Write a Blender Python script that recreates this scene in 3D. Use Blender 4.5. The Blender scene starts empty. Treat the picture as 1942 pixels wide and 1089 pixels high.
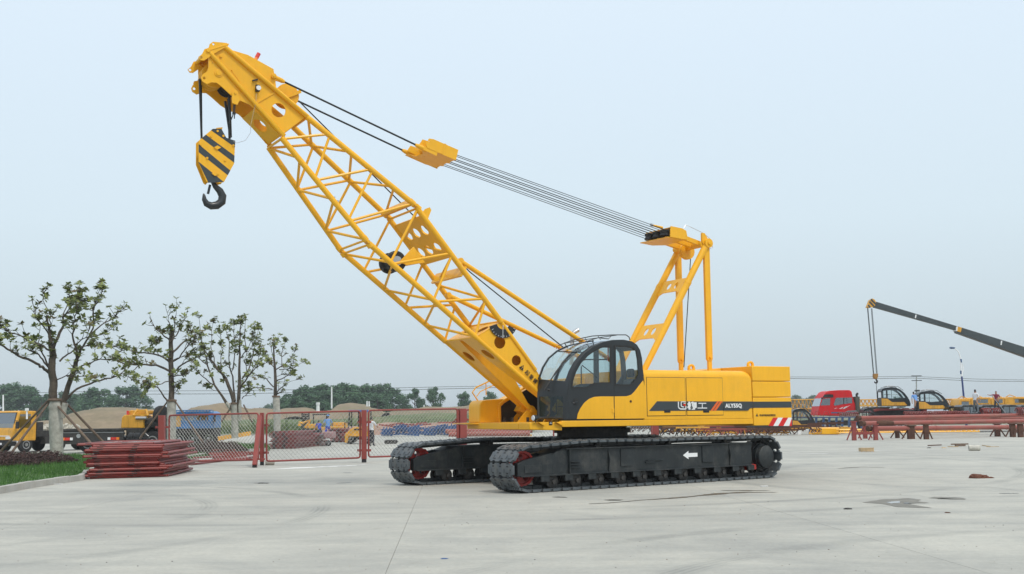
import bpy, bmesh, math, random
from mathutils import Vector, Matrix, noise
from mathutils.geometry import tessellate_polygon
random.seed(7)
R=math.radians; PI=math.pi
scn=bpy.context.scene; COL=scn.collection
# ---------------------------------------------------------------- camera, sky, sun, exposure
F=2200.0; EYE=1.6; HZ=787.0; ROLL=0.01; PITCH=math.atan((HZ-544.5)/F)
fw=Vector((0,math.cos(PITCH),math.sin(PITCH))); up=Vector((0,-math.sin(PITCH),math.cos(PITCH))); rt=Vector((1,0,0))
rt,up=rt*math.cos(ROLL)-up*math.sin(ROLL), up*math.cos(ROLL)+rt*math.sin(ROLL)
cam=bpy.data.cameras.new('camera'); camo=bpy.data.objects.new('camera',cam); COL.objects.link(camo)
cam.sensor_width=36; cam.lens=36*F/1942; cam.clip_end=6000; cam.clip_start=.1
camo.matrix_world=Matrix(((rt.x,up.x,-fw.x,0),(rt.y,up.y,-fw.y,0),(rt.z,up.z,-fw.z,EYE),(0,0,0,1)))
scn.camera=camo
SUN_EL=R(58); SUN_AZ=R(145)      # azimuth clockwise from +Y: behind the camera, to the right
wd=bpy.data.worlds.new('World'); scn.world=wd; wd.use_nodes=True
nt=wd.node_tree; N=nt.nodes; N.clear()
out=N.new('ShaderNodeOutputWorld'); bg=N.new('ShaderNodeBackground'); bg.inputs['Strength'].default_value=0.12
sky=N.new('ShaderNodeTexSky'); sky.sky_type='NISHITA'; sky.sun_disc=False; sky.sun_elevation=SUN_EL; sky.sun_rotation=SUN_AZ
sky.dust_density=4; sky.air_density=1.0; sky.ozone_density=1
tc=N.new('ShaderNodeTexCoord'); sx=N.new('ShaderNodeSeparateXYZ'); cr=N.new('ShaderNodeValToRGB')
e=cr.color_ramp.elements; K=1.0
def _st(i,p,c):
    q=e[i] if i<len(e) else e.new(p)
    q.position=p; q.color=(*c,1)
_st(0,0.0,(.54,.62,.665)); _st(1,1.0,(.92,.98,1.0)); 
for p,c in ((.06,(.57,.665,.72)),(.16,(.655,.77,.84)),(.30,(.70,.815,.91)),(.5,(.78,.88,.97))):
    q=e.new(p); q.color=(*c,1)
mul=N.new('ShaderNodeVectorMath'); mul.operation='SCALE'; mul.inputs['Scale'].default_value=8.33*1.0
mx=N.new('ShaderNodeMix'); mx.data_type='RGBA'; mx.inputs['Factor'].default_value=.88
nt.links.new(tc.outputs['Generated'],sx.inputs[0]); nt.links.new(sx.outputs['Z'],cr.inputs[0]); nt.links.new(cr.outputs[0],mul.inputs[0])
nt.links.new(sky.outputs[0],mx.inputs['A']); nt.links.new(mul.outputs[0],mx.inputs['B'])
nt.links.new(mx.outputs['Result'],bg.inputs['Color']); nt.links.new(bg.outputs[0],out.inputs[0])
sl=bpy.data.lights.new('sun','SUN'); sl.energy=1.5; sl.angle=R(10); sl.color=(1,.95,.87)
so=bpy.data.objects.new('sun',sl); COL.objects.link(so); so.location=(0,0,40)
sd=Vector((math.sin(SUN_AZ)*math.cos(SUN_EL),math.cos(SUN_AZ)*math.cos(SUN_EL),math.sin(SUN_EL)))
so.rotation_euler=sd.to_track_quat('Z','Y').to_euler()
vs=scn.view_settings; vs.view_transform='Standard'; vs.look='None'; vs.exposure=0.2; vs.gamma=1; vs.use_curve_mapping=False
scn.render.engine='CYCLES'

# ---------------------------------------------------------------- surveying: turn a sighted pixel into a place
def _ray(x,y): return fw*F+rt*(x-971)-up*(y-544.5)
def G(x,y,z=0.0):
    d=_ray(x,y); t=(z-EYE)/d.z; return Vector((0,0,EYE))+d*t
def W(x,y,Y):
    d=_ray(x,y); return Vector((0,0,EYE))+d*(Y/d.y)
CC=Vector((1.923,28.526,0)); PSI=R(28.5); TH=R(37.88)
def _pl(v,x,y,a):
    Fv=Vector((-math.cos(a),-math.sin(a),0)); Nv=Vector((math.sin(a),-math.cos(a),0))
    d=_ray(x,y); o=Vector((0,0,EYE)); t=((CC+Nv*v-o).dot(Nv))/d.dot(Nv); P=o+d*t
    return ((P-CC).dot(Fv),P.z)
def L(v,x,y): return _pl(v,x,y,PSI)
def T(v,x,y): return _pl(v,x,y,TH)
def LV(v,x,y):
    u,z=L(v,x,y); return Vector((u,v,z))

# ---------------------------------------------------------------- materials
MATS={}
def mat(name,col,rough=.5,metal=0,var=.12,scale=3.0,bump=0.0,bscale=60,coat=0,dirt=None,dirtamt=0,dscale=1.2,rvar=.1,spec=.5,streak=0):
    if name in MATS: return MATS[name]
    m=bpy.data.materials.new(name); m.use_nodes=True; nt=m.node_tree; N=nt.nodes; Lk=nt.links
    b=N['Principled BSDF']
    b.inputs['Metallic'].default_value=metal; b.inputs['Specular IOR Level'].default_value=spec
    if coat: b.inputs['Coat Weight'].default_value=coat; b.inputs['Coat Roughness'].default_value=.12
    tc=N.new('ShaderNodeTexCoord')
    n=N.new('ShaderNodeTexNoise'); n.inputs['Scale'].default_value=scale; n.inputs['Detail'].default_value=8; n.inputs['Roughness'].default_value=.6
    Lk.new(tc.outputs['Object'],n.inputs['Vector'])
    r=N.new('ShaderNodeValToRGB'); r.color_ramp.elements[0].position=.3; r.color_ramp.elements[1].position=.7
    lo=[max(0,c*(1-var)) for c in col]; hi=[min(1,c*(1+var)) for c in col]
    r.color_ramp.elements[0].color=(*lo,1); r.color_ramp.elements[1].color=(*hi,1)
    Lk.new(n.outputs['Fac'],r.inputs[0]); co=r.outputs[0]
    if dirt:
        n2=N.new('ShaderNodeTexNoise'); n2.inputs['Scale'].default_value=dscale; n2.inputs['Detail'].default_value=10; n2.inputs['Roughness'].default_value=.72
        Lk.new(tc.outputs['Object'],n2.inputs['Vector'])
        r2=N.new('ShaderNodeValToRGB'); r2.color_ramp.elements[0].position=.48; r2.color_ramp.elements[1].position=.72
        r2.color_ramp.elements[0].color=(0,0,0,1); r2.color_ramp.elements[1].color=(dirtamt,)*3+(1,)
        Lk.new(n2.outputs['Fac'],r2.inputs[0])
        mm=N.new('ShaderNodeMix'); mm.data_type='RGBA'; Lk.new(r2.outputs[0],mm.inputs['Factor']); Lk.new(co,mm.inputs['A']); mm.inputs['B'].default_value=(*dirt,1); co=mm.outputs['Result']
    if streak:
        mp=N.new('ShaderNodeMapping'); mp.inputs['Scale'].default_value=(7,7,.6); Lk.new(tc.outputs['Object'],mp.inputs['Vector'])
        n4=N.new('ShaderNodeTexNoise'); n4.inputs['Scale'].default_value=1.6; n4.inputs['Detail'].default_value=6; n4.inputs['Roughness'].default_value=.7; Lk.new(mp.outputs[0],n4.inputs['Vector'])
        r4=N.new('ShaderNodeValToRGB'); r4.color_ramp.elements[0].position=.45; r4.color_ramp.elements[1].position=.75; r4.color_ramp.elements[0].color=(1,1,1,1); r4.color_ramp.elements[1].color=(1-streak,1-streak*1.05,1-streak*1.1,1); Lk.new(n4.outputs['Fac'],r4.inputs[0])
        m4=N.new('ShaderNodeMix'); m4.data_type='RGBA'; m4.blend_type='MULTIPLY'; m4.inputs['Factor'].default_value=1; Lk.new(co,m4.inputs['A']); Lk.new(r4.outputs[0],m4.inputs['B']); co=m4.outputs['Result']
    Lk.new(co,b.inputs['Base Color'])
    mr=N.new('ShaderNodeMapRange'); mr.inputs['To Min'].default_value=max(.02,rough-rvar); mr.inputs['To Max'].default_value=min(1,rough+rvar)
    Lk.new(n.outputs['Fac'],mr.inputs['Value']); Lk.new(mr.outputs[0],b.inputs['Roughness'])
    if bump:
        n3=N.new('ShaderNodeTexNoise'); n3.inputs['Scale'].default_value=bscale; n3.inputs['Detail'].default_value=4
        Lk.new(tc.outputs['Object'],n3.inputs['Vector'])
        bp=N.new('ShaderNodeBump'); bp.inputs['Strength'].default_value=bump; bp.inputs['Distance'].default_value=.02
        Lk.new(n3.outputs['Fac'],bp.inputs['Height']); Lk.new(bp.outputs[0],b.inputs['Normal'])
    MATS[name]=m; return m
YEL=mat('crane_yellow',(.88,.45,.016),.42,0,.05,1.3,.04,9,coat=.08,dirt=(.45,.25,.04),dirtamt=.22,dscale=1.1,spec=.35,streak=.07)
YEL2=mat('machine_yellow',(.72,.36,.03),.5,0,.12,2,dirt=(.25,.17,.07),dirtamt=.5,dscale=1.5,streak=.35)
GREY=mat('track_grey',(.019,.024,.0265),.5,.0,.15,2,.08,14,spec=.35,dirt=(.16,.15,.13),dirtamt=.35,dscale=2.2,streak=.3)
SHOE=mat('shoe_grey',(.088,.102,.112),.42,.2,.25,5,.15,30,dirt=(.20,.16,.12),dirtamt=.45,dscale=6)
SHOEW=mat('shoe_worn',(.16,.14,.12),.6,.25,.25,7,.2,30,dirt=(.26,.22,.17),dirtamt=.6,dscale=4)
CABG=mat('cab_dark_grey',(.014,.018,.021),.38,0,.1,2,coat=.15)
BLK=mat('black_rubber',(.012,.012,.013),.55,0,.3,6,.1,40)
BLKD=mat('black_dusty',(.028,.027,.026),.75,0,.4,4,.1,30,dirt=(.14,.12,.10),dirtamt=.4,dscale=5)
RED=mat('idler_red_shaded',(.42,.022,.014),.5,0,.25,4,dirt=(.05,.03,.025),dirtamt=.8,dscale=4)  # dark blotches mix dirt with shade over the idlers, painted into the red
REDP=mat('red_oxide_paint',(.26,.045,.035),.48,0,.15,2,.05,20,dirt=(.13,.05,.04),dirtamt=.5,dscale=3)
REDS=mat('red_stack_paint',(.215,.026,.020),.42,0,.18,2,dirt=(.10,.03,.025),dirtamt=.6,dscale=2.5)
ROPE=mat('wire_rope',(.03,.035,.038),.5,.5,.3,20)
STEEL=mat('bare_steel',(.5,.5,.5),.35,.9,.1,6)
WHT=mat('white_paint',(.78,.79,.79),.5,0,.04,3)
STRIPE=mat('stripe_grey',(.035,.045,.05),.4,0,.05,3)
ORG=mat('stripe_orange',(.75,.13,.02),.4,0,.05,3)
REDV=mat('vivid_red',(.62,.012,.012),.4,0,.05,3)
BLKP=mat('print_black',(.015,.015,.015),.5,0,.05,3)
WIRE=mat('galvanised_wire',(.42,.42,.40),.5,.4,.1,8)
RUST=mat('rusty_steel',(.085,.034,.019),.8,.1,.4,4,.2,30,dirt=(.16,.08,.035),dirtamt=.5,dscale=6)
BLUES=mat('blue_steel',(.03,.10,.27),.5,0,.3,2,dirt=(.05,.06,.09),dirtamt=.5,dscale=3)
BLUED=mat('navy_steel',(.035,.09,.20),.5,0,.2,2,dirt=(.05,.06,.09),dirtamt=.5,dscale=3)
BLUET=mat('truck_blue',(.05,.20,.46),.45,0,.2,1.5,dirt=(.12,.14,.15),dirtamt=.5,dscale=2)
PIPE=mat('red_pipe',(.30,.075,.055),.45,0,.15,1,dirt=(.24,.14,.10),dirtamt=.7,dscale=1.2)
TRED=mat('truck_red',(.62,.012,.016),.5,0,.10,1.2,dirt=(.25,.06,.05),dirtamt=.4,dscale=2,spec=.25)
WOOD=mat('stake_wood',(.15,.105,.075),.85,0,.3,8,.2,30)
CRATE=mat('pale_wood',(.50,.37,.22),.8,0,.2,6,.2,30)
BARK=mat('tree_bark',(.085,.068,.05),.9,0,.35,9,.5,25)
WRAP=mat('trunk_wrap',(.40,.39,.34),.6,0,.25,6,.5,18,dirt=(.20,.18,.14),dirtamt=.7,dscale=5)
KERB=mat('kerb_stone',(.40,.39,.36),.85,0,.15,4,.3,40,dirt=(.24,.21,.17),dirtamt=.6,dscale=2)
SAND=mat('sand',(.25,.195,.13),.95,0,.2,.8,.6,3,dirt=(.13,.12,.065),dirtamt=.75,dscale=.22)
RUB=mat('tyre',(.02,.02,.021),.8,0,.2,6,.3,30)
SKIN=mat('skin',(.36,.20,.13),.6,0,.05,3)
HAIR=mat('hair',(.012,.010,.009),.6,0,.1,9)
CAMO=mat('cloth_lightblue',(.14,.30,.62),.85,0,.12,9)
CWHT=mat('cloth_white',(.66,.67,.70),.85,0,.1,9)
CMAR=mat('cloth_maroon',(.22,.02,.05),.85,0,.15,9)
CDRK=mat('cloth_dark',(.03,.033,.045),.9,0,.2,9)
CBLU=mat('cloth_deep_blue',(.03,.06,.42),.85,0,.15,9)
LAMPG=mat('lamp_glass',(.75,.77,.78),.1,0,.04,3,coat=1)
LRED=mat('lamp_red',(.6,.02,.01),.25,0,.1,3,coat=1)
LORG=mat('lamp_orange',(.85,.22,.02),.25,0,.1,3,coat=1)
CLAY=mat('red_clay',(.13,.05,.03),.95,0,.35,10,.6,30)
PALE=mat('pale_debris',(.46,.43,.36),.9,0,.25,8,.3,30)
CONC2=mat('concrete_cylinder',(.52,.50,.44),.85,0,.15,6,.3,40)
def glassm(name,tint,gl=.06):
    m=bpy.data.materials.new(name); m.use_nodes=True; nt=m.node_tree; N=nt.nodes; N.clear(); Lk=nt.links
    o=N.new('ShaderNodeOutputMaterial'); t=N.new('ShaderNodeBsdfTransparent'); t.inputs[0].default_value=(*tint,1)
    g=N.new('ShaderNodeBsdfGlossy'); g.inputs['Roughness'].default_value=.03; g.inputs['Color'].default_value=(.9,.95,1,1)
    lw=N.new('ShaderNodeLayerWeight'); lw.inputs['Blend'].default_value=.5; fr=N.new('ShaderNodeMath'); fr.operation='POWER'; fr.inputs[1].default_value=4.0; Lk.new(lw.outputs['Facing'],fr.inputs[0])
    ad=N.new('ShaderNodeMath'); ad.operation='ADD'; ad.inputs[1].default_value=gl
    mx=N.new('ShaderNodeMixShader'); Lk.new(fr.outputs[0],ad.inputs[0]); Lk.new(ad.outputs[0],mx.inputs[0]); Lk.new(t.outputs[0],mx.inputs[1]); Lk.new(g.outputs[0],mx.inputs[2]); Lk.new(mx.outputs[0],o.inputs[0])
    MATS[name]=m; return m
GLS=glassm('cab_glass',(.86,.92,.92)); GLD=glassm('dark_glass',(.40,.48,.46),.05); GLT=glassm('truck_glass',(.32,.40,.42),.25)
def leafm(name,c1,c2,rough=.6,tr=.25):
    m=bpy.data.materials.new(name); m.use_nodes=True; nt=m.node_tree; N=nt.nodes; Lk=nt.links; b=N['Principled BSDF']
    g=N.new('ShaderNodeNewGeometry'); r=N.new('ShaderNodeValToRGB'); r.color_ramp.elements[0].color=(*c1,1); r.color_ramp.elements[1].color=(*c2,1)
    Lk.new(g.outputs['Random Per Island'],r.inputs[0]); Lk.new(r.outputs[0],b.inputs['Base Color']); b.inputs['Roughness'].default_value=rough
    t=N.new('ShaderNodeBsdfTranslucent'); Lk.new(r.outputs[0],t.inputs[0]); mx=N.new('ShaderNodeMixShader'); mx.inputs[0].default_value=tr
    o=N['Material Output']; Lk.new(b.outputs[0],mx.inputs[1]); Lk.new(t.outputs[0],mx.inputs[2]); Lk.new(mx.outputs[0],o.inputs[0])
    MATS[name]=m; return m
LEAFM=leafm('magnolia_leaf',(.07,.10,.025),(.28,.32,.09),.4)
LEAFB=leafm('magnolia_leaf_brown',(.10,.075,.03),(.17,.15,.05),.5)
FAR1=leafm('far_leaf',(.035,.095,.045),(.085,.17,.075),.8,.15)
GRASSM=leafm('grass_blade',(.035,.11,.018),(.10,.22,.04),.7)
HEDGE=leafm('purple_leaf',(.035,.022,.022),(.12,.065,.055),.7)
WEED=leafm('weed_leaf',(.05,.10,.03),(.16,.22,.07),.8)

# ---------------------------------------------------------------- mesh builder
class MB:
    def __init__(s,m=None): s.v=[];s.f=[];s.mi=[];s.ms=[];s.c=0; (s.m(m) if m else None)
    def m(s,mt):
        if mt not in s.ms: s.ms.append(mt)
        s.c=s.ms.index(mt); return s
    def add(s,vs,fs):
        o=len(s.v); s.v+= [tuple(p) for p in vs]
        for f in fs: s.f.append([o+i for i in f]); s.mi.append(s.c)
        return s
    def hexa(s,p):   # 8 points: bottom loop 0-3, top loop 4-7
        return s.add(p,[(0,3,2,1),(4,5,6,7),(0,1,5,4),(1,2,6,5),(2,3,7,6),(3,0,4,7)])
    def box(s,a,b):
        x0,y0,z0=a;x1,y1,z1=b
        return s.hexa([(x0,y0,z0),(x1,y0,z0),(x1,y1,z0),(x0,y1,z0),(x0,y0,z1),(x1,y0,z1),(x1,y1,z1),(x0,y1,z1)])
    def cbox(s,c,d,rot=None):
        h=[Vector((i*d[0]/2,j*d[1]/2,k*d[2]/2)) for k in(-1,1) for i,j in((-1,-1),(1,-1),(1,1),(-1,1))]
        if rot: h=[rot@q for q in h]
        return s.hexa([Vector(c)+q for q in h])
    def bar(s,p,q,w,h,upv=(0,0,1)):
        p=Vector(p);q=Vector(q);d=(q-p).normalized(); r=d.cross(Vector(upv)); 
        if r.length<1e-4: r=d.cross(Vector((1,0,0)))
        r.normalize(); k=r.cross(d)
        o=[]
        for e in(p,q):
            for i,j in((-1,-1),(1,-1),(1,1),(-1,1)): o.append(e+r*i*w/2+k*j*h/2)
        return s.hexa(o)
    def tube(s,pts,r,n=10,cap=True):
        pts=[Vector(p) for p in pts]; k=len(pts); rs=r if isinstance(r,(list,tuple)) else [r]*k
        prev=None; base=len(s.v)
        for i,p in enumerate(pts):
            d=(pts[min(i+1,k-1)]-pts[max(i-1,0)])
            if d.length<1e-9: d=Vector((0,0,1))
            d.normalize()
            if prev is None:
                a=Vector((0,0,1)) if abs(d.z)<.9 else Vector((1,0,0)); x=d.cross(a).normalized()
            else:
                x=prev-d*prev.dot(d); x.normalize()
            prev=x; y=d.cross(x)
            for j in range(n):
                t=2*PI*j/n; s.v.append(tuple(p+(x*math.cos(t)+y*math.sin(t))*rs[i]))
        for i in range(k-1):
            for j in range(n):
                a=base+i*n+j; b=base+i*n+(j+1)%n
                s.f.append([a,b,b+n,a+n]); s.mi.append(s.c)
        if cap:
            s.f.append([base+j for j in range(n)][::-1]); s.mi.append(s.c)
            s.f.append([base+(k-1)*n+j for j in range(n)]); s.mi.append(s.c)
        return s
    def lathe(s,o,ax,prof,n=24):   # prof: (axial, radius)
        o=Vector(o);ax=Vector(ax).normalized(); a=Vector((0,0,1)) if abs(ax.z)<.9 else Vector((1,0,0)); x=ax.cross(a).normalized(); y=ax.cross(x)
        base=len(s.v)
        for h,r in prof:
            for j in range(n):
                t=2*PI*j/n; s.v.append(tuple(o+ax*h+(x*math.cos(t)+y*math.sin(t))*max(r,1e-4)))
        for i in range(len(prof)-1):
            for j in range(n):
                a=base+i*n+j;b=base+i*n+(j+1)%n
                s.f.append([a,b,b+n,a+n]); s.mi.append(s.c)
        s.f.append([base+j for j in range(n)][::-1]); s.mi.append(s.c)
        k=len(prof)-1; s.f.append([base+k*n+j for j in range(n)]); s.mi.append(s.c)
        return s
    def prism(s,pts,a,b,mp=None,holes=()):
        # polygon (p,q) extruded from w=a to w=b; mp(p,q,w)->xyz ; a,b may be functions of (p,q)
        mp=mp or (lambda p,q,w:(p,w,q))
        fa=a if callable(a) else (lambda p,q:a); fb=b if callable(b) else (lambda p,q:b)
        loops=[list(pts)]+[list(h) for h in holes]; flat=[p for l in loops for p in l]; n=len(flat); o=len(s.v)
        for p,q in flat: s.v.append(tuple(mp(p,q,fa(p,q))))
        for p,q in flat: s.v.append(tuple(mp(p,q,fb(p,q))))
        if holes or len(pts)>6:
            tr=tessellate_polygon([[Vector((p,q,0)) for p,q in l] for l in loops])
            for t in tr:
                s.f.append([o+i for i in t]); s.mi.append(s.c); s.f.append([o+n+i for i in t][::-1]); s.mi.append(s.c)
        else:
            s.f.append([o+i for i in range(n)]); s.mi.append(s.c); s.f.append([o+n+i for i in range(n)][::-1]); s.mi.append(s.c)
        k=0
        for l in loops:
            m=len(l)
            for i in range(m):
                a0=o+k+i;b0=o+k+(i+1)%m; s.f.append([a0,b0,b0+n,a0+n]); s.mi.append(s.c)
            k+=m
        return s
    def build(s,name,parent=None,bevel=0,ang=40,recalc=True):
        me=bpy.data.meshes.new(name); me.from_pydata(s.v,[],s.f)
        for m in s.ms: me.materials.append(m)
        me.polygons.foreach_set('material_index',s.mi)
        if recalc:
            bm=bmesh.new(); bm.from_mesh(me); bmesh.ops.recalc_face_normals(bm,faces=bm.faces); bm.to_mesh(me); bm.free()
        me.polygons.foreach_set('use_smooth',[True]*len(me.polygons)); me.update()
        try: me.set_sharp_from_angle(angle=R(ang))
        except Exception: pass
        o=bpy.data.objects.new(name,me); COL.objects.link(o)
        if parent: o.parent=parent
        if bevel:
            bv=o.modifiers.new('bevel','BEVEL'); bv.width=bevel; bv.segments=2; bv.limit_method='ANGLE'; bv.angle_limit=R(40); bv.harden_normals=False
        return o
ORD=['first','second','third','fourth','fifth','sixth','seventh','eighth','ninth','tenth','eleventh','twelfth','thirteenth','fourteenth','fifteenth','sixteenth','seventeenth','eighteenth','nineteenth']
def circ(c,r,n=20,ry=None,rot=0):
    ry=ry or r; o=[]
    for i in range(n):
        t=2*PI*i/n; a,b=r*math.cos(t),ry*math.sin(t); o.append((c[0]+a*math.cos(rot)-b*math.sin(rot),c[1]+a*math.sin(rot)+b*math.cos(rot)))
    return o
def thing(name,label,cat,loc=(0,0,0),rz=0,group=None):
    o=bpy.data.objects.new(name,None); o.empty_display_size=.3; COL.objects.link(o); o.location=loc; o.rotation_euler=(0,0,rz)
    return tag(o,label,cat,group)
def tag(o,label=None,cat=None,group=None,kind=None):
    if label: o['label']=label
    if cat: o['category']=cat
    if group: o['group']=group
    if kind: o['kind']=kind
    return o
def copy_tree(o,parent=None,label=None):
    c=o.copy(); COL.objects.link(c)
    if parent: c.parent=parent
    if label: c['label']=label
    for ch in list(o.children): copy_tree(ch,c)
    return c
def dup(o,parent,loc=None,rot=None,name=None):
    c=o.copy(); c.parent=parent; COL.objects.link(c)
    if loc is not None: c.location=loc
    if rot is not None: c.rotation_euler=rot
    return c
def text(body,size,m,mw,name,parent=None,depth=.004,ax='LEFT',spacing=1.0,offset=0.0,shear=0,sx=1.0):
    cu=bpy.data.curves.new('t','FONT'); cu.body=body; cu.size=size; cu.extrude=depth/2; cu.align_x=ax; cu.space_character=spacing; cu.offset=offset; cu.shear=shear; cu.resolution_u=3
    ob=bpy.data.objects.new('t',cu); me=bpy.data.meshes.new_from_object(ob); bpy.data.objects.remove(ob)
    me.materials.clear(); me.materials.append(m)
    me.transform(mw@Matrix.Diagonal((sx,1,1,1)))
    o=bpy.data.objects.new(name,me); COL.objects.link(o); o.parent=parent; return o
def sidem(u,v,z,ang=0):   # text frame on the near side plane: reads left->right as -u, up as z
    m=Matrix(((-1,0,0,u),(0,0,1,v),(0,1,0,z),(0,0,0,1)))
    return m@Matrix.Rotation(ang,4,'Z')
# ================================================================ CRAWLER CRANE
crane=thing('crawler_crane','large yellow lattice boom crawler crane with dark grey cab and two long grey tracks','crawler crane',CC,PI+PSI)
def sub(v1,v2,t): return (v1[0]+(v2[0]-v1[0])*t, v1[1]+(v2[1]-v1[1])*t)
DT=TH-PSI
# ---- undercarriage ----
GA=1.95; GO=.17; WR=.455; ZC=.52; WF=.425; ZF=.49
UF,UR=3.97,-3.50   # wheel centres at mid plane of the near track
def shoe_mesh():
    h=.137; w=.42
    def notch(sgn,wi,de): 
        o=[]
        for c in(-.24,0,.24): o+=[(c-wi,sgn*h),(c-wi,sgn*(h-de)),(c+wi,sgn*(h-de)),(c+wi,sgn*h)]
        return o
    a=[(-w,-h*.68),(-w+.05,-h*.70),(-w+.07,-h)]+notch(-1,.045,.03)+[(w-.07,-h),(w-.05,-h*.70),(w,-h*.68),(w,h*.68),(w-.05,h*.70),(w-.07,h)]+notch(1,.045,.03)[::-1]+[(-w+.07,h),(-w+.05,h*.70),(-w,h*.68)]
    m=MB(SHOE); m.prism([(q,p) for p,q in a],0,.05,mp=lambda p,q,w_:(p,q,w_))
    for y in(-.31,-.12,.12,.31): m.box((-h*.45,y-.02,.0501),(h*.15,y+.02,.062))
    m.m(BLK)
    for y in(-.24,0,.24):
        m.box((-.085,y-.035,.05),(-.055,y+.035,.0525)); m.box((.055,y-.035,.05),(.085,y+.035,.0525))
    for y in (-.34,.34): m.lathe((0,y,.0505),(0,0,1),[(0,.014),(.003,.014)],8)
    m.m(GREY)
    m.box((-.125,-.13,-.07),(.125,-.07,0)); m.box((-.125,.07,-.07),(.125,.13,0)); m.box((-.05,-.06,-.05),(.05,.06,-.002))
    return m
def belt(pitch_n):
    # closed path with slight sag on top : returns list of (u,z,angle)
    pts=[]
    def arc(c,a0,a1,r,n,zc):
        for i in range(n+1):
            a=a0+(a1-a0)*i/n; pts.append((c+r*math.cos(a),zc+r*math.sin(a)))
    n=40
    for i in range(n): pts.append((UR+(UF-UR)*i/n, ZC-WR))
    arc(UF,-PI/2,PI/2-.08,WF,40,ZF)
    for i in range(1,n):
        t=i/n; u=UF+(UR-UF)*t; k_=min(1,t/.22); s=1.0-(1.0-ZF-WF)*(1-k_)-.018*t-.012*math.sin(PI*3*t)**2*(t>.3)
        pts.append((u,s))
    arc(UR,PI/2,PI*1.5,WR,40,ZC)
    pts.append(pts[0])
    d=[0]
    for a,b in zip(pts,pts[1:]): d.append(d[-1]+math.hypot(b[0]-a[0],b[1]-a[1]))
    o=[]
    for k in range(pitch_n):
        s=d[-1]*(k+.3)/pitch_n; i=max(j for j in range(len(d)) if d[j]<=s); i=min(i,len(pts)-2)
        t=(s-d[i])/(d[i+1]-d[i]+1e-9); p=sub(pts[i],pts[i+1],t); a=math.atan2(pts[i+1][1]-pts[i][1],pts[i+1][0]-pts[i][0]); o.append((p[0],p[1],a))
    return o,d[-1]
sm=None
def frame_bm(s):  # s=+1 near side ; outer face y
    m=MB(GREY); yo=.30
    tl=(3.55,.80);  prof=[(3.3,.78),(3.0,.875),(-3.0,.875),(-3.0,.34),(3.3,.34)]
    m.prism(prof,-yo,yo)
    for y_ in(-1,1): m.prism([(4.22,.34),(4.22,.60),(4.05,.66),(3.3,.80),(3.3,.34)],*sorted((y_*.17,y_*yo)))
    # flanges and ribs on the outer face
    for sd in(-1,1):
        y=sd*yo; y2=sd*(yo+.06)
        a,b=min(y,y2),max(y,y2)
        m.box((-2.98,a,.86),(2.95,b,.885)); m.box((-2.98,a,.325),(4.17,b,.35))
        m.box((3.6,min(y,sd*(yo+.015)),.4),(4.05,max(y,sd*(yo+.015)),.56))
        for u in(2.85,): m.box((u-.012,a,.35),(u+.012,b,.86))
        for u in(1.7,-2.2):
            m.prism([(u-.02,.35),(u+.02,.35),(u+.02,.86),(u-.02,.86)],y,lambda p,q:y)
            m.hexa([(u-.015,y,.36),(u+.015,y,.36),(u+.015,y+sd*.02,.36),(u-.015,y+sd*.02,.36),(u-.015,y,.85),(u+.015,y,.85),(u+.015,y+sd*.07,.62),(u-.015,y+sd*.07,.62)])
        for u0,u1 in((.95,1.35),(-1.62,-1.25)):
            m.box((u0,min(y,sd*(yo+.025)),.45),(u1,max(y,sd*(yo+.025)),.83))
        for z in(.47,.53,.59): m.box((2.55,a,z),(2.82,b-sd*0 if sd>0 else b,z+.018))
        m.box((.05,min(y,sd*(yo+.04)),.54),(.55,max(y,sd*(yo+.04)),.56)); m.box((.3,min(y,sd*(yo+.035)),.50),(.6,max(y,sd*(yo+.035)),.535))
    return m
def roller_mb():
    m=MB(BLKD); m.lathe((0,-.27,0),(0,1,0),[(0,.10),(.03,.155),(.14,.155),(.15,.12),(.39,.12),(.40,.155),(.51,.155),(.54,.10)],20)
    m.lathe((0,-.31,0),(0,1,0),[(0,.05),(.62,.05)],10); return m
roller0=None; shoe0=None; bk0=None
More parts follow.
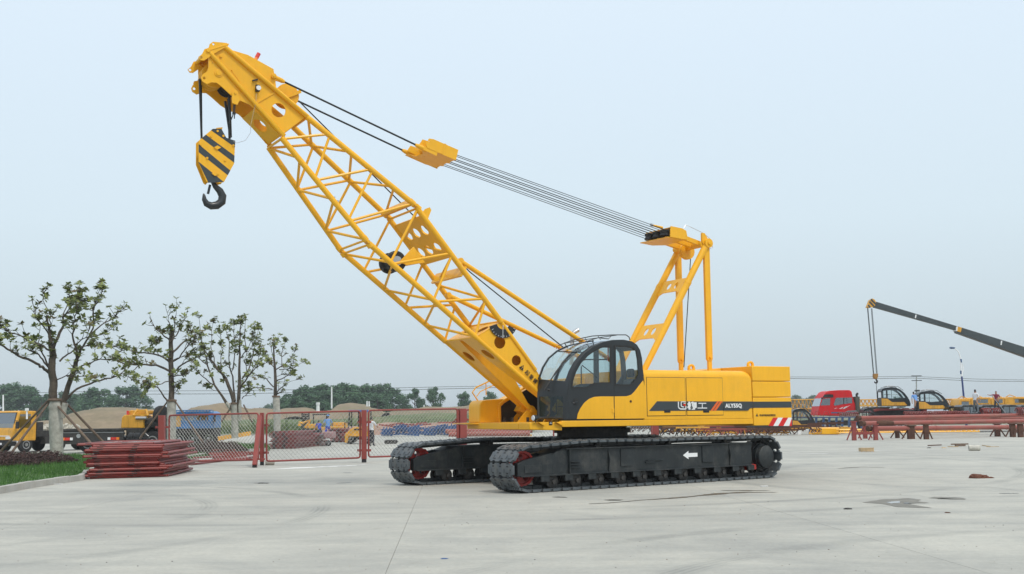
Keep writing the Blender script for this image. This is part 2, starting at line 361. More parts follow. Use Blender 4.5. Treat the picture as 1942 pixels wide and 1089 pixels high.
for sd,nm in((1,'near'),(-1,'far')):
    tr=frame_bm(sd).build('crawler_track',crane,bevel=.006)
    tr.rotation_euler=(0,0,DT)
    off=Matrix.Rotation(DT,3,'Z')@Vector((0,sd*GA+GO,0)); tr.location=off
    if sd<0: tr.location=tr.location
    P,_l=belt(66)
    for i,(u,z,a) in enumerate(P):
        if shoe0 is None: shoe0=shoe_mesh().build('track_shoe',tr,bevel=.004); o=shoe0
        else: o=dup(shoe0,tr)
        # outer side of the belt looks away from the loop : local +z = outward
        mrot=Matrix(((math.cos(a),0,math.sin(a)),(0,1,0),(math.sin(a),0,-math.cos(a)))).to_3x3()
        # x along travel, y kept, z outward normal (sin a, -cos a)
        mrot=Matrix(((math.cos(a),0,math.sin(a)),(0,-1,0),(math.sin(a),0,-math.cos(a))))
        o.location=(u,0,z); o.rotation_euler=mrot.to_euler()
    # idler in front, drive sprocket at the rear
    ho=[circ((.23*math.cos(t),.23*math.sin(t)),.075,12) for t in [i*2*PI/5+.3 for i in range(5)]]
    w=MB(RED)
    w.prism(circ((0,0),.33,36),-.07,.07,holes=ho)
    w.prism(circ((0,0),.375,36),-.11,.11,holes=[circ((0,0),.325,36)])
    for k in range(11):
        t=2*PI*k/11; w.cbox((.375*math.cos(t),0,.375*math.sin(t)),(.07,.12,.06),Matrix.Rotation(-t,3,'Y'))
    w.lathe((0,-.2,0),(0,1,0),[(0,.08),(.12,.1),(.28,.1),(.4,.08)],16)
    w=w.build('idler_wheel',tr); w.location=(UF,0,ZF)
    m=MB(BLKD)
    for k in range(13):
        t=2*PI*k/13; m.cbox((.37*math.cos(t),0,.37*math.sin(t)),(.12,.14,.09),Matrix.Rotation(-t,3,'Y'))
    m.lathe((0,-.14,0),(0,1,0),[(0,.33),(.28,.33)],30)
    m.m(GREY); m.lathe((0,.14*sd,0),(0,sd,0),[(0,.30),(.10,.30),(.102,.275),(.20,.275),(.215,.25),(.217,.02)],32)
    sp=m.build('drive_sprocket',tr); sp.location=(UR,0,ZC)
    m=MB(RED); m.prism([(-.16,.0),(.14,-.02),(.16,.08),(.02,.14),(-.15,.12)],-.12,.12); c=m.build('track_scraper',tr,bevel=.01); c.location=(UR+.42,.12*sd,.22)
    for k in range(10):
        u=3.25-k*.655
        if roller0 is None: roller0=roller_mb().build('track_roller',tr); o=roller0
        else: o=dup(roller0,tr)
        o.location=(u,0,.20)
        m=MB(GREY)
        for y in(-.30,.30): m.cbox((0,y,0),(.17,.05,.17))
    for k in range(11):
        u=3.55-k*.655
        if u<-2.95: u=-2.9
        for y in(-.33,.33):
            if bk0 is None:
                br=MB(GREY); br.cbox((0,0,.275),(.22,.05,.13)); br.lathe((0,-.03,.24),(0,1,0),[(0,.02),(.06,.02)],8); bk0=br.build('roller_bracket',tr,bevel=.006); o=bk0
            else: o=dup(bk0,tr)
            o.location=(u-.02,y,0)
    cr_=MB(BLKD)
    for u in(1.9,-.3,-2.2):
        cr_.lathe((u,-.2,.905),(0,1,0),[(0,.06),(.04,.075),(.36,.075),(.4,.06)],14)
    cr_.build('carrier_roller',tr)
    if sd>0:
        m=MB(WHT); zc=.635; x0,x1,x2=-.72,-.92,-1.3   # arrow: tip forward
        y=.30+.004
        a=[( -.62,zc),(-.80,zc+.095),(-.80,zc+.045),(-1.10,zc+.045),(-1.10,zc-.045),(-.80,zc-.045),(-.80,zc-.095)]
        m.prism(a,y-.003,y+.002); m.build('white_arrow',tr)
# cross body, slewing ring
m=MB(GREY)
rz=Matrix.Rotation(DT,3,'Z')
def rb(m,c,d): m.cbox(rz@Vector(c),d,rz)
rb(m,(0,0,.66),(2.2,2.6,.42)); rb(m,(1.35,0,.60),(.5,4.0,.36)); rb(m,(-1.35,0,.60),(.5,4.0,.36)); 
m.lathe((0,0,.86),(0,0,1),[(0,1.0),(.16,1.0),(.17,.9),(.20,.9)],40)
m.build('cross_frame',crane,bevel=.015)
m=MB(BLKD); m.lathe((0,0,1.05),(0,0,1),[(0,.86),(.1,.86),(.101,.93),(.2,.93),(.201,.84),(.27,.84)],48)
for k in range(36):
    t=2*PI*k/36; m.lathe((.965*math.cos(t)*.93,.965*math.sin(t)*.93,1.24),(0,0,1),[(0,.02),(.03,.02)],6)
m.build('slewing_ring',crane)
# ---- revolving deck ----
VH=1.58
ztop=L(VH,1430,795)[1]; 
u0=L(VH,1065,800)[0]; u1=L(VH,1429,800)[0]
ZB=1.315; ZD=1.455
m=MB(YEL); m.box((u1,VH-.12,ZB),(u0,VH,ZD)); m.box((u1,-VH,ZB),(u0-.1,-VH+.12,ZD))
m.box((u1,-VH+.12,ZB+.02),(u0-.02,VH-.12,ZB+.09)); m.build('deck_frame',crane,bevel=.012)
m=MB(YEL)   # front deck in front of / below the cab, slightly lower
m.prism([(u0-.02,1.24),(2.62,1.27),(2.62,1.42),(u0-.02,1.43)],VH-.55,VH-.02)
m.prism([(u0-.02,1.24),(2.62,1.27),(2.62,1.42),(u0-.02,1.43)],-VH,VH-.56)
m.build('front_deck',crane,bevel=.01)
m=MB(YEL); a=LV(VH-.02,1020,812);b=LV(VH-.02,1038,812)
for q in((1018,1031),(1052,1066)):
    p0=L(VH,q[0],802);p1=L(VH,q[1],807); m.prism([(p0[0],p0[1]+.02),(p1[0],p1[1]+.035),(p1[0],p1[1]-.02)],VH-.02,VH+.05)
m.build('deck_lug',crane,bevel=.004)
m=MB(BLKP); p=L(VH,1045,803); m.box((p[0]-.045,VH-.02,p[1]-.04),(p[0]+.045,VH-.012,p[1]+.04)); m.m(WHT); m.box((p[0]-.03,VH-.012,p[1]-.005),(p[0]+.03,VH-.010,p[1]+.004)); m.box((p[0]-.014,VH-.012,p[1]+.012),(p[0]+.02,VH-.0095,p[1]+.018)); m.build('warning_plate',crane)
# step plate sticking out at the far front corner
m=MB(YEL); m.prism([(2.15,1.37),(2.75,1.385),(2.75,1.395),(2.15,1.42)],-VH-.0,-.95,); 
m.hexa([(2.6,-VH,1.36),(2.6,-1.0,1.36),(3.02,-1.15,1.40),(3.02,-VH,1.40),(2.6,-VH,1.42),(2.6,-1.0,1.42),(3.02,-1.15,1.412),(3.02,-VH,1.412)])
m.build('step_plate',crane,bevel=.004)
# headlamp
p=LV(VH,1012,793); m=MB(CABG); m.lathe(p+Vector((-.10,0,0)),(1,.15,0),[(0,.04),(.03,.065),(.11,.07)],16); m.bar(p+Vector((-.05,0,-.03)),p+Vector((-.05,0,-.1)),.02,.02)
m.m(LAMPG); m.lathe(p+Vector((.015,0.01,0)),(1,.15,0),[(0,.062),(.015,.05)],16); m.build('work_lamp',crane)
# ---- engine house ----
zl=1.455; zt=2.63
hu0=L(VH,1221,760)[0]; hu1=L(VH,1426,760)[0]
def rounded(y1,z0,z1,r,n=6):
    o=[(-y1,z0),(y1,z0)]
    for i in range(n+1):
        t=PI/2*i/n; o.append((y1-r+r*math.cos(t),z1-r+r*math.sin(t)))
    for i in range(n+1):
        t=PI/2+PI/2*i/n; o.append((-y1+r+r*math.cos(t),z1-r+r*math.sin(t)))
    return o
yo=VH
sec=rounded(VH,zl+.004,zt,.16)
m=MB(YEL)
# near row house (upper works): body with rounded shoulders, rear corner rounded down
sec=[(q if q[0]>0 else (max(q[0],-VH),q[1])) for q in sec]
m.prism(sec,hu1+.25,hu0,mp=lambda p,q,w:(w,p,q))
k=8; prev=sec
for i in range(k):
    t0=PI/2*i/k;t1=PI/2*(i+1)/k
    def S(t):
        d=.10*(1-math.cos(t)); return [(max(-VH+d*.0,min(VH,p[0])), p[1]-(d if p[1]>2.3 else 0)) for p in sec], hu1+.25-.25*math.sin(t)
    A,wa=S(t0);B,wb=S(t1); n=len(A); o=len(m.v)
    for p in A: m.v.append((wa,p[0],p[1]))
    for p in B: m.v.append((wb,p[0],p[1]))
    for j in range(n): m.f.append([o+j,o+(j+1)%n,o+n+(j+1)%n,o+n+j]); m.mi.append(m.c)
    if i==k-1: m.f.append([o+n+j for j in range(n)]); m.mi.append(m.c)
m.build('engine_house',crane)
def px_poly(v,pts): return [L(v,x,y) for x,y in pts]
def c6(x,y): return (1200+x/6.05, 660+y/6.05)
# service doors, set proud of the wall so the gap round them reads
m1=px_poly(VH,[c6(158,340),c6(588,344),c6(604,774),c6(174,776)])
m2=px_poly(VH,[c6(611,344),c6(1022,350),c6(1036,768),c6(627,772)])
for q in(m1,m2):
    us=[p[0] for p in q]; ub=[min(us),max(us)]; 
    m=MB(BLKD); e=.012; a=(min(us)-e,q[2][1]-e); b=(max(us)+e,q[0][1]+e); m.box((a[0],VH-.01,a[1]),(b[0],VH+.0015,b[1])); 
    m.build('door_seal',crane)
    m=MB(YEL); m.box((min(us),VH-.01,q[2][1]),(max(us),VH+.012,q[0][1])); d=m.build('service_door',crane,bevel=.006)
    hx=(q[2][0]*.45+q[3][0]*.55)
    hh=MB(BLKP); ph=L(VH,*c6(392 if q is m1 else 838,725)); hh.box((ph[0]-.09,VH+.012,ph[1]-.035),(ph[0]+.09,VH+.022,ph[1]+.035)); hh.m(CABG); hh.box((ph[0]-.06,VH+.022,ph[1]-.012),(ph[0]+.06,VH+.03,ph[1]+.015)); hh.build('handle',d,bevel=.003)
# livery stripe, in pieces that follow the panels
VS=VH+.0135
def stripe(pts,mt,nm,lift=0,par=crane):
    m=MB(mt); m.prism(px_poly(VH,pts),VH-.002,VS+.002+lift); return m.build(nm,par)
stripe([c6(275,612),c6(598,613),c6(603,722),c6(182,724)],STRIPE,'livery_stripe')
stripe([c6(609,613),c6(1026,614),c6(1036,719),c6(613,722)],STRIPE,'livery_stripe')
stripe([c6(1031,614),c6(1380,615),c6(1384,688),c6(1345,690),c6(1318,719),c6(1040,719)],STRIPE,'livery_stripe')
stripe([c6(965,611),c6(990,611),c6(915,720),c6(887,720)],ORG,'livery_slash',.003)
stripe([c6(998,611),c6(1028,611),c6(950,720),c6(922,720)],ORG,'livery_slash',.003)
# letters
def onside(s,x,y,size,m,name,**k):
    u,z=L(VH,*c6(x,y)); return text(s,size,m,sidem(u,VS+.006,z,k.pop('ang',0)),name,crane,**k)
pw=6.05
def wsz(pix): # height in px of crop6 -> metres on the near side plane
    a=L(VH,*c6(700,600));b=L(VH,*c6(700,600+pix)); return abs(a[1]-b[1])
onside('ALY55Q',1058,684,wsz(44)/.70,WHT,'model_lettering',offset=.006,spacing=1.06,sx=1.04)
# two white characters and the square emblem, built from strokes
def strokes(lines,mt,name,thick,base,org,lift=0):
    m=MB(mt)
    for (x0,y0,x1,y1) in lines:
        a=L(VH,*c6(org[0]+x0,org[1]+y0)); b=L(VH,*c6(org[0]+x1,org[1]+y1))
        m.bar((a[0],VS+.006+lift,a[1]),(b[0],VS+.006+lift,b[1]),.006,thick,upv=(0,1,0)) if 0 else m.bar((a[0],VS+.006+lift,a[1]),(b[0],VS+.006+lift,b[1]),thick,.006,upv=(0,1,0))
    return m.build(name,crane)
tk=wsz(9)
onside('柳',622,697,wsz(78)/.86,WHT,'character_mark',offset=.009,sx=1.5)
strokes([(0,8,88,8),(44,8,44,58),(-10,62,98,62)],WHT,'character_mark',tk*1.15,0,(748,628))
strokes([(0,0,0,66),(0,66,22,84),(22,84,86,84),(86,84,86,50)],WHT,'emblem',wsz(13),0,(518,617))
strokes([(32,2,32,50),(32,50,50,60),(50,60,64,60)],MATS['cloth_lightblue'] if 0 else WHT,'emblem',wsz(11),0,(518,617))
strokes([(30,2,82,2),(60,18,82,18)],WHT,'emblem',wsz(8),0,(518,617))
m=MB(REDV); m.prism(px_poly(VH,[c6(565,645),c6(598,642),c6(598,672),c6(585,668)]),VS+.002,VS+.01); m.build('emblem',crane)
# counterweight: three slabs
cu0=hu1-.02; cu1=L(VH,1501,760)[0]
zz=[1.25,1.845,2.30,2.765]
p_=[L(VH,*c6(1390,895))[1],L(VH,*c6(1390,566))[1],L(VH,*c6(1390,382))[1],L(VH,*c6(1390,206))[1]]
zz=p_
for i in range(3):
    m=MB(YEL); g=.006; 
    pts=[]
    V1=VH+.02; rr=.22
    m.prism([(cu0,-V1),(cu0,V1),(cu1+.03,V1),(cu1,V1-.05),(cu1-.10,V1-.5),(cu1-.16,0),(cu1-.10,-V1+.5),(cu1,-V1+.05),(cu1+.03,-V1)],zz[i]+g,zz[i+1]-g,mp=lambda p,q,w:(p,q,w))
    m.build('counterweight_slab',crane,bevel=.014)
m=MB(YEL); V1=VH+.02
pz=zz[3]
m.prism([(cu0+.001,2.62),(cu0+.001,pz-.02),(cu0+1.0,2.68),(cu0+1.0,2.62)],-V1+.1,-V1+.3); m.prism([(cu0+.001,2.625),(cu0+.001,pz-.015),(cu0+.9,2.655),(cu0+.9,2.635)],-V1+.31,.4)
m.build('rear_cowl',crane,bevel=.008)
m=MB(STRIPE); V2=V1+.003
zs=[L(V1,*c6(1500,616))[1],L(V1,*c6(1500,688))[1]]; m.box((cu1+.032,V1-.01,zs[1]),(cu0-.004,V2,zs[0])); m.build('livery_stripe',crane)
# hazard stripe
def q6(v,*a): return [L(v,*c6(x,y)) for x,y in a]
m=MB(WHT); hz=q6(V1,(1610,800),(1842,800),(1848,895),(1556,895)); hu=cu1+.034
hz[1]=(hu,hz[1][1]);hz[2]=(hu,hz[2][1]); m.prism(hz,V1-.01,V1+.002); m.build('hazard_plate',crane)
m=MB(REDV)
for a,b in((1610,1665),(1722,1782)): m.prism(q6(V1,(a,800),(b,800),(b-54,895),(a-54,895)),V1-.01,V1+.004)
m.prism([ (L(V1,*c6(1795,895))[0],hz[2][1]),(hu,hz[2][1]),(hu,hz[1][1]-.02)],V1-.01,V1+.004); m.build('hazard_bars',crane)
# eye warning text on the counterweight
def tri_sign(v,u,z,s,ang,par):
    rot=Matrix.Rotation(ang,2)
    m=MB(BLKP); T_=[Vector((-s/2,0)),Vector((s/2,0)),Vector((0,s*.9))]; P_=[rot@q for q in T_]
    m.prism([(u-q.x,z+q.y) for q in P_],v-.002,v+.003)
    m.m(YEL); 
    I=[rot@Vector(q) for q in((-s*.04,s*.12),(s*.04,s*.12),(s*.04,s*.2),(-s*.04,s*.2))]; m.prism([(u-q.x,z+q.y) for q in I],v,v+.005)
    I=[rot@Vector(q) for q in((-s*.04,s*.27),(s*.04,s*.27),(s*.055,s*.6),(-s*.055,s*.6))]; m.prism([(u-q.x,z+q.y) for q in I],v,v+.005)
    return m.build('warning_triangle',par)
u,z=L(V1,*c6(1426,786)); tri_sign(V1,u,z,.085,0,crane)
u,z=L(V1,*c6(1453,784)); text('作业半径内注意安全',.058,BLKP,sidem(u,V1+.004,z),'warning_lettering',crane,spacing=1.0,offset=.0012)
# lifting eyes
for x,y,v in((1423,694,VH-.35),(1311,700,.9)):
    u,z=L(v,x,y); m=MB(YEL); m.prism([(u-.10,z-.08),(u+.10,z-.08)]+[(u+.10*math.cos(t),z+.02+.10*math.sin(t)) for t in [i*PI/10 for i in range(11)]],v-.03,v+.03,holes=[circ((u,z+.03),.045,14)]); m.build('lifting_eye',crane,bevel=.004)
def L_poly(v,pts): return [L(v,x,y) for x,y in pts]
# far side cover box at the front, with bonnet behind it
far0=-VH
m=MB(YEL)
bx=[(2.58,1.42),(2.58,1.78)]+[(2.58-.16+.16*math.cos(t),1.80+.16*math.sin(t)) for t in [i*PI/10 for i in range(1,6)]]+[(1.75,2.0),(.8,2.45),(-.5,2.55),(-.5,1.42)]
m.prism(bx,far0,-.98)
m.build('side_bonnet',crane,bevel=.02)
m=MB(BLK); m.box((.1,-.55,1.42),(.85,.62,2.28)); m.box((.86,-.52,1.43),(1.25,.5,1.9)); m.build('winch_bay',crane)
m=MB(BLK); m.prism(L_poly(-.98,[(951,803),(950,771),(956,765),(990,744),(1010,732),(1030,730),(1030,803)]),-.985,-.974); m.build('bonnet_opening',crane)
m=MB(YEL)
rim=L_poly(-.98,[(946,803),(945,769),(953,761),(988,739),(1008,728)])
for a_,b_ in zip(rim,rim[1:]): m.bar((a_[0],-.955,a_[1]),(b_[0],-.955,b_[1]),.05,.06,upv=(0,1,0))
m.build('bonnet_rim',crane,bevel=.01)
m=MB(YEL); m.box((.55,-.975,2.31),(1.4,.2,2.36)); m.build('bay_cover',crane,bevel=.01)
m=MB(YEL); hr=[(2.35,1.96),(2.50,2.16),(2.40,2.28),(1.6,2.62),(1.0,2.85)]
m.tube([(a,far0+.05,b) for a,b in hr],.018,8); m.tube([(a-.12,far0+.05,b-.1) for a,b in hr[1:]],.012,8)
for t in(.2,.5,.8): m.tube([(2.4-1.4*t,far0+.05,2.28+.57*t),(2.4-1.4*t,far0+.05,2.0+.45*t)],.012,8)
m.build('handrail',crane)
for v in(-.8,.8):
    m=MB(YEL)
    for s_ in(-.21,.16):
        m.prism([(1.75,1.42),(1.05,1.42),(1.12,1.60)]+[(1.36+.12*math.cos(t),1.70+.12*math.sin(t)) for t in [PI-.3-i*(PI-.6)/8 for i in range(9)]],v+s_,v+s_+.05)
    m.lathe((1.36,v-.26,1.70),(0,1,0),[(0,.05),(.52,.05)],14)
    m.build('boom_foot_bracket',crane,bevel=.006)
m=MB(BLKD)
for i in range(4): m.lathe((1.95-i*.16,-.9+i*.1,1.43),(0,0,1),[(0,.04),(.10,.04),(.11,.03)],10)
m.build('hydraulic_valves',crane)
# ================= CAB
cab_in=.84
def c4(x,y): return (980+x/4.536,600+y/4.536)
def CP(*pts,v=VH): return [L(v,*c4(x,y)) for x,y in pts]
outer=CP((425,886),(430,760),(434,640),(448,560),(480,470),(525,390),(590,312),(660,258),(740,222),(830,203),(920,201),(990,215),(1035,245),(1062,290),(1078,360),(1086,460),(1100,560),(1102,884))
winF=CP((472,607),(480,555),(505,480),(548,402),(610,335),(680,285),(745,258),(806,252),(808,572),(690,574),(655,583),(625,607),(600,616),(485,616))
winR=CP((845,254),(960,257),(1005,270),(1030,300),(1042,370),(1050,500),(1030,540),(990,588),(975,595),(850,592))
m=MB(CABG); m.prism(outer,VH-.05,VH,holes=[winF,winR]); m.build('cab_side',crane,bevel=.004)
winFf=[(a*1+.0,b) for a,b in winF]; 
m=MB(CABG); m.prism(outer,cab_in,cab_in+.04,holes=[[(a,b) for a,b in winF],[(a,b) for a,b in winR]]); m.build('cab_far_side',crane)
def gl(w,v,nm,mt):
    m=MB(mt); c=(sum(p[0] for p in w)/len(w),sum(p[1] for p in w)/len(w)); m.prism([(c[0]+(p[0]-c[0])*1.01,c[1]+(p[1]-c[1])*1.01) for p in w],v,v+.006); return m.build(nm,crane)
gl(winF,VH-.03,'side_window',GLS); gl(winR,VH-.03,'side_window',GLS); gl(winF,cab_in+.02,'side_window',GLS); gl(winR,cab_in+.02,'side_window',GLS)
# rubber seals round the windows
def seal(w,v):
    c=(sum(p[0] for p in w)/len(w),sum(p[1] for p in w)/len(w)); m=MB(BLKP)
    m.prism([(c[0]+(p[0]-c[0])*1.05,c[1]+(p[1]-c[1])*1.05) for p in w],v,v+.012,holes=[[(c[0]+(p[0]-c[0])*.955,c[1]+(p[1]-c[1])*.95) for p in w]]); return m.build('window_seal',crane)
seal(winF,VH-.005); seal(winR,VH-.005)
# yellow lower panels (proud)
ylw=CP((516,884),(524,840),(545,795),(580,745),(620,712),(665,694),(720,690),(832,690),(836,882))
m=MB(YEL); m.prism(ylw,VH-.01,VH+.010); m.build('cab_door_panel',crane,bevel=.004)
ylw=CP((840,690),(945,688),(985,675),(1010,650),(1060,585),(1086,552),(1098,600),(1100,880),(842,882))
m=MB(YEL); m.prism(ylw,VH-.01,VH+.010); m.build('cab_rear_panel',crane,bevel=.004)
m=MB(BLKP); p=CP((831,250),(838,884)); m.box((p[0][0]-.006,VH-.0,p[1][1]),(p[0][0]+.004,VH+.003,p[0][1])); 
q=CP((446,600),(440,700),(446,800),(470,870),(505,884)); 
for a,b in zip(q,q[1:]): m.bar((a[0],VH,a[1]),(b[0],VH,b[1]),.006,.006)
m.build('door_gap',crane)
m=MB(BLKP); p=CP((510,738),(488,745))
m.lathe((p[0][0],VH-.01,p[0][1]),(0,1,0),[(0,.085),(.012,.085),(.013,.07),(.02,.07)],20); m.m(STEEL); m.lathe((p[1][0],VH+.0,p[1][1]),(0,1,0),[(0,.018),(.03,.016)],12); m.m(CABG); m.bar((p[0][0]-.03,VH+.03,p[0][1]),(p[1][0],VH+.03,p[1][1]),.03,.03); m.build('door_handle',crane)
m=MB(RUST); p=CP((978,732))[0]; m.lathe((p[0],VH,p[1]),(0,1,0),[(0,.03),(.02,.028)],14); m.build('plug_cap',crane)
m=MB(YEL); p=CP((826,812))[0]; m.box((p[0]-.03,VH,p[1]-.05),(p[0]+.03,VH+.022,p[1]+.05)); m.build('door_hinge',crane,bevel=.004)
# wrap round front: near pillar curve -> bulging -> far pillar curve
nearc=CP((425,886),(428,820),(430,760),(432,690),(434,640),(448,560),(480,470),(525,390),(590,312),(660,258),(740,222),(830,203))
farpx=[(181,886),(180,820),(178,760),(176,690),(178,630),(190,540),(225,440),(275,360),(345,300),(430,258),(540,232),(660,212)]
farc=[L(cab_in,*c4(x,y)) for x,y in farpx]
NV=10
def FP(i,j):
    a=nearc[i];b=farc[i]; t=j/NV; bl=.0; 
    u=a[0]+(b[0]-a[0])*(math.sin(t*PI/2)); z=nearc[i][1]+(farc[i][1]-nearc[i][1])*t; v=VH+(cab_in-VH)*(1-math.cos(t*PI/2)*1.0 if 0 else t)
    return Vector((u,v-.002,z))
def patch(i0,i1,j0,j1,mt,nm,inset=0,th=.02,sub_=1):
    m=MB(mt); o=0; ni=i1-i0; nj=j1-j0
    for k in(0,1):
        for i in range(ni+1):
            for j in range(nj+1):
                p=FP(i0+i,j0+j)+Vector((-inset-k*th,0,0)); m.v.append(tuple(p))
    def I(k,i,j): return k*(ni+1)*(nj+1)+i*(nj+1)+j
    for i in range(ni):
        for j in range(nj):
            m.f.append([I(0,i,j),I(0,i,j+1),I(0,i+1,j+1),I(0,i+1,j)]); m.f.append([I(1,i,j),I(1,i+1,j),I(1,i+1,j+1),I(1,i,j+1)])
    for i in range(ni):
        m.f.append([I(0,i,0),I(0,i+1,0),I(1,i+1,0),I(1,i,0)]); m.f.append([I(0,i,nj),I(1,i,nj),I(1,i+1,nj),I(0,i+1,nj)])
    for j in range(nj):
        m.f.append([I(0,0,j),I(1,0,j),I(1,0,j+1),I(0,0,j+1)]); m.f.append([I(0,ni,j),I(0,ni,j+1),I(1,ni,j+1),I(1,ni,j)])
    m.mi=[0]*len(m.f); return m.build(nm,crane)
patch(0,11,0,1,CABG,'front_pillar',0,.05)      # near pillar
patch(0,11,9,10,CABG,'front_pillar',0,.05) if 0 else patch(0,5,9,10,CABG,'front_pillar',0,.04)
patch(3,5,1,10,CABG,'front_crossbar',.002,.04)
patch(0,1,1,9,CABG,'front_crossbar',.002,.04) if 0 else None
patch(0,3,1,9,GLD,'lower_window',.006,.008)
patch(5,11,1,10,GLS,'windscreen',.004,.008)
m=MB(CABG); 
for i in range(5,11):
    a=FP(i,10);b=FP(i+1,10); m.bar(a,b,.05,.03)
a=FP(8,1);b=FP(8,10); m.tube([FP(8,j) for j in range(1,11)],.012,6)
m.tube([FP(0,j)+Vector((-.02,0,.03)) for j in range(1,11)],.035,6)
m.build('windscreen_frame',crane)
# cab roof, back wall, floor, console, seat
m=MB(CABG)
m.prism([nearc[11],]+outer[9:14]+[(outer[13][0]+.06,outer[13][1]),(outer[12][0]+.06,outer[12][1]-.04),(outer[10][0],outer[10][1]-.07),(nearc[11][0],nearc[11][1]-.05)],cab_in+.04,VH-.05); m.build('cab_roof',crane)
bw=outer[14:18]
m=MB(CABG); m.box((outer[16][0]+.0,cab_in+.04,1.46),(outer[15][0]+.06,VH-.05,L(VH,*c4(1090,560))[1])); m.build('cab_back_wall',crane)
m=MB(CABG); m.box((outer[16][0]+.07,cab_in+.04,1.46),(farc[0][0]-.45,VH-.05,1.5)); m.build('cab_floor',crane)
us,zs_=L(1.2,*c4(870,520))
m=MB(BLKP); m.box((us-.22,1.02,1.75),(us+.28,1.42,1.88)); m.hexa([(us-.26,1.02,1.85),(us-.12,1.02,1.85),(us-.12,1.42,1.85),(us-.26,1.42,1.85),(us-.38,1.04,2.42),(us-.26,1.04,2.42),(us-.26,1.40,2.42),(us-.38,1.40,2.42)]); m.box((us-.4,1.1,2.46),(us-.30,1.34,2.66)); m.lathe((us,1.22,1.5),(0,0,1),[(0,.12),(.25,.08)],10); m.build('operator_seat',crane,bevel=.04)
m=MB(CABG); m.box((us+.3,.9,1.5),(us+.7,1.05,2.0)); m.box((us+.3,1.38,1.5),(us+.75,1.5,1.98)); m.tube([(us+.55,1.0,2.0),(us+.6,1.0,2.2)],.014,6); m.tube([(us+.55,1.44,1.98),(us+.6,1.44,2.18)],.014,6); m.box((us+1.05,1.0,1.5),(us+1.3,1.4,1.95)); m.build('control_console',crane,bevel=.01)
m=MB(REDV); a=L(VH-.1,*c4(786,270));b=L(VH-.1,*c4(786,385)); m.tube([(a[0],VH-.1,a[1]),(b[0],VH-.1,b[1])],.014,6); m.build('seat_belt',crane)
m=MB(BLKP); a=LV(cab_in+.1,*c4(555,430)); b=LV(cab_in+.1,*c4(555,580)); m.tube([a,b],.014,6); a=LV(cab_in+.1,*c4(560,420)); b=LV(cab_in+.1,*c4(700,530)); m.tube([a,b],.012,6)
a=LV(cab_in+.05,*c4(580,372)); b=LV(cab_in+.05,*c4(775,372)); m.tube([a,b],.018,6)
m.build('far_window_bars',crane)
# roof guard rails
def tubes(m,pts,v,r,n=6): m.tube([LV(vv if isinstance(v,(list,tuple)) else v,*c4(x,y)) for (x,y),vv in zip(pts,(v if isinstance(v,(list,tuple)) else [v]*len(pts)))],r,n)
m=MB(CABG)
tubes(m,[(360,250),(480,205),(650,170),(820,160),(940,160),(965,178),(975,205)],cab_in+.1,.013)
tubes(m,[(410,232),(560,205),(700,185),(860,162)],VH-.45,.011)
tubes(m,[(500,255),(570,225),(700,185),(790,195)],VH-.15,.011)
tubes(m,[(410,225),(430,265),(465,285)],cab_in+.1,.011); tubes(m,[(650,205),(660,240)],VH-.15,.011); tubes(m,[(480,205),(500,255)],[cab_in+.1,VH-.15],.009)
tubes(m,[(590,190),(610,228)],[cab_in+.1,VH-.15],.009); tubes(m,[(700,172),(720,200)],[cab_in+.1,VH-.15],.009); tubes(m,[(820,160),(790,195)],[cab_in+.1,VH-.15],.009)
m.build('roof_guard',crane)
# wipers
m=MB(BLKP)
def fpt(x,y,k=.06): # a point a little in front of the windscreen
    return LV(VH-.28,*c4(x,y))+Vector((k,0,0))
m.tube([fpt(540,280,.0),fpt(460,340,.05),fpt(360,480,.08),fpt(280,620,.08)],.012,6); m.tube([fpt(415,410,.05),fpt(340,520,.09),fpt(265,635,.09)],.014,6)
m.lathe(fpt(290,635,.06)-Vector((.03,0,0)),(1,0,0),[(0,.03),(.06,.03)],8); m.lathe(fpt(540,290,-.02),(1,0,0),[(0,.05),(.08,.04)],8)
m.tube([fpt(360,560,.06),fpt(360,840,.06)],.008,6); m.tube([fpt(355,778,.06),fpt(412,778,-.02)],.007,6)
m.build('wiper',crane)
# exhaust pipe behind the cab
m=MB(STEEL); m.tube([LV(-.9,*c4(470,420)),LV(-.9,*c4(478,170)),LV(-.9,*c4(490,140)),LV(-.9,*c4(528,118))],.055,12); m.build('exhaust_pipe',crane)
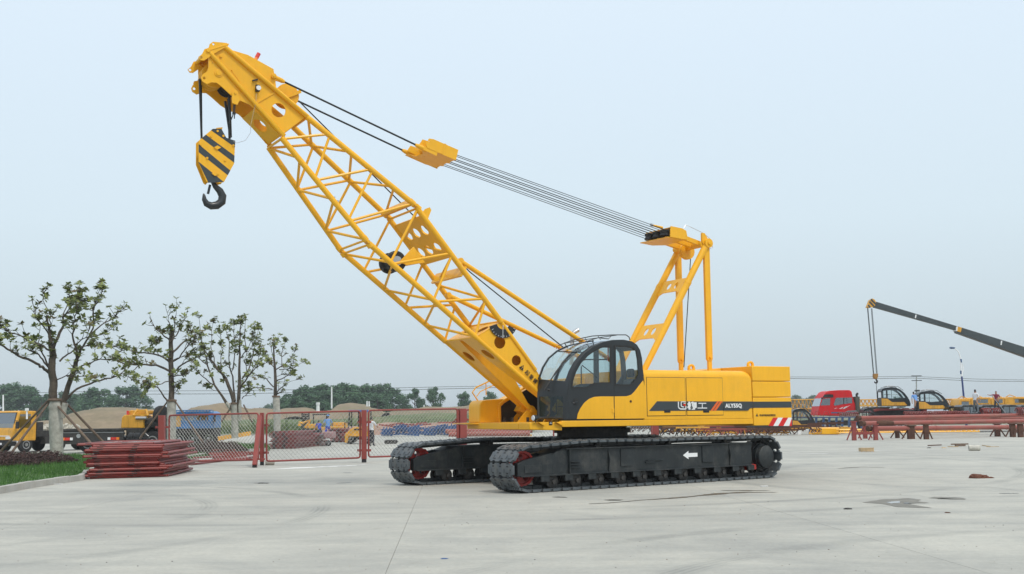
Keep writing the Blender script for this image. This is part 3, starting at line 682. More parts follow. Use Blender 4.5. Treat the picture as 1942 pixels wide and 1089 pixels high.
# ================= BOOM
def c1(x,y): return (340+x/3.027,60+y/3.027)
BB=.8; BH=.45
JL=L(BB,696.4,459); JU=L(BB,787.3,390); BL=L(BB,902.6,640); BU=L(BB,950.4,610.6); HL=L(BH+.05,*c1(590,610)); HU=L(BH+.05,*c1(735,490)); FT=(1.36,1.70)
def bv(t): return BH+.05+(BB-BH-.05)*t
def lattice(name,A0,A1,U0,U1,b0,b1,n,skip_first=False,phase=0):
    # A: lower chord from A0 to A1 ; U upper chord
    root=None
    par=bpy.data.objects.new(name,None); par.empty_display_size=.1
    def P(t,up_,s): 
        q=sub(U0,U1,t) if up_ else sub(A0,A1,t); b=b0+(b1-b0)*t; return Vector((q[0],s*b,q[1]))
    m=MB(YEL); m.tube([P(0,0,1),P(1,0,1)],.064,12); ch=m.build(name,crane)
    for up_,s in((0,-1),(1,1),(1,-1)): MB(YEL).tube([P(0,up_,s),P(1,up_,s)],.064,12).build('chord',ch)
    def br(p,q,r=.03): MB(YEL).tube([p,q],r,8).build('lattice_brace',ch)
    nb=n
    for s in(1,-1):            # side faces: zigzag from `phase`
        for k in range(nb):
            u_=phase if k%2==0 else 1-phase
            br(P((k+.04)/nb,u_,s),P((k+.96)/nb,1-u_,s))
    for up_ in(0,1):           # lower and upper faces
        for k in range(nb):
            s=1 if (k%2==0)==(up_==1) else -1
            br(P((k+.05)/nb,up_,s),P((k+.95)/nb,up_,-s))
    for t,uu in((.003,1),(.003,0),(.997,1),(.997,0)): br(P(t,uu,1),P(t,uu,-1),.028)
    return ch,P
top,PT=lattice('top_boom_section',HL,sub(HL,JL,.985),HU,sub(HU,JU,.985),BH+.03,BB,5,phase=0)
bas,PBm=lattice('base_boom_section',sub(JL,BL,.02),BL,sub(JU,BU,.02),BU,BB,BB,5,phase=1)
# joint lugs and pins
for (q,w) in((JL,HL),(JU,HU)):
    for s in(1,-1):
        d=Vector((w[0]-q[0],0,w[1]-q[1])).normalized(); c=Vector((q[0],s*BB,q[1]))
        m=MB(YEL); m.tube([c-d*.14,c-d*.03],.07,12); m.tube([c+d*.03,c+d*.14],.07,12); m.bar(c-d*.1,c+d*.1,.05,.11,upv=(0,1,0)); m.lathe(c-Vector((0,.09,0)),(0,1,0),[(0,.035),(.18,.035)],10); m.build('boom_pin_joint',crane)
# plates across the upper face with oval holes
def upl(t0,t1,P,up_=1,holes=0,th=.02,name='lacing_plate'):
    a=P(t0,up_,1);b=P(t1,up_,1);c=P(t0,up_,-1);d=P(t1,up_,-1)
    ex=(b-a); ey=(c-a); n=ex.cross(ey).normalized()
    def mp(p,q,w): return a+ex*p+ey*q+n*w
    hs=[]
    if holes:
        for i in(.3,.72):
            for j in(.22,.5,.78): hs.append(circ((i,j),.11,14,ry=.095))
    m=MB(YEL); m.prism([(0,0),(1,0),(1,1),(0,1)],-th,th,mp=mp,holes=hs); return m.build(name,crane)
upl(.06,.42,PBm,holes=1); 
a=PBm(.55,1,1);b=PBm(.55,1,-1); MB(YEL).bar(a,b,.05,.26,upv=(.6,0,-1)).build('cross_beam',crane)
a=PT(.97,1,1);b=PT(.97,1,-1); MB(YEL).bar(a,b,.04,.16,upv=(.6,0,-1)).build('cross_beam',crane)
m=MB(YEL); p=PBm(.05,1,1); m.prism([(p.x,p.z),(p.x-.1,p.z+.12),(p.x-.2,p.z+.16),(p.x-.24,p.z+.1),(p.x-.12,p.z-.2)],BB-.02,BB+.02); m.build('boom_lug',crane)
# rope drum hanging between the lower chords
u,z=L(.40,747,497); m=MB(BLKP); m.lathe((u,.05,z),(0,1,0),[(0,.20),(.03,.235),(.09,.235),(.10,.17),(.42,.17),(.43,.235),(.49,.235),(.52,.20)],24); m.m(STEEL); m.lathe((u,.57,z),(0,1,0),[(0,.11),(.03,.11)],20); m.m(BLKP)
m.tube([(u+.2,.3,z-.12),(u+.22,.3,z-.2)],.02,6); m.build('cable_reel',crane)
q=[L(.45,*a) for a in((778,470),(800,500),(765,505),(752,498))]
m=MB(YEL); m.prism([(a,b) for a,b in q],.6,.64); m.build('reel_bracket',crane,bevel=.004)
# solid foot section: two legs and end bulkhead
def leg(s):
    m=MB(YEL); 
    top_in=.10; 
    LU=[L(BB,950.4,610.6),L(BB,1008,706)]; 
    fu=(1.42,1.78); fl=(1.30,1.62)
    A=[BL,BU,(2.02,2.62),fu,fl,(1.62,1.86)]
    def inner(p,q):
        t=max(0,min(1,(p-1.3)/(BL[0]-1.3))); return s*(.60-(.60-.08)*t)
    holes=[]
    for (x,y) in ((464.5,615),(578.5,740)):
        c_=L(BB,820+x/3.63,480+y/3.63); holes.append(circ(c_,.145 if x<500 else .12,22))
    m.prism(A,s*BB,lambda p,q:s*(BB-.02),holes=holes)
    m.prism(A,lambda p,q:inner(p,q),lambda p,q:inner(p,q)+s*.02)
    # lower and upper flange plates, the lower one with an oval opening
    def flange(p0,p1,hole,mt=YEL):
        e0=Vector((p0[0],0,p0[1]));e1=Vector((p1[0],0,p1[1])); d=e1-e0; n=Vector((-d.z,0,d.x)).normalized()*.012
        def mp(p,q,w):
            c=e0+d*p; ii=inner(c.x,0); y=s*BB+(ii-s*BB)*q; return c+Vector((0,y,0))+n*w
        m.prism([(0,0),(1,0),(1,1),(0,1)],-1,1,mp=mp,holes=[circ((hole,.5),.075,18,ry=.26)] if hole else ())
    flange(BL,(1.62,1.86),.24); flange(BU,(2.02,2.62),0); flange((2.02,2.62),fu,0); flange((1.62,1.86),fl,0)
    return m
for s in(1,-1): leg(s).build('boom_foot_leg',crane)
for s in(1,-1):
    m=MB(YEL); m.tube([(BL[0],s*BB,BL[1]),(1.62,s*BB,1.86),(1.40,s*BB,1.68)],.05,12); m.tube([(BU[0],s*BB,BU[1]),(2.02,s*BB,2.62)],.045,12); m.lathe((1.36,s*.8-.17,1.70),(0,1,0),[(0,.10),(.34,.10)],18); m.prism([(1.66,1.70),(1.50,1.95),(1.30,1.78),(1.45,1.58)],s*.8-.15,s*.8+.15); m.build('foot_chord',crane)
e0=Vector((BL[0],0,BL[1]));e1=Vector((BU[0],0,BU[1])); d=e1-e0; n=Vector((-d.z,0,d.x)).normalized()*.01
m=MB(YEL); m.prism([(0,-BB),(1,-BB),(1,BB),(0,BB)],-1,1,mp=lambda p,q,w:e0+d*p+Vector((0,q,0))+n*w,holes=[circ((.55,-.42),.2,18,ry=.20),circ((.55,.42),.2,18,ry=.20)]); m.build('boom_bulkhead',crane)
# angle scale on the near leg
u,z=L(BB,955,612); m=MB(BLKP); 
def angp(r,a): # around pivot c
    return (c_[0]-r*math.cos(a),c_[1]+r*math.sin(a))
c_=L(BB,953,611); ra,rb_=.17,.37
A=[R(-20-i*12.5-5) for i in range(12)]
m.prism([angp(rb_,a) for a in A]+[angp(ra,a) for a in A[::-1]],BB+.021,BB+.027)
m.m(WHT)
for i,a in enumerate([R(-27-i*12) for i in range(11)]):
    p=angp(rb_-.02,a);q=angp(rb_-(.07 if i%5==0 else .045),a); m.bar((p[0],BB+.028,p[1]),(q[0],BB+.028,q[1]),.008,.004,upv=(0,1,0))
m.tube([(angp(0,0)[0],BB+.032,angp(0,0)[1]),(angp(rb_,R(-92))[0],BB+.032,angp(rb_,R(-92))[1])],.006,5)
m.build('angle_scale',crane)
# lettering along the near leg
def c3b(x,y): return (820+x/3.63,480+y/3.63)
p=L(BB,*c3b(607,800)); q=L(BB,*c3b(735,935)); ang=math.atan2(q[1]-p[1],-(q[0]-p[0]))
tri_sign(BB+.021,p[0],p[1],.13,ang*.9,crane)
p=L(BB,*c3b(632,822)); text('起重臂下严禁站人',.118,BLKP,sidem(p[0],BB+.024,p[1],ang),'warning_lettering',crane,offset=.001,spacing=1.35)
# ---- boom head ----
def H1(v,*pts): return [L(v,*c1(x,y)) for x,y in pts]
VHd=BH
side=H1(VHd,(165,130),(168,205),(160,228),(135,245),(125,265),(132,285),(158,302),(185,292),(215,294),(245,318),(300,368),(345,395),(405,420),(440,452),(585,596),(728,488),(560,350),(553,290),(540,215),(395,135),(262,95))
fp=side
ho=[circ(H1(VHd,(570,452))[0],.155,20),circ(H1(VHd,(143,267))[0],.03,10)]
holef=[circ(H1(VHd,(570,452))[0],.155,20),circ(H1(VHd,(143,267))[0],.03,10)]
# lower overhang wedge: leave the side plate open under the lower tube (between (345,380) and (430,430))
m=MB(YEL); m.prism(side,VHd-.02,VHd,holes=ho); m.build('head_side_plate',crane,bevel=.003)
m=MB(YEL); m.prism(side,-VHd,-VHd+.02,holes=holef+[circ(H1(VHd,(345,392))[0],.0,6)][:0]); m.build('head_side_plate',crane,bevel=.003)
lu=H1(VHd,(245,318),(300,368),(345,395)); 
m=MB(YEL)  # far lug plate reaching lower
m.prism(H1(-VHd,(120,330),(80,300),(85,285),(110,280),(165,295),(300,380),(430,470),(480,560),(520,640),(495,640),(440,560),(350,470),(330,455),(295,440),(270,420),(250,425),(240,415),(170,350)),-VHd-.004,-VHd-.024); m.build('head_lug_plate',crane,bevel=.003)
# underside plate with the round opening
def face_between(p,q,v0,v1,holes,th,name):
    e0=Vector((p[0],0,p[1]));e1=Vector((q[0],0,q[1]));d=e1-e0;n=Vector((-d.z,0,d.x)).normalized()*th
    m=MB(YEL); m.prism([(0,v0),(1,v0),(1,v1),(0,v1)],-1,1,mp=lambda a,b,w:e0+d*a+Vector((0,b,0))+n*w,holes=holes); return m.build(name,crane)
ub=H1(VHd,(440,452),(585,596),(728,488),(405,420),(553,215))
L1=L(VHd,*c1(425,440)); L2=L(VHd,*c1(585,596))
face_between(sub(L1,L2,.02),L2,-VHd+.02,VHd-.02,[circ((.45,0),.22,20,ry=.26)],.01,'head_bottom_plate')
U1_=H1(VHd,(262,95))[0];U2_=H1(VHd,(395,135))[0];U3_=H1(VHd,(540,215))[0];U4_=H1(VHd,(553,290))[0];U5_=H1(VHd,(728,488))[0]
face_between(U1_,U2_,-VHd+.02,VHd-.02,(),.01,'head_top_plate'); face_between(U2_,U3_,-VHd+.02,VHd-.02,(),.01,'head_top_plate')
face_between(U3_,U4_,-VHd+.02,VHd-.02,(),.01,'head_top_plate')
face_between(L2,U5_,-VHd+.02,VHd-.02,[circ((.5,0),.25,18,ry=.22)],.01,'head_end_plate')
m=MB(YEL)
t1=H1(VHd+.02,(172,118),(600,600)); t2=H1(VHd+.02,(262,88),(735,490))
for s in(1,-1):
    m.tube([(t1[0][0],s*(VHd+.02),t1[0][1]),(t1[1][0],s*(VHd+.045),t1[1][1]),(HL[0],s*(BH+.03),HL[1])],.05,12)
    m.tube([(t2[0][0],s*(VHd+.02),t2[0][1]),(t2[1][0],s*(VHd+.045),t2[1][1]),(HU[0],s*(BH+.03),HU[1])],.05,12)
m.build('head_chord',crane)
# nose bracket
nb=H1(VHd,(108,150),(120,168),(140,170),(195,132),(275,85),(272,70),(240,66),(190,62),(172,75),(165,98),(142,104),(128,132))
for s in(1,-1):
    m=MB(YEL); v=s*(VHd+.025); m.prism(nb,v,v+s*.025,holes=[circ(H1(VHd,(193,76))[0],.025,10),circ(H1(VHd,(122,152))[0],.03,10)]); m.build('nose_lug',crane,bevel=.003)
a=H1(VHd,(162,112))[0]; b=H1(VHd,(280,76))[0]
m=MB(YEL); m.bar((a[0],0,a[1]),(b[0],0,b[1]),2*VHd+.12,.03,upv=(0,0,1)); m.lathe((a[0],-VHd-.08,a[1]),(0,1,0),[(0,.045),(2*VHd+.16,.045)],12); m.build('nose_plate',crane,bevel=.004)
# details on the side plate
m=MB(YEL)
for x,y,r in((225,238,.085),(238,143,.035),(190,175,.012),(300,222,.012)):
    p=H1(VHd,(x,y))[0]; m.lathe((p[0],VHd,p[1]),(0,1,0),[(0,r),(.015,r),(.016,r*.7),(.03,r*.65)],20)
p=H1(VHd,(300,222),(372,325)); m.bar((p[0][0],VHd+.003,p[0][1]),(p[1][0],VHd+.003,p[1][1]),.012,.01,upv=(0,1,0))
p=H1(VHd,(440,412),(548,350)); m.bar((p[0][0],VHd+.01,p[0][1]),(p[1][0],VHd+.01,p[1][1]),.03,.02,upv=(0,1,0))
for x,y in((318,355),(540,258)):
    p=H1(VHd,(x,y))[0]; m.lathe((p[0],VHd,p[1]),(0,1,0),[(0,.055),(.06,.055),(.062,.03),(.08,.03)],16)
m.build('head_boss',crane)
m=MB(YEL); m.prism(H1(VHd,(300,350),(315,340),(333,350),(335,375),(345,395),(330,425),(300,415),(298,390)),VHd+.03,VHd+.06); m.build('wedge_socket',crane,bevel=.004)
m=MB(BLKP); p=H1(VHd,(445,330))[0]; m.cbox((p[0],VHd+.06,p[1]),(.08,.08,.14)); q=H1(VHd,(432,282))[0]; m.cbox((q[0],VHd+.04,q[1]),(.12,.04,.03),Matrix.Rotation(.35,3,'Y')); m.m(LAMPG); m.lathe((p[0]-.01,VHd+.10,p[1]),(0,1,0),[(0,.055),(.02,.05)],14); m.build('head_lamp',crane)
m=MB(CRATE); pts=[H1(VHd,a)[0] for a in((437,360),(435,410),(425,450),(405,540))]; m.tube([(p[0],VHd+.07,p[1]) for p in pts],.006,5); m.build('lamp_cable',crane)
p=LV(.1,*c1(436,165)); q=LV(.1,*c1(452,135)); dd=(q-p).normalized()
m=MB(YEL); m.tube([p-dd*.1,p],.03,8); m.m(LORG); m.tube([p,p+dd*.07],.04,12); m.m(LRED); m.tube([p+dd*.07,p+dd*.18],.045,12); m.build('beacon',crane)
# head sheaves
def sheave(u,v,z,r,w,mt,nm,par=crane,hub=YEL,ax=(0,1,0)):
    m=MB(mt); A=Vector(ax).normalized(); m.lathe(Vector((u,v,z))-A*(w/2),ax,[(0,r*.55),(.002,r),(w*.25,r),(w*.45,r*.88),(w*.55,r*.88),(w*.75,r),(w,r),(w+.002,r*.55)],28); m.m(hub); m.lathe(Vector((u,v,z))-A*(w*.7),ax,[(0,r*.25),(w*1.4,r*.25)],16); return m.build(nm,par)
hs=H1(0,(178,260))[0]
for v in(-.12,0,.12): sheave(hs[0]-.05,v,hs[1],.27,.075,YEL,'head_sheave')
hs2=H1(0,(250,330))[0]
for v in(-.12,.0,.12): sheave(hs2[0]-.12,v,hs2[1]+.08,.22,.06,BLKD,'head_sheave')
hs3=H1(0,(618,368))[0]; sheave(hs3[0],.0,hs3[1],.26,.09,YEL,'deflector_sheave'); sheave(hs3[0],-.14,hs3[1],.26,.09,YEL,'deflector_sheave')
m=MB(YEL); m.prism([(hs3[0]+.1,hs3[1]-.1),(hs3[0]-.05,hs3[1]-.05),(hs3[0]-.30,hs3[1]+.08),(hs3[0]-.28,hs3[1]+.16)],.06,.09); m.build('sheave_guard',crane)
# ---- hook block (hangs from the boom head) ----
hookc=LV(0,408,300)
hb=thing('hook_block','yellow and grey striped hook block with black hook hanging under the boom head','hook block',crane.matrix_basis@hookc,PI+PSI)
def ch(x,y): return (360+x/6.05,230+y/6.05)
def HP(*pts): return [ (L(0,*ch(x,y))[0]-hookc.x, L(0,*ch(x,y))[1]-hookc.z) for x,y in pts]
plate=HP((85,240),(135,195),(245,103),(345,103),(400,205),(440,225),(503,240),(490,500),(375,710),(320,725),(290,700),(225,685),(195,720),(170,700),(85,490))
m=MB(YEL2); m.m(YEL); m.prism(plate,-.13,-.105); m.prism(plate,.105,.13); m.build('cheek_plate',hb,bevel=.004)
# diagonal grey bands clipped to the plate
def clip(poly,a,b,c,keep):
    o=[]
    for i in range(len(poly)):
        p=poly[i];q=poly[(i+1)%len(poly)]; fp_=a*p[0]+b*p[1]+c;fq=a*q[0]+b*q[1]+c
        if fp_*keep>=0: o.append(p)
        if fp_*fq<0:
            t=fp_/(fp_-fq); o.append((p[0]+(q[0]-p[0])*t,p[1]+(q[1]-p[1])*t))
    return o
def band(a0,b0,a1,b1):  # between the line a0->b0 and the line a1->b1 (crop px)
    (ax,az),(bx_,bz),(cx,cz),(dx,dz)=HP(a0,b0,a1,b1)
    def ln(x0,z0,x1,z1): return (z1-z0),-(x1-x0),-((z1-z0)*x0-(x1-x0)*z0)
    l1=ln(ax,az,bx_,bz);l2=ln(cx,cz,dx,dz)
    s1=1 if l1[0]*cx+l1[1]*cz+l1[2]>0 else -1; s2=1 if l2[0]*ax+l2[1]*az+l2[2]>0 else -1
    convex=HP((85,240),(245,103),(345,103),(400,205),(503,240),(490,500),(375,710),(195,720),(85,490))
    return clip(clip(convex,*l1,s1),*l2,s2)
m=MB(STRIPE)
for a in(((-100,100-290+0),(0,0),(0,0),(0,0)),)[:0]: pass
for l0,l1 in((((240,130),(490,308)),((230,20),(520,200))),(((85,205-20),(490,490)),((160,165),(490,408))),(((85,370),(400,620)),((85,280),(440,575))),(((85,480),(340,690-5)),((85,900),(340,1100)))):
    pl_=band(l0[0],l0[1],l1[0],l1[1])
    if len(pl_)>2: m.prism(pl_,.1301,.1325)
m.build('hazard_bands',hb)
for x,y in((300,130),(365,185),(225,185),(180,438),(385,462),(480,295),(105,280)):
    p=HP((x,y))[0]; m=MB(YEL); m.lathe((p[0],.13,p[1]),(0,1,0),[(0,.025),(.02,.025)],8); m.build('bolt',hb)
m=MB(YEL)
for x,y in((295,320),(270,620)):
    p=HP((x,y))[0]; m.prism([(p[0]+.07,p[1]),(p[0]+.0,p[1]+.045),(p[0]-.08,p[1]+.01),(p[0],p[1]-.045)],.13,.16)
m.prism(HP((293,110),(300,82),(370,75),(360,110)),-.05,.05)
m.build('cheek_lug',hb)
for v in(-.06,.06): 
    p=HP((295,320))[0]; sheave(p[0],v,p[1],.26,.06,BLKD,'block_sheave',hb)
m=MB(CABG); hk=HP((262,690),(290,745),(345,800),(375,860),(365,925),(310,965),(245,972),(190,945),(165,895),(162,850),(158,830))
rr=[.045,.055,.075,.085,.09,.088,.08,.068,.05,.03,.012]
m.tube([(a,0,b) for a,b in hk],rr,14); m.tube([(HP((262,690))[0][0],0,.0+HP((0,640))[0][1]),(hk[0][0],0,hk[0][1])],.05,10)
m.build('hook',hb)
m=MB(CABG); p=HP((232,730),(208,835)); m.bar((p[0][0],0,p[0][1]),(p[1][0],0,p[1][1]),.05,.03,upv=(0,1,0)); m.build('safety_latch',hb,bevel=.004)
# hoist ropes from head to block
hoff=crane.matrix_basis
m=None
for x0,x1,y0,y1 in((379,382,150,268),(383,384,150,268),(379,383,152,268),(432,437,185,262),(436,436,185,262),(430,438,190,262)):
    v=random.choice((-.12,0,.12)); a=LV(0,x0,y0);b=LV(0,x1,y1); a.y=v;b.y=v*.5; MB(ROPE).tube([a,b],[.03,.018],6).build('hoist_rope',crane)
m=MB(ROPE); m.tube([LV(VHd,*c1(313,420)),LV(VHd,*c1(308,480)),LV(VHd*.8,*c1(292,520)),LV(.2,*c1(290,600))],.012,6); m.tube([LV(VHd,*c1(320,420)),LV(VHd,*c1(316,500))],.012,6); m.cbox(LV(VHd,*c1(314,470)),(.07,.03,.04)); m.build('rope_tail',crane)
m=MB(STEEL); pts=[(c1(410,540)),(c1(410,580)),(c1(380,625)),(c1(330,640)),(c1(312,630))]; m.tube([LV(.2,*p) for p in pts],.005,5); m.build('limit_cable',crane)
# ---- pendants, bridle block, mast ----
m=MB(YEL)
SP=[]
for (h,b,vh,vb) in(((605,290),(680,125),.40,.45),((680,398),(590,162),-.40,-.45)):
    a=LV(vh,*c1(*h)); bpx=(600+b[0]/3.63,240+b[1]/3.63); q=LV(vb,*bpx); SP.append((a,q))
    MB(ROPE).tube([a,q],.022,8).build('pendant_rope',crane)
    d=(q-a).normalized(); m=MB(YEL); m.tube([a-d*.28,a-d*.06,a],[.05,.05,.03],10); m.build('rope_socket',crane)
    m=MB(YEL); m.tube([q,q+d*.08,q+d*.3],[.032,.05,.06],10); m.bar(q+d*.2,q+d*.55,.11,.09); m.build('rope_socket',crane)
    if vh>0:
        m=MB(YEL); p=H1(VHd,(535,262))[0]; m.bar((p[0],vh,p[1]),tuple(a-d*.05),.05,.07); m.build('pendant_lug',crane)
    else:
        m=MB(YEL); m.bar(tuple(a-d*.6),tuple(a-d*.05),.05,.07); m.build('pendant_lug',crane)
def cb(x,y): return (740+x/10.89,250+y/10.89)
def BV(v,x,y): return LV(v,*cb(x,y))
# plate seen from below: near edge at v=.5, far edge at v=-.5
nA=BV(.5,760,330); nB=BV(.5,1340,590); nT=BV(.5,840,215); nT2=BV(.5,1385,440)
ex=(nB-nA); 
def bmp(p,q,w): # p along the rope, q across (v), w up
    e=ex.copy(); e.y=0; nn=Vector((-e.z,0,e.x)).normalized(); nn=nn if nn.z>0 else -nn
    return Vector((nA.x,0,nA.z))+e*p+Vector((0,q,0))+nn*w
m=MB(YEL); m.prism([(-.05,.5),(1.0,.5),(.98,.25),(1.04,.17),(.96,.08),(.98,-.08),(1.04,-.17),(.96,-.25),(.98,-.42),(.62,-.56),(-.12,-.56),(-.12,-.40),(.12,-.32),(.16,.0),(.0,.22)],0,.02,mp=bmp,holes=[circ((.3,a),.018,6) for a in(-.3,-.1,.1,.3)]); m.build('bridle_bottom_plate',crane,bevel=.003)
m=MB(YEL); m.prism([(.25,.5),(1.0,.5),(1.0,-.5),(.2,-.5)],.24,.26,mp=bmp); m.build('bridle_top_plate',crane,bevel=.003)
for v in(.5,-.52):
    m=MB(YEL); hh=[(-.08,.06),(-.03,.22),(.12,.25),(1.0,.26),(1.02,.0),(0,-.01)]
    m.prism(hh,v,v+.02,mp=lambda p,w,q:bmp(p,q,w),holes=[circ((0,.15),.022,8)]); m.build('bridle_side_plate',crane,bevel=.003)
    m=MB(YEL); m.prism([(.5,.262),(.56,.262),(.52,.0),(.48,.0)],v+.02,v+.03,mp=lambda p,w,q:bmp(p,q,w)); m.build('bridle_rib',crane)
m=MB(YEL); 
for v in(.33,-.36): m.prism([(-.2,.05),(-.14,.2),(.1,.22),(.25,.12),(.2,.03)],v,v+.02,mp=lambda p,w,q:bmp(p,q,w))
for v in(.12,.0,-.1): m.prism([(-.02,.05),(.05,.2),(.25,.22),(.25,.03)],v,v+.02,mp=lambda p,w,q:bmp(p,q,w))
m.build('bridle_lug',crane)
nax=bmp(0,0,1)-bmp(0,0,0)
SH1=[]
for v in(.31,0,-.31):
    c=bmp(.82,v,.12); SH1.append(c); sheave(c.x,c.y,c.z,.165,.08,BLKD,'bridle_sheave',ax=tuple(nax))
# mast sheave frame
def cm(x,y): return (1180+x/9.71,420+y/9.71)
g0=LV(-.55,*cm(225,405)); g1=LV(.55,*cm(1040,260)); 
bc=LV(.55,*cm(965,268)); bd=LV(.55,*cm(1135,290)); fc=LV(-.55,*cm(225,405))
mu0=max(bc.x,fc.x); 
zn=(bc.z+fc.z)/2
e2=Vector((-1,0,-.10)).normalized(); n2=Vector((-.10,0,1)).normalized()
org=Vector(((bc.x+fc.x)/2,0,zn))
def mmp(p,q,w): return org+e2*p+Vector((0,q,0))+n2*w
m=MB(YEL); m.prism([(-.04,-.58),(0,.58),(.42,.58),(.55,.3),(.55,-.3),(.35,-.58)],-.02,0,mp=mmp,holes=[circ((.12,a),.014,6) for a in(-.3,-.1,.1,.3)]); m.build('mast_bottom_plate',crane,bevel=.003)
m=MB(YEL); m.prism([(.12,-.58),(.12,.60),(.42,.60),(.55,.3),(.55,-.3),(.35,-.58)],.26,.28,mp=mmp); m.build('mast_top_plate',crane,bevel=.003)
m=MB(YEL); m.prism([(.06,0),(.42,0),(.42,.28),(.06,.28)],.58,.605,mp=lambda p,w,q:mmp(p,q,w)); m.prism([(.42,0),(.62,.02),(.55,.24),(.42,.28)],.3,.605,mp=lambda p,w,q:mmp(p,q,w)); m.build('mast_side_plate',crane,bevel=.004)
SH2=[]
for v in(.34,0,-.34):
    c=mmp(.14,v,.13); SH2.append(c); sheave(c.x,c.y,c.z,.175,.15,BLK,'mast_sheave',ax=tuple(n2))
m=MB(YEL); q=mmp(.1,.18,.30); m.tube([q-Vector((-.0,0,0)),q+Vector((.32,0,.05))],[.04,.025],8); m.m(STEEL); m.tube([q+Vector((.30,0,.05)),q+Vector((.36,0,.06))],.04,8); m.build('rope_wedge',crane)
for i in range(3):
    for s_ in(-1,1):
        for dz in(-.03,.03):
            a=SH1[i]+Vector((0,s_*.15,dz*.6)); b=SH2[i]+Vector((0,s_*.16,dz)); MB(ROPE).tube([a,b],.0085,5).build('luffing_rope',crane)
# mast legs
MT=(-3.2,5.93)
for s in(1,-1):
    v=s*.6; tp=Vector((MT[0],v,MT[1])); ft=Vector((-1.02,v,2.45)) 
    d=(ft-tp); m=MB(YEL); m.tube([tp,tp+d*.29],.085,14); m.tube([tp+d*.29,tp+d*.31],.1,14); m.tube([tp+d*.31,ft],.085,14) if 0 else m.tube([tp+d*.30,ft],[.095,.075],14); m.build('mast_leg',crane)
    m=MB(YEL); m.lathe(tp-Vector((0,.1,0)),(0,1,0),[(0,.12),(.2,.12)],20); m.lathe(tp-Vector((0,.13,0)),(0,1,0),[(0,.05),(.26,.05)],12); m.prism([(MT[0]+.05,MT[1]-.16),(MT[0]+.17,MT[1]+.02),(MT[0]+.17,MT[1]+.26),(MT[0]+.08,MT[1]+.26),(MT[0]-.03,MT[1]+.10)],v-.03,v+.03); m.build('mast_head_lug',crane,bevel=.004)
    # vertical link
    x_=-3.17; m=MB(YEL); m.box((x_-.085,v-.04,2.98),(x_+.085,v+.04,5.88)); m.prism([(x_-.085,2.98),(x_+.085,2.98)]+[(x_+.085*math.cos(t),2.98-.085*math.sin(t)) for t in [i*PI/8 for i in range(1,8)]],v-.04,v+.04); m.lathe((x_,v-.09,3.0),(0,1,0),[(0,.035),(.18,.035)],10); m.build('mast_link',crane,bevel=.006)
    m=MB(YEL); m.box((x_-.06,v-.035,2.55),(x_+.05,v+.035,2.94)); m.build('link_bracket',crane,bevel=.004)
tp=Vector((MT[0],0,MT[1])); m=MB(YEL); m.tube([tp+Vector((.12,-.6,-.02)),tp+Vector((.12,.6,-.02))],.085,16); m.build('mast_top_tube',crane)
m=MB(YEL); m.bar(tp+Vector((.10,.15,.0)),mmp(.4,.15,.1),.10,.16); m.bar(tp+Vector((.10,-.3,.0)),mmp(.4,-.3,.1),.10,.16); m.bar(tp+Vector((.10,.45,.0)),mmp(.5,.45,.1),.08,.12); m.build('mast_head_link',crane,bevel=.006)
sheave(tp.x+.12,-.1,tp.z-.12,.22,.10,MATS['pale_wood'] if 0 else YEL,'mast_guide_sheave')
m=MB(STEEL); m.tube([mmp(.5,.5,.25),mmp(.6,.5,.42),Vector((MT[0]+.1,.6,MT[1]+.26)),Vector((MT[0]-.15,.6,MT[1]+.1)),Vector((MT[0]-.18,.6,MT[1]-.1)),Vector((MT[0]+.0,.6,MT[1]-.16))],.008,5); m.build('hydraulic_hose',crane)
for t0,t1 in((.26,.36),(.60,.71)):
    d=Vector((-1.02,0,2.45))-Vector((MT[0],0,MT[1])); a=Vector((MT[0],0,MT[1]))+d*t0; dn=d*(t1-t0); n=Vector((-d.z,0,d.x)).normalized()*.01
    m=MB(YEL); m.prism([(0,-.6),(1,-.6),(1.15,-.45),(.95,-.3),(.95,.3),(1.15,.45),(1,.6),(0,.6)],-1,1,mp=lambda p,q,w:a+dn*p+Vector((0,q,0))+n*w,holes=[circ((.48,-.16),.24,16,ry=.085),circ((.48,.16),.24,16,ry=.085)]); m.build('mast_cross_plate',crane)
m=MB(ROPE); m.tube([tp+Vector((.0,-.1,-.3)),LV(-.2,1297,697)],.012,6); m.build('hoist_rope',crane)
# boom backstops
for s,a,b in((1,(873,495),(1100,645)),(-1,(850,560),(1052,655))):
    p=LV(.6*s,*a);q=LV(.6*s,*b); d=(q-p); p2=p; ee=q+d*.30
    m=MB(YEL); m.tube([p,q],.055,12); m.tube([q,ee],.035,10); m.lathe(p-Vector((0,.05,0)),(0,1,0),[(0,.07),(.1,.07)],12); bs=m.build('boom_backstop',crane)
    m=MB(YEL); 
    pts=[]; k=0
    for i in range(161):
        t=i/160; a_=2*PI*14*t; x=Vector((0,1,0)); y=d.normalized().cross(x); pts.append(q+d*.28*t+(x*math.cos(a_)+y*math.sin(a_))*.055)
    m.tube(pts,.011,5); m.build('buffer_spring',bs)
# hoist rope along the boom
a=LV(0,567,192);b=LV(0,800,425);c=LV(0,890,515);d=LV(0,1072,662)
MB(ROPE).tube([a,b],.014,6).build('hoist_rope',crane); MB(ROPE).tube([b,c,d],.014,6).build('hoist_rope',crane)
# small clamps on the chords
m=MB(STEEL)
for x,y in((633,375),(640,382),(727,483),(818,562)): m.cbox(LV(BB*.85,x,y),(.05,.05,.04))
m.build('cable_clip',crane)
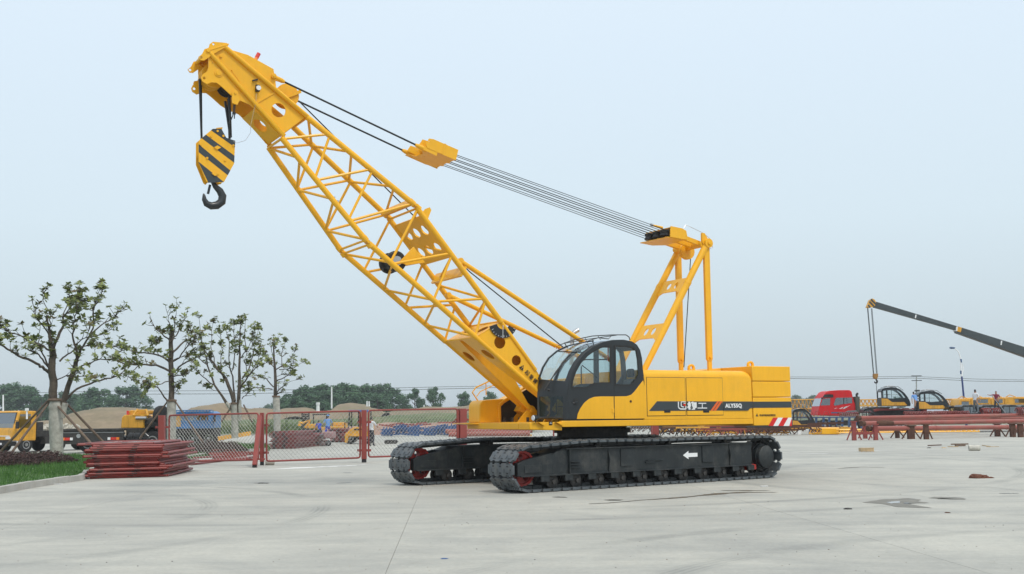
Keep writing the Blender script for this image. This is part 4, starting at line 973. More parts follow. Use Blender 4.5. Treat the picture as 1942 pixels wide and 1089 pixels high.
# ================================================================ THE YARD
def concrete():
    m=bpy.data.materials.new('yard_concrete'); m.use_nodes=True; nt=m.node_tree; N=nt.nodes; Lk=nt.links; b=N['Principled BSDF']
    g=N.new('ShaderNodeNewGeometry'); 
    def noi(sc,det,ro,vec=None,dist=0):
        n=N.new('ShaderNodeTexNoise'); n.inputs['Scale'].default_value=sc; n.inputs['Detail'].default_value=det; n.inputs['Roughness'].default_value=ro; n.inputs['Distortion'].default_value=dist
        Lk.new(vec or g.outputs['Position'],n.inputs['Vector']); return n.outputs['Fac']
    def ramp(f,p0,c0,p1,c1):
        r=N.new('ShaderNodeValToRGB'); r.color_ramp.elements[0].position=p0; r.color_ramp.elements[0].color=(*c0,1); r.color_ramp.elements[1].position=p1; r.color_ramp.elements[1].color=(*c1,1); Lk.new(f,r.inputs[0]); return r.outputs[0]
    def mixc(a,b_,f,mode='MIX'):
        x=N.new('ShaderNodeMix'); x.data_type='RGBA'; x.blend_type=mode
        if hasattr(f,'links') or hasattr(f,'is_linked'): Lk.new(f,x.inputs['Factor'])
        else: x.inputs['Factor'].default_value=f
        Lk.new(a,x.inputs['A']); Lk.new(b_,x.inputs['B']); return x.outputs['Result']
    def mapv(rz,sc):
        mp=N.new('ShaderNodeMapping'); mp.inputs['Rotation'].default_value=(0,0,rz); mp.inputs['Scale'].default_value=sc; Lk.new(g.outputs['Position'],mp.inputs['Vector']); return mp.outputs[0]
    base=ramp(noi(.22,6,.6,dist=.6),.3,(.405,.40,.37),.72,(.50,.49,.445))
    # long dusty sweeps left by wheels
    s1=ramp(noi(1.0,7,.68,mapv(R(28),(.10,.9,1)),1.0),.38,(.74,.76,.77),.62,(1.06,1.05,1.02))
    s2=ramp(noi(1.0,6,.65,mapv(R(-24),(.13,1.1,1)),.8),.36,(.84,.85,.86),.6,(1.05,1.045,1.03))
    c=mixc(base,s1,.42,'MULTIPLY'); c=mixc(c,s2,.35,'MULTIPLY')
    c=mixc(c,ramp(noi(.55,9,.7,dist=.8),.34,(.80,.81,.82),.62,(1.06,1.055,1.03)),.75,'MULTIPLY')
    # fine speckle and blotches
    c=mixc(c,ramp(noi(14,8,.75),.36,(.80,.80,.80),.62,(1.04,1.04,1.04)),.6,'MULTIPLY')
    c=mixc(c,ramp(noi(1.1,8,.72,dist=1.5),.60,(1,1,1),.74,(.78,.765,.72)),.7,'MULTIPLY')
    # tyre marks: rings of different centres
    for cx,cy,r0,wd,off in((-13.5,19.5,8.2,.22,0),(-13.5,19.5,10.2,.22,2),(9,7.5,8.6,.25,5),(9,7.5,10.6,.25,7),(-3,37,17.5,.25,9),(-3,37,19.4,.25,11),(17,30,10,.3,15),(17,30,12.2,.3,17)):
        d=N.new('ShaderNodeVectorMath'); d.operation='DISTANCE'; d.inputs[1].default_value=(cx,cy,0); Lk.new(g.outputs['Position'],d.inputs[0])
        a=N.new('ShaderNodeMath'); a.operation='SUBTRACT'; a.inputs[1].default_value=r0; Lk.new(d.outputs['Value'],a.inputs[0])
        ab=N.new('ShaderNodeMath'); ab.operation='ABSOLUTE'; Lk.new(a.outputs[0],ab.inputs[0])
        mr=N.new('ShaderNodeMapRange'); mr.inputs['From Min'].default_value=wd; mr.inputs['From Max'].default_value=wd*.35; mr.inputs['To Min'].default_value=0; mr.inputs['To Max'].default_value=.85; Lk.new(ab.outputs[0],mr.inputs['Value'])
        w=N.new('ShaderNodeTexWave'); w.wave_type='RINGS'; w.inputs['Scale'].default_value=.9; w.inputs['Distortion'].default_value=.0
        sn=N.new('ShaderNodeMath'); sn.operation='SINE'; ml=N.new('ShaderNodeMath'); ml.operation='MULTIPLY'; ml.inputs[1].default_value=70; Lk.new(a.outputs[0],ml.inputs[0]); Lk.new(ml.outputs[0],sn.inputs[0])
        s_=N.new('ShaderNodeMapRange'); s_.inputs['From Min'].default_value=-1; s_.inputs['To Min'].default_value=.35; Lk.new(sn.outputs[0],s_.inputs['Value'])
        nn=N.new('ShaderNodeMapRange'); nn.inputs['From Min'].default_value=.42; nn.inputs['From Max'].default_value=.62; mpv=N.new('ShaderNodeMapping'); mpv.inputs['Location'].default_value=(off*7,off*3,0); Lk.new(g.outputs['Position'],mpv.inputs['Vector']); Lk.new(noi(.30,4,.6,mpv.outputs[0]),nn.inputs['Value'])
        p=N.new('ShaderNodeMath'); p.operation='MULTIPLY'; Lk.new(mr.outputs[0],p.inputs[0]); Lk.new(nn.outputs[0],p.inputs[1])
        p2=N.new('ShaderNodeMath'); p2.operation='MULTIPLY'; Lk.new(p.outputs[0],p2.inputs[0]); Lk.new(s_.outputs[0],p2.inputs[1])
        dk=N.new('ShaderNodeRGB'); dk.outputs[0].default_value=(.60,.62,.64,1)
        c=mixc(c,dk.outputs[0],p2.outputs[0],'MULTIPLY')
    o=N.new('ShaderNodeObjectInfo'); v=N.new('ShaderNodeMapRange'); v.inputs['To Min'].default_value=.95; v.inputs['To Max'].default_value=1.05; Lk.new(o.outputs['Random'],v.inputs['Value'])
    cm_=N.new('ShaderNodeVectorMath'); cm_.operation='SCALE'; Lk.new(c,cm_.inputs[0]); Lk.new(v.outputs[0],cm_.inputs['Scale'])
    Lk.new(cm_.outputs[0],b.inputs['Base Color']); b.inputs['Roughness'].default_value=.78; b.inputs['Specular IOR Level'].default_value=.3
    bp=N.new('ShaderNodeBump'); bp.inputs['Strength'].default_value=.25; bp.inputs['Distance'].default_value=.01; Lk.new(noi(30,6,.7),bp.inputs['Height']); Lk.new(bp.outputs[0],b.inputs['Normal'])
    MATS['yard_concrete']=m; return m
CONC=concrete()
JNT=mat('joint_dark',(.30,.295,.27),.9,0,.2,5)
# base ground sheet to the horizon
def ground_mat():
    m=mat('open_ground',(.14,.155,.085),.95,0,.3,.05,0,dirt=(.30,.25,.17),dirtamt=.8,dscale=.03); return m
m=MB(ground_mat()); m.add([(-2400,-200,-.06),(2400,-200,-.06),(2400,2600,-.06),(-2400,2600,-.06)],[(0,1,2,3)]); tag(m.build('ground',recalc=False),kind='structure')
m=MB(JNT); m.add([(-72,-12,-.008),(112,-12,-.008),(112,128,-.008),(-72,128,-.008)],[(0,1,2,3)]); yard=m.build('yard_paving',recalc=False); tag(yard,kind='structure')
JA=R(3.0); jx0=-1.79+21*math.tan(JA); SWI=5.97
sl0=MB(CONC); w_=SWI/2-.0035; h_=20/2-.0035; sl0.box((-w_,-h_,-.12),(w_,h_,0)); slab=None
rotj=Matrix.Rotation(JA,3,'Z')
for i in range(-12,19):
    for j in range(-1,7):
        c=rotj@Vector(((i+.5)*SWI-1.79*math.cos(JA)+21*math.sin(JA)*0+1.10,(j+.5)*20+ -13.2,0))
        if c.y>126 or c.y<-14 or c.x<-70 or c.x>110: continue
        if slab is None: slab=sl0.build('concrete_slab',yard); o=slab
        else: o=dup(slab,yard)
        o.location=c; o.rotation_euler=(0,0,JA)
# wet streaks, patches and thin white lines on the concrete
WET=mat('damp_stain',(.085,.082,.075),.35,0,.25,4); WET2=mat('dry_stain',(.185,.178,.155),.8,0,.2,4); WLINE=mat('chalk_dust',(.66,.66,.64),.9,0,.12,2)
random.seed(11)
def blob(name,pts,mt,wd,z=.004,jit=.4,kind='structure',sub_=6):
    # irregular streak following ground points with local half widths
    m=MB(mt); P=[G(x,y) for x,y in pts]; L1=[];R1=[]
    n=len(P)
    for i in range(n-1):
        for k in range(sub_):
            t=k/sub_; p=P[i].lerp(P[i+1],t); w=wd[i]+(wd[i+1]-wd[i])*t; d=(P[i+1]-P[i]).normalized(); s=Vector((-d.y,d.x,0))
            L1.append(p+s*w*random.uniform(1-jit,1+jit)+d*random.uniform(-.03,.03)); R1.append(p-s*w*random.uniform(1-jit,1+jit))
    L1.append(P[-1]);R1.append(P[-1]+Vector((.01,0,0)))
    k=len(L1)
    for a in L1+R1: m.v.append((a.x,a.y,z))
    for i in range(k-1): m.f.append([i,i+1,k+i+1,k+i]); m.mi.append(0)
    o=m.build(name,recalc=False); tag(o,kind=kind); return o
blob('wet_streak',[(1117,956),(1160,954),(1215,949),(1280,945),(1320,941),(1370,936),(1420,934),(1475,934)],WET,[.03,.05,.03,.10,.06,.14,.10,.05])
blob('wet_streak',[(1368,931),(1410,931),(1462,931)],WET,[.03,.10,.03],z=.006)
blob('wet_streak',[(1150,948),(1165,949),(1180,948)],WET,[.06,.12,.04])
def stain_poly(pts,mt,z):
    random.seed(len(pts)); q=[]
    for (x0,y0),(x1,y1) in zip(pts,pts[1:]+pts[:1]):
        for k in range(4):
            t=k/4; p=G(x0+(x1-x0)*t,y0+(y1-y0)*t); q.append((p.x+random.uniform(-.03,.03)*(k>0),p.y+random.uniform(-.05,.05)*(k>0)))
    m=MB(mt); tr=tessellate_polygon([[Vector((a_,b_,0)) for a_,b_ in q]]); m.add([(a_,b_,z) for a_,b_ in q],[tuple(t) for t in tr]); tag(m.build('damp_patch'),kind='structure')
stain_poly([(1635,953),(1668,948),(1722,945),(1746,948),(1738,951),(1762,954),(1722,956),(1768,964),(1702,962),(1672,956)],WET2,.004)
stain_poly([(1680,953),(1706,951),(1708,954),(1690,956)],mat('puddle_sheen',(.34,.34,.33),.15,0,.1,3),.0075)
stain_poly([(1713,955.5),(1720,953.5),(1728,955.5),(1721,956.5)],WET,.0085)
blob('damp_patch',[(1765,944),(1800,945),(1830,948)],WET2,[.15,.3,.1])
blob('damp_patch',[(1895,936),(1915,936),(1932,936)],WET,[.05,.06,.04])
blob('wet_streak',[(1590,889),(1630,886),(1680,887)],WET2,[.06,.15,.05])
for a in ([(483,917),(496,916),(510,916)],[(640,917),(650,916),(660,916),(664,915)],[(650,897),(658,897),(668,897)],[(1048,943),(1060,943),(1075,944)]): blob('wet_streak',a,WET,[.03,.06,.04,.03][:len(a)] if len(a)==4 else [.04,.09,.03])
blob('chalk_line',[(1495,858),(1600,856),(1700,854),(1800,852.5),(1940,851)],WLINE,[.05,.09,.05,.09,.05],jit=.6)
blob('chalk_line',[(1500,861),(1540,861),(1590,860)],WLINE,[.05,.15,.04],z=.006)
blob('chalk_line',[(505,891),(580,887),(650,884),(700,881)],WLINE,[.05,.3,.2,.05],jit=.6)
blob('chalk_line',[(700,840),(760,843),(820,842)],WLINE,[.05,.2,.1],jit=.6)
# faint cross cracks
for a in ([(740,880),(700,905)],): pass
# ---- lawn strips, kerbs ----
LAWN=mat('lawn_soil',(.055,.12,.028),.95,0,.3,1.2,.5,12,dirt=(.12,.15,.05),dirtamt=.6,dscale=.8)
def island(name,pts,h=.14):
    m=MB(LAWN); m.prism([(p[0],p[1]) for p in pts],-.05,h-.02,mp=lambda p,q,w:(p,q,w)); o=m.build(name); tag(o,kind='structure'); return o
k0=G(-60,943,0); k1=G(160,911,0)
A=[Vector((-16.5,22.6)),Vector((-11.62,26.2)),Vector((-11.50,31.4)),Vector((-11.8,32.0)),Vector((-13.6,35.5)),Vector((-15.0,45)),Vector((-17,47)),Vector((-45,47)),Vector((-45,22))]
kb=[G(-140,957,0),G(0,937,0),G(60,926,0),G(110,918,0),G(158,911.5,0),G(166,907,0),G(169,900,0)]
lawn_poly=[(p.x-.14,p.y+.1) for p in kb]+[(G(175,880).x,G(175,880).y),(G(176,868).x,G(176,868).y),(G(120,866).x-1,G(120,866).y),(G(-80,868).x,G(-80,868).y),(-30,30)]
lawn=island('lawn',lawn_poly)
def kerb_run(pts,par,ln=.75):
    first=None; L_=[0]
    for a,b in zip(pts,pts[1:]): L_.append(L_[-1]+(b-a).length)
    def at(s):
        i=max(j for j in range(len(L_)-1) if L_[j]<=s+1e-6); t=(s-L_[i])/(L_[i+1]-L_[i]); return pts[i].lerp(pts[i+1],t)
    s=0
    while s+ln<=L_[-1]+.01:
        a=at(s);b=at(min(s+ln-.012,L_[-1])); m=MB(KERB); d=(b-a).normalized(); n=Vector((-d.y,d.x,0)); j=random.uniform(-.006,.006)
        m.hexa([a+Vector((0,0,-.05)),b+Vector((0,0,-.05)),b+n*.15+Vector((0,0,-.05)),a+n*.15+Vector((0,0,-.05)),a+n*.015+Vector((0,0,.155+j)),b+n*.015+Vector((0,0,.155+j)),b+n*.15+Vector((0,0,.155+j)),a+n*.15+Vector((0,0,.155+j))])
        m.build('kerb_stone',par,bevel=.012); s+=ln
kerb_run(kb,lawn)
def grass_on(name,poly,n,z,hm,mt=GRASSM,seed=3,w=.012,rand=.6):
    random.seed(seed); xs=[p[0] for p in poly]; ys=[p[1] for p in poly]; m=MB(mt); c=0; t=0
    def inside(x,y):
        r=False; j=len(poly)-1
        for i in range(len(poly)):
            if (poly[i][1]>y)!=(poly[j][1]>y) and x<(poly[j][0]-poly[i][0])*(y-poly[i][1])/(poly[j][1]-poly[i][1])+poly[i][0]: r=not r
            j=i
        return r
    while c<n and t<n*6:
        t+=1; x=random.uniform(min(xs),max(xs)); y=random.uniform(min(ys),max(ys))
        if not inside(x,y): continue
        c+=1; h=hm*random.uniform(1-rand,1+rand)*(.7+.9*noise.noise(Vector((x*.9,y*.9,3)))**2*3); a=random.uniform(0,PI); dx,dy=math.cos(a)*w,math.sin(a)*w; lx,ly=random.uniform(-.5,.5)*h,random.uniform(-.5,.5)*h
        o=len(m.v); m.v+=[(x-dx,y-dy,z),(x+dx,y+dy,z),(x+lx,y+ly,z+h)]; m.f.append([o,o+1,o+2]); m.mi.append(0)
    o=m.build(name,recalc=False); tag(o,kind='stuff'); return o
tag(grass_on('lawn_grass',lawn_poly,60000,.11,.10,w=.011),'short green lawn grass growing behind the kerb stones left of the red frames','grass')
# second island behind the fence
il=[tuple(G(x,y))[:2] for x,y in((346,873),(400,865),(450,860),(512,855),(505,848),(330,846),(300,856),(300,872))]
lawn2=island('lawn',il); kerb_run([Vector((x,y-.1,0)) for x,y in il[:4]],lawn2,.75)
tag(grass_on('lawn_grass',il,22000,.11,.10,w=.014,seed=5),'short green lawn grass behind the chain link fence panel','grass')
def hedge(name,poly,n,h0,label,seed):
    random.seed(seed); xs=[p[0] for p in poly]; ys=[p[1] for p in poly]; m=MB(HEDGE); mb2=MB(BARK)
    x0,x1,y0,y1=min(xs),max(xs),min(ys),max(ys)
    for i in range(n):
        a=random.random(); b=random.random(); x=x0+(x1-x0)*a; y=y0+(y1-y0)*b+ (x-x0)*0
        hh=h0*(.65+.5*noise.noise(Vector((x*1.5,y*1.5,seed)))+.25*noise.noise(Vector((x*5,y*5,seed))))*min(1,6*min(a,1-a,b,1-b)+.35)
        z=.1+hh*random.random()**.45; s=random.uniform(.02,.045); v=Vector((random.gauss(0,1),random.gauss(0,1),random.gauss(0,1))).normalized(); u=v.orthogonal().normalized(); 
        o=len(m.v); c=Vector((x,y,z)); w=v.cross(u); m.v+=[tuple(c-u*s),tuple(c+w*s*.5),tuple(c+u*s),tuple(c-w*s*.5)]; m.f.append([o,o+1,o+2,o+3]); m.mi.append(0)
    o=m.build(name,recalc=False); tag(o,label,'hedge',kind='stuff'); return o
ha=G(-40,893);hb_=G(88,875)
hedge('purple_hedge',[(-19.5,37.0),(-15.2,41.0)],26000,.55,'low dark purple leaved hedge on the lawn at the left edge',2)
ha=G(330,850);hb_=G(470,845)
hedge('purple_hedge',[(-16.0,48.5),(-11.6,51.5)],16000,.6,'dark purple hedge on the small lawn behind the fence',4)

# ================================================================ MAGNOLIA TREES
def tree(idx,Y,trunk,limbs,wraptop,base,label,rt,nleaf,conv,seed,stakes=(),spread=1.0):
    random.seed(seed)
    b=W(*base,Y); b.z=0.1; t=thing('magnolia_tree',label,'tree',tuple(b),0,'staked young magnolia trees')
    off=b; M=MB(BARK); tips=[]
    def wp(x,y,dy=0): p=W(x,y,Y); d=p-Vector((0,0,EYE)); p=Vector((0,0,EYE))+d*((Y+dy)/Y); return p-off
    for li,(pts,r0,r1) in enumerate(trunk+limbs):
        dys=0; slope=random.uniform(-.9,.9) if li>=len(trunk) else random.uniform(-.05,.05); P=[]
        px=[conv(*q) for q in pts]; n=len(px); acc=0
        for i,(x,y) in enumerate(px):
            if i: acc+=math.hypot(x-px[i-1][0],y-px[i-1][1])*Y/F
            P.append(wp(x,y,acc*slope))
        # subdivide with crookedness
        Q=[];rs=[]
        for i in range(n-1):
            for k in range(3):
                tt=(i+k/3)/(n-1); p=P[i].lerp(P[i+1],k/3); 
                if k: p+=Vector((random.gauss(0,1),random.gauss(0,1),random.gauss(0,1)))*.02
                Q.append(p); rs.append(r0+(r1-r0)*tt)
        Q.append(P[-1]); rs.append(r1)
        M.tube(Q,[r*(.78 if r<.08 else .92) for r in rs],7 if r0<.1 else 10)
        if li>=len(trunk): 
            for i in range(len(Q)//3,len(Q)): tips.append((Q[i],(Q[i]-Q[i-1]).normalized(),rs[i]))
            tips+= [(Q[-1],(Q[-1]-Q[-2]).normalized(),rs[-1])]*2
        else:
            for i in range(int(len(Q)*.6),len(Q)): tips.append((Q[i],(Q[i]-Q[i-1]).normalized(),rs[i]))
            tips+=[(Q[-1],Vector((0,0,1)),rs[-1])]*3
    M.build('trunk',t)
    TW=MB(BARK); LF=MB(LEAFM)
    for k in range(int(nleaf*1.15)):
        p,d,r=random.choice(tips)
        dd=(d*.7+Vector((random.gauss(0,.6),random.gauss(0,.7),random.gauss(.30,.45)))).normalized(); ln=random.uniform(.10,.48)*spread
        bend=Vector((random.gauss(0,.2),random.gauss(0,.2),.2)); e=p+dd*ln*.6; f_=e+(dd+bend).normalized()*ln*.5
        TW.tube([p,e,f_],[min(.018,r),.010,.006],4)
        for q,nn in((f_,8),(e,random.choice((0,0,4)))):
            LF.m(LEAFM if random.random()<.9 else LEAFB); ax=(dd+Vector((0,0,.8))).normalized(); u=ax.orthogonal().normalized(); v=ax.cross(u); a0=random.uniform(0,6)
            for j in range(nn):
                a=a0+2*PI*j/max(nn,1)+random.uniform(-.3,.3); rad=u*math.cos(a)+v*math.sin(a); L_=random.uniform(.12,.22); dr=(rad+ax*random.uniform(-.25,.8)).normalized(); sd_=dr.cross(ax).normalized()*L_*.3
                fold=ax*L_*.03; o=len(LF.v); LF.v+=[tuple(q),tuple(q+dr*L_*.5+sd_+fold),tuple(q+dr*L_),tuple(q+dr*L_*.5-sd_+fold)]
                LF.f.append([o,o+1,o+2,o+3]); LF.mi.append(LF.c)
    TW.build('twigs',t)['kind']='stuff'; LF.build('foliage',t,recalc=False)['kind']='stuff'
    # pale wrapping round the lower trunk
    wm=MB(WRAP); n=26
    for (pts,r0) in wraptop:
        Q=[];rs=[]
        P=[wp(*conv(*q)) for q in pts]
        for i in range(len(P)-1):
            for k in range(8): Q.append(P[i].lerp(P[i+1],k/8)); rs.append(r0*(1+random.uniform(-.06,.08)))
        Q.append(P[-1]); rs.append(r0*.95); wm.tube(Q,rs,14)
    wm.build('trunk_wrap',t)
    m=MB(WOOD); p=wp(*conv(*wraptop[0][0][-1])); m.lathe(p-Vector((0,0,.06)),(0,0,1),[(0,wraptop[0][1]*1.12),(.05,wraptop[0][1]*1.2),(.10,wraptop[0][1]*1.1)],12); m.build('rope_binding',t)
    for (x0,y0,x1,y1,dy0,dy1,lab) in stakes:
        a=wp(x0,y0,dy0)+off; c=wp(x1,y1,dy1)+off; c.z=max(c.z,.08)*1.0
        g_=MB(WOOD); g_.tube([a,a.lerp(c,.5)+Vector((0,0,.01)),c],[.035,.045,.05],8); tag(g_.build('wooden_stake'),lab,'stake','wooden poles propping the young trees')
    return t
s1_=lambda x,y:(x/4.95,540+y/4.95)
s3_=lambda x,y:(230+x/4.538,560+y/4.538)
tree(1,43,[([(520,1290),(505,1150),(495,1000),(490,850),(490,700),(492,600)],.19,.12),([(545,1190),(600,1080),(640,950),(700,800),(725,700)],.12,.085)],
 [([(490,610),(465,480),(460,380),(440,300)],.10,.03),([(500,590),(560,450),(600,380),(590,300),(640,260),(740,225)],.08,.025),([(725,700),(700,560),(680,470),(705,330),(720,240)],.06,.02),
  ([(465,830),(400,770),(340,740),(220,690),(100,620),(0,560),(-40,520)],.075,.035),([(460,780),(400,700),(330,640),(245,600)],.05,.02),([(460,770),(400,650),(350,560),(375,430)],.045,.015),
  ([(475,620),(380,565),(300,540),(180,470),(60,430),(10,390)],.05,.02),([(370,570),(290,510),(240,480),(140,490)],.035,.015),([(725,700),(780,580),(840,480),(880,380),(870,280),(880,200)],.06,.018),
  ([(850,490),(950,470),(1050,390)],.03,.012),([(620,1080),(720,980),(850,930),(1000,880),(1100,860),(1170,800)],.06,.02),([(715,790),(800,750),(940,700),(1080,690)],.04,.015),([(510,910),(620,855),(760,860),(900,870)],.03,.012),
  ([(560,720),(640,650),(720,600),(840,565)],.045,.02),([(840,480),(950,380),(1075,310),(1100,260)],.04,.012),([(465,480),(400,380),(330,290),(310,180)],.04,.012),([(480,400),(480,300),(400,140),(405,80)],.03,.01),([(590,300),(640,160),(650,90)],.03,.01),
  ([(720,240),(720,150),(740,90)],.03,.01),([(880,240),(930,130),(960,60)],.028,.01),([(600,300),(700,160),(760,150)],.03,.01),([(700,565),(800,500),(830,440)],.03,.012),([(1080,690),(1140,620),(1050,560)],.02,.01),([(860,520),(980,560),(1050,590)],.02,.01),([(1120,680),(1220,740),(1250,745)],.02,.01)],
 [([(537,1710),(530,1500),(522,1200),(520,1080)],.235),([(580,1250),(612,1110)],.11)],(107,882),'tallest and widest magnolia tree, its trunk wrapped in pale film, on the left lawn',1,250,s1_,21,
 stakes=[(94,757,-4,862,0,.5,'left pole propping the tallest wrapped tree'),(96,760,12,872,0,-1.5,'darker pole leaning from the tallest tree towards the purple hedge'),(118,757,214,858,0,.5,'longer pole slanting right from the tallest tree over the frames'),(102,762,180,850,0,-1.5,'shorter pole slanting right from the tallest tree')])
tree(2,52,[([(430,1290),(430,1050),(430,900),(430,640),(425,420),(435,330)],.17,.09)],
 [([(410,570),(330,520),(200,495),(100,485),(40,460)],.06,.02),([(410,650),(300,600),(150,600),(20,590),(-40,560)],.07,.025),([(410,740),(320,770),(230,800),(160,755)],.03,.012),([(400,910),(320,800),(250,765)],.05,.015),
  ([(445,570),(500,540),(570,440),(600,400),(660,370)],.05,.015),([(450,660),(520,600),(640,540),(680,500)],.06,.02),([(445,490),(540,400),(640,340),(720,300)],.06,.02),([(450,700),(520,690),(580,675)],.04,.015),([(425,400),(350,330),(300,290),(240,185)],.05,.012),([(440,390),(490,320),(500,270),(560,190)],.045,.012),([(425,350),(420,250),(395,150)],.03,.01),([(450,350),(460,200),(475,120)],.03,.01),([(445,560),(560,520),(640,600)],.03,.012),([(330,520),(270,440),(260,420)],.02,.01),([(160,600),(100,650),(60,700)],.03,.012),([(440,790),(480,770)],.03,.02),([(450,840),(480,820)],.02,.01),([(360,400),(320,410)],.02,.01)],
 [([(430,1290),(432,1100),(432,905)],.20)],(325,858),'second magnolia tree with tiered level branches, behind the yellow crane body',1,150,s3_,22,
 stakes=[(319,760,265,832,0,0,'thin pole leaning left from the second magnolia tree'),(330,758,395,855,0,-1.0,'thin pole slanting right from the second tree behind the chain link')])
tree(3,58,[([(975,1230),(975,1000),(965,900),(900,720),(800,590),(720,480)],.15,.04),([(1010,1010),(1015,800),(1018,560),(1020,400),(1030,250)],.11,.03),([(970,1000),(900,920),(800,770),(740,600),(710,480)],.10,.03)],
 [([(710,480),(690,350),(670,200)],.03,.01),([(980,910),(960,700),(930,600),(930,400),(900,300)],.06,.015),([(1020,810),(1090,700),(1160,620),(1250,580)],.06,.015),([(900,740),(850,640),(870,480),(850,330)],.04,.012),([(790,770),(700,700),(620,630),(600,560)],.04,.012),([(1040,720),(1110,600),(1140,480),(1180,300)],.05,.012),([(1010,560),(1070,480),(1060,330),(1070,220)],.04,.012),([(960,640),(980,450),(970,260)],.04,.012),([(800,590),(770,440),(790,240)],.035,.012),([(740,600),(640,520),(600,400),(570,310)],.035,.012),([(820,640),(760,560),(700,520)],.03,.012),([(1090,700),(1060,560),(1130,420)],.03,.012),([(1100,690),(1180,560),(1200,470)],.03,.01),([(1040,890),(1080,850),(1100,780)],.03,.01),([(850,830),(780,810),(710,780)],.02,.01),([(700,480),(640,340),(600,300)],.03,.01),([(1080,480),(1130,360),(1150,300)],.02,.01)],
 [([(978,1230),(978,1080),(975,930)],.17),([(1018,1080),(1016,900)],.10),([(960,1000),(905,925)],.09)],(446,852),'third magnolia tree, many upright stems fanning out like a bush',1,230,s3_,23,
 stakes=[(440,770,420,800,0,0,'short prop pole by the bushy third magnolia tree'),(462,768,478,800,0,-.6,'thin pole on the right side of the bushy third tree')],spread=.9)
tree(4,70,[([(1340,1250),(1340,1000),(1325,830),(1320,600),(1310,430)],.17,.05)],
 [([(1310,790),(1250,720),(1180,690),(1100,700)],.05,.015),([(1300,810),(1200,795),(1080,810),(1040,790)],.04,.012),([(1330,740),(1400,710),(1470,660),(1480,590)],.05,.015),([(1330,640),(1400,600),(1450,560),(1490,490)],.05,.012),([(1330,850),(1370,800),(1400,780)],.05,.03),([(1315,620),(1250,560),(1240,500),(1180,420)],.04,.012),([(1360,640),(1480,630),(1560,580)],.035,.01),([(1310,450),(1330,390)],.03,.01),([(1380,620),(1380,500),(1410,410)],.035,.01),([(1310,560),(1290,450),(1310,430)],.03,.01),([(1340,740),(1440,750),(1500,730)],.02,.01),([(1320,700),(1400,680),(1460,680)],.02,.01),([(1330,860),(1360,840)],.04,.03)],
 [([(1342,1250),(1340,1020),(1332,870)],.21)],(526,846),'smallest and farthest magnolia tree with a short wrapped trunk',1,110,s3_,24,spread=1.0)
# ================================================================ FAR BACKGROUND: mounds, trees, poles
def mound(name,x0,x1,Y,dep,prof,mt,seed,label=None,cols=70,rows=22):
    # prof: list of (x pixel, y pixel of crest)
    random.seed(seed); m=MB(mt)
    def crest(x):
        for (a,ya),(b,yb) in zip(prof,prof[1:]):
            if a<=x<=b: t=(x-a)/(b-a); t=t*t*(3-2*t); return ya+(yb-ya)*t
        return prof[0][1] if x<prof[0][0] else prof[-1][1]
    for i in range(cols+1):
        x=x0+(x1-x0)*i/cols; top=W(x,crest(x),Y+dep/2); hz=max(.0,top.z)
        for j in range(rows+1):
            t=j/rows; y=Y+dep*t; s=math.sin(PI*t); f_=s**.8
            nn=noise.noise(Vector((top.x*.12,y*.12,seed)))*.9+noise.noise(Vector((top.x*.5,y*.5,seed)))*.4
            z=-.3+(hz+.3)*f_+nn*.10*hz*s**.5*(1 if abs(t-.5)>.12 else .3)
            m.v.append((top.x,y,z))
    for i in range(cols):
        for j in range(rows):
            a=i*(rows+1)+j; m.f.append([a,a+rows+1,a+rows+2,a+1]); m.mi.append(0)
    o=m.build(name,recalc=False,ang=80); tag(o,kind='structure'); return o
def moundmat(name,c1,c2,g1):
    return mat(name,c1,.95,0,.22,.35,.8,1.2,dirt=g1,dirtamt=.85,dscale=.09)
SM1=moundmat('mound_earth',(.23,.175,.11),None,(.13,.14,.06)); SM2=moundmat('mound_green',(.2,.175,.11),None,(.11,.16,.055)); SM3=mat('weedy_bank',(.09,.125,.045),.95,0,.35,.5,.8,1.2,dirt=(.26,.22,.13),dirtamt=.8,dscale=.15)
mound('sand_heap',60,330,98,22,[(60,806),(75,800),(95,797),(125,797),(140,790),(170,778),(200,773),(240,773),(285,776),(330,790)],SAND,5)
mound('earth_mound',330,560,150,40,[(330,788),(375,781),(390,769),(430,764),(460,773),(470,778),(490,774),(520,776),(535,782),(560,790)],SM1,6)
mound('earth_mound',520,625,190,40,[(520,786),(532,780),(545,774),(580,773),(600,782),(625,789)],SM1,7)
mound('earth_mound',600,735,185,40,[(600,786),(630,778),(650,766),(665,764),(690,767),(705,774),(735,783)],SM1,8)
mound('earth_mound',730,1000,200,40,[(730,783),(760,776),(790,775),(810,771),(850,772),(870,771),(900,768),(940,771),(1000,778)],SM1,9)
mound('weedy_bank',320,1010,112,26,[(320,800),(420,797),(520,795),(600,796),(640,795),(700,792),(760,787),(830,783),(900,784),(1010,790)],SM3,10,cols=120)
mound('dirt_spill',600,900,100,8,[(600,812),(680,808),(740,801),(790,803),(850,801),(900,803)],mat('pink_earth',(.34,.22,.17),.95,0,.25,.8,.6,2,dirt=(.22,.15,.10),dirtamt=.6,dscale=.5),12)
random.seed(31)
tag(grass_on('bank_weeds',[(-33,113),(2,113),(2,124),(-33,124)],26000,.0,.0,seed=8) if 0 else grass_on('bank_weeds',[(-30,106),(3,106),(3,112),(-30,112)],9000,.2,.55,mt=WEED,seed=8,w=.09),'tall pale green weeds on the bank behind the blue steel','weeds')
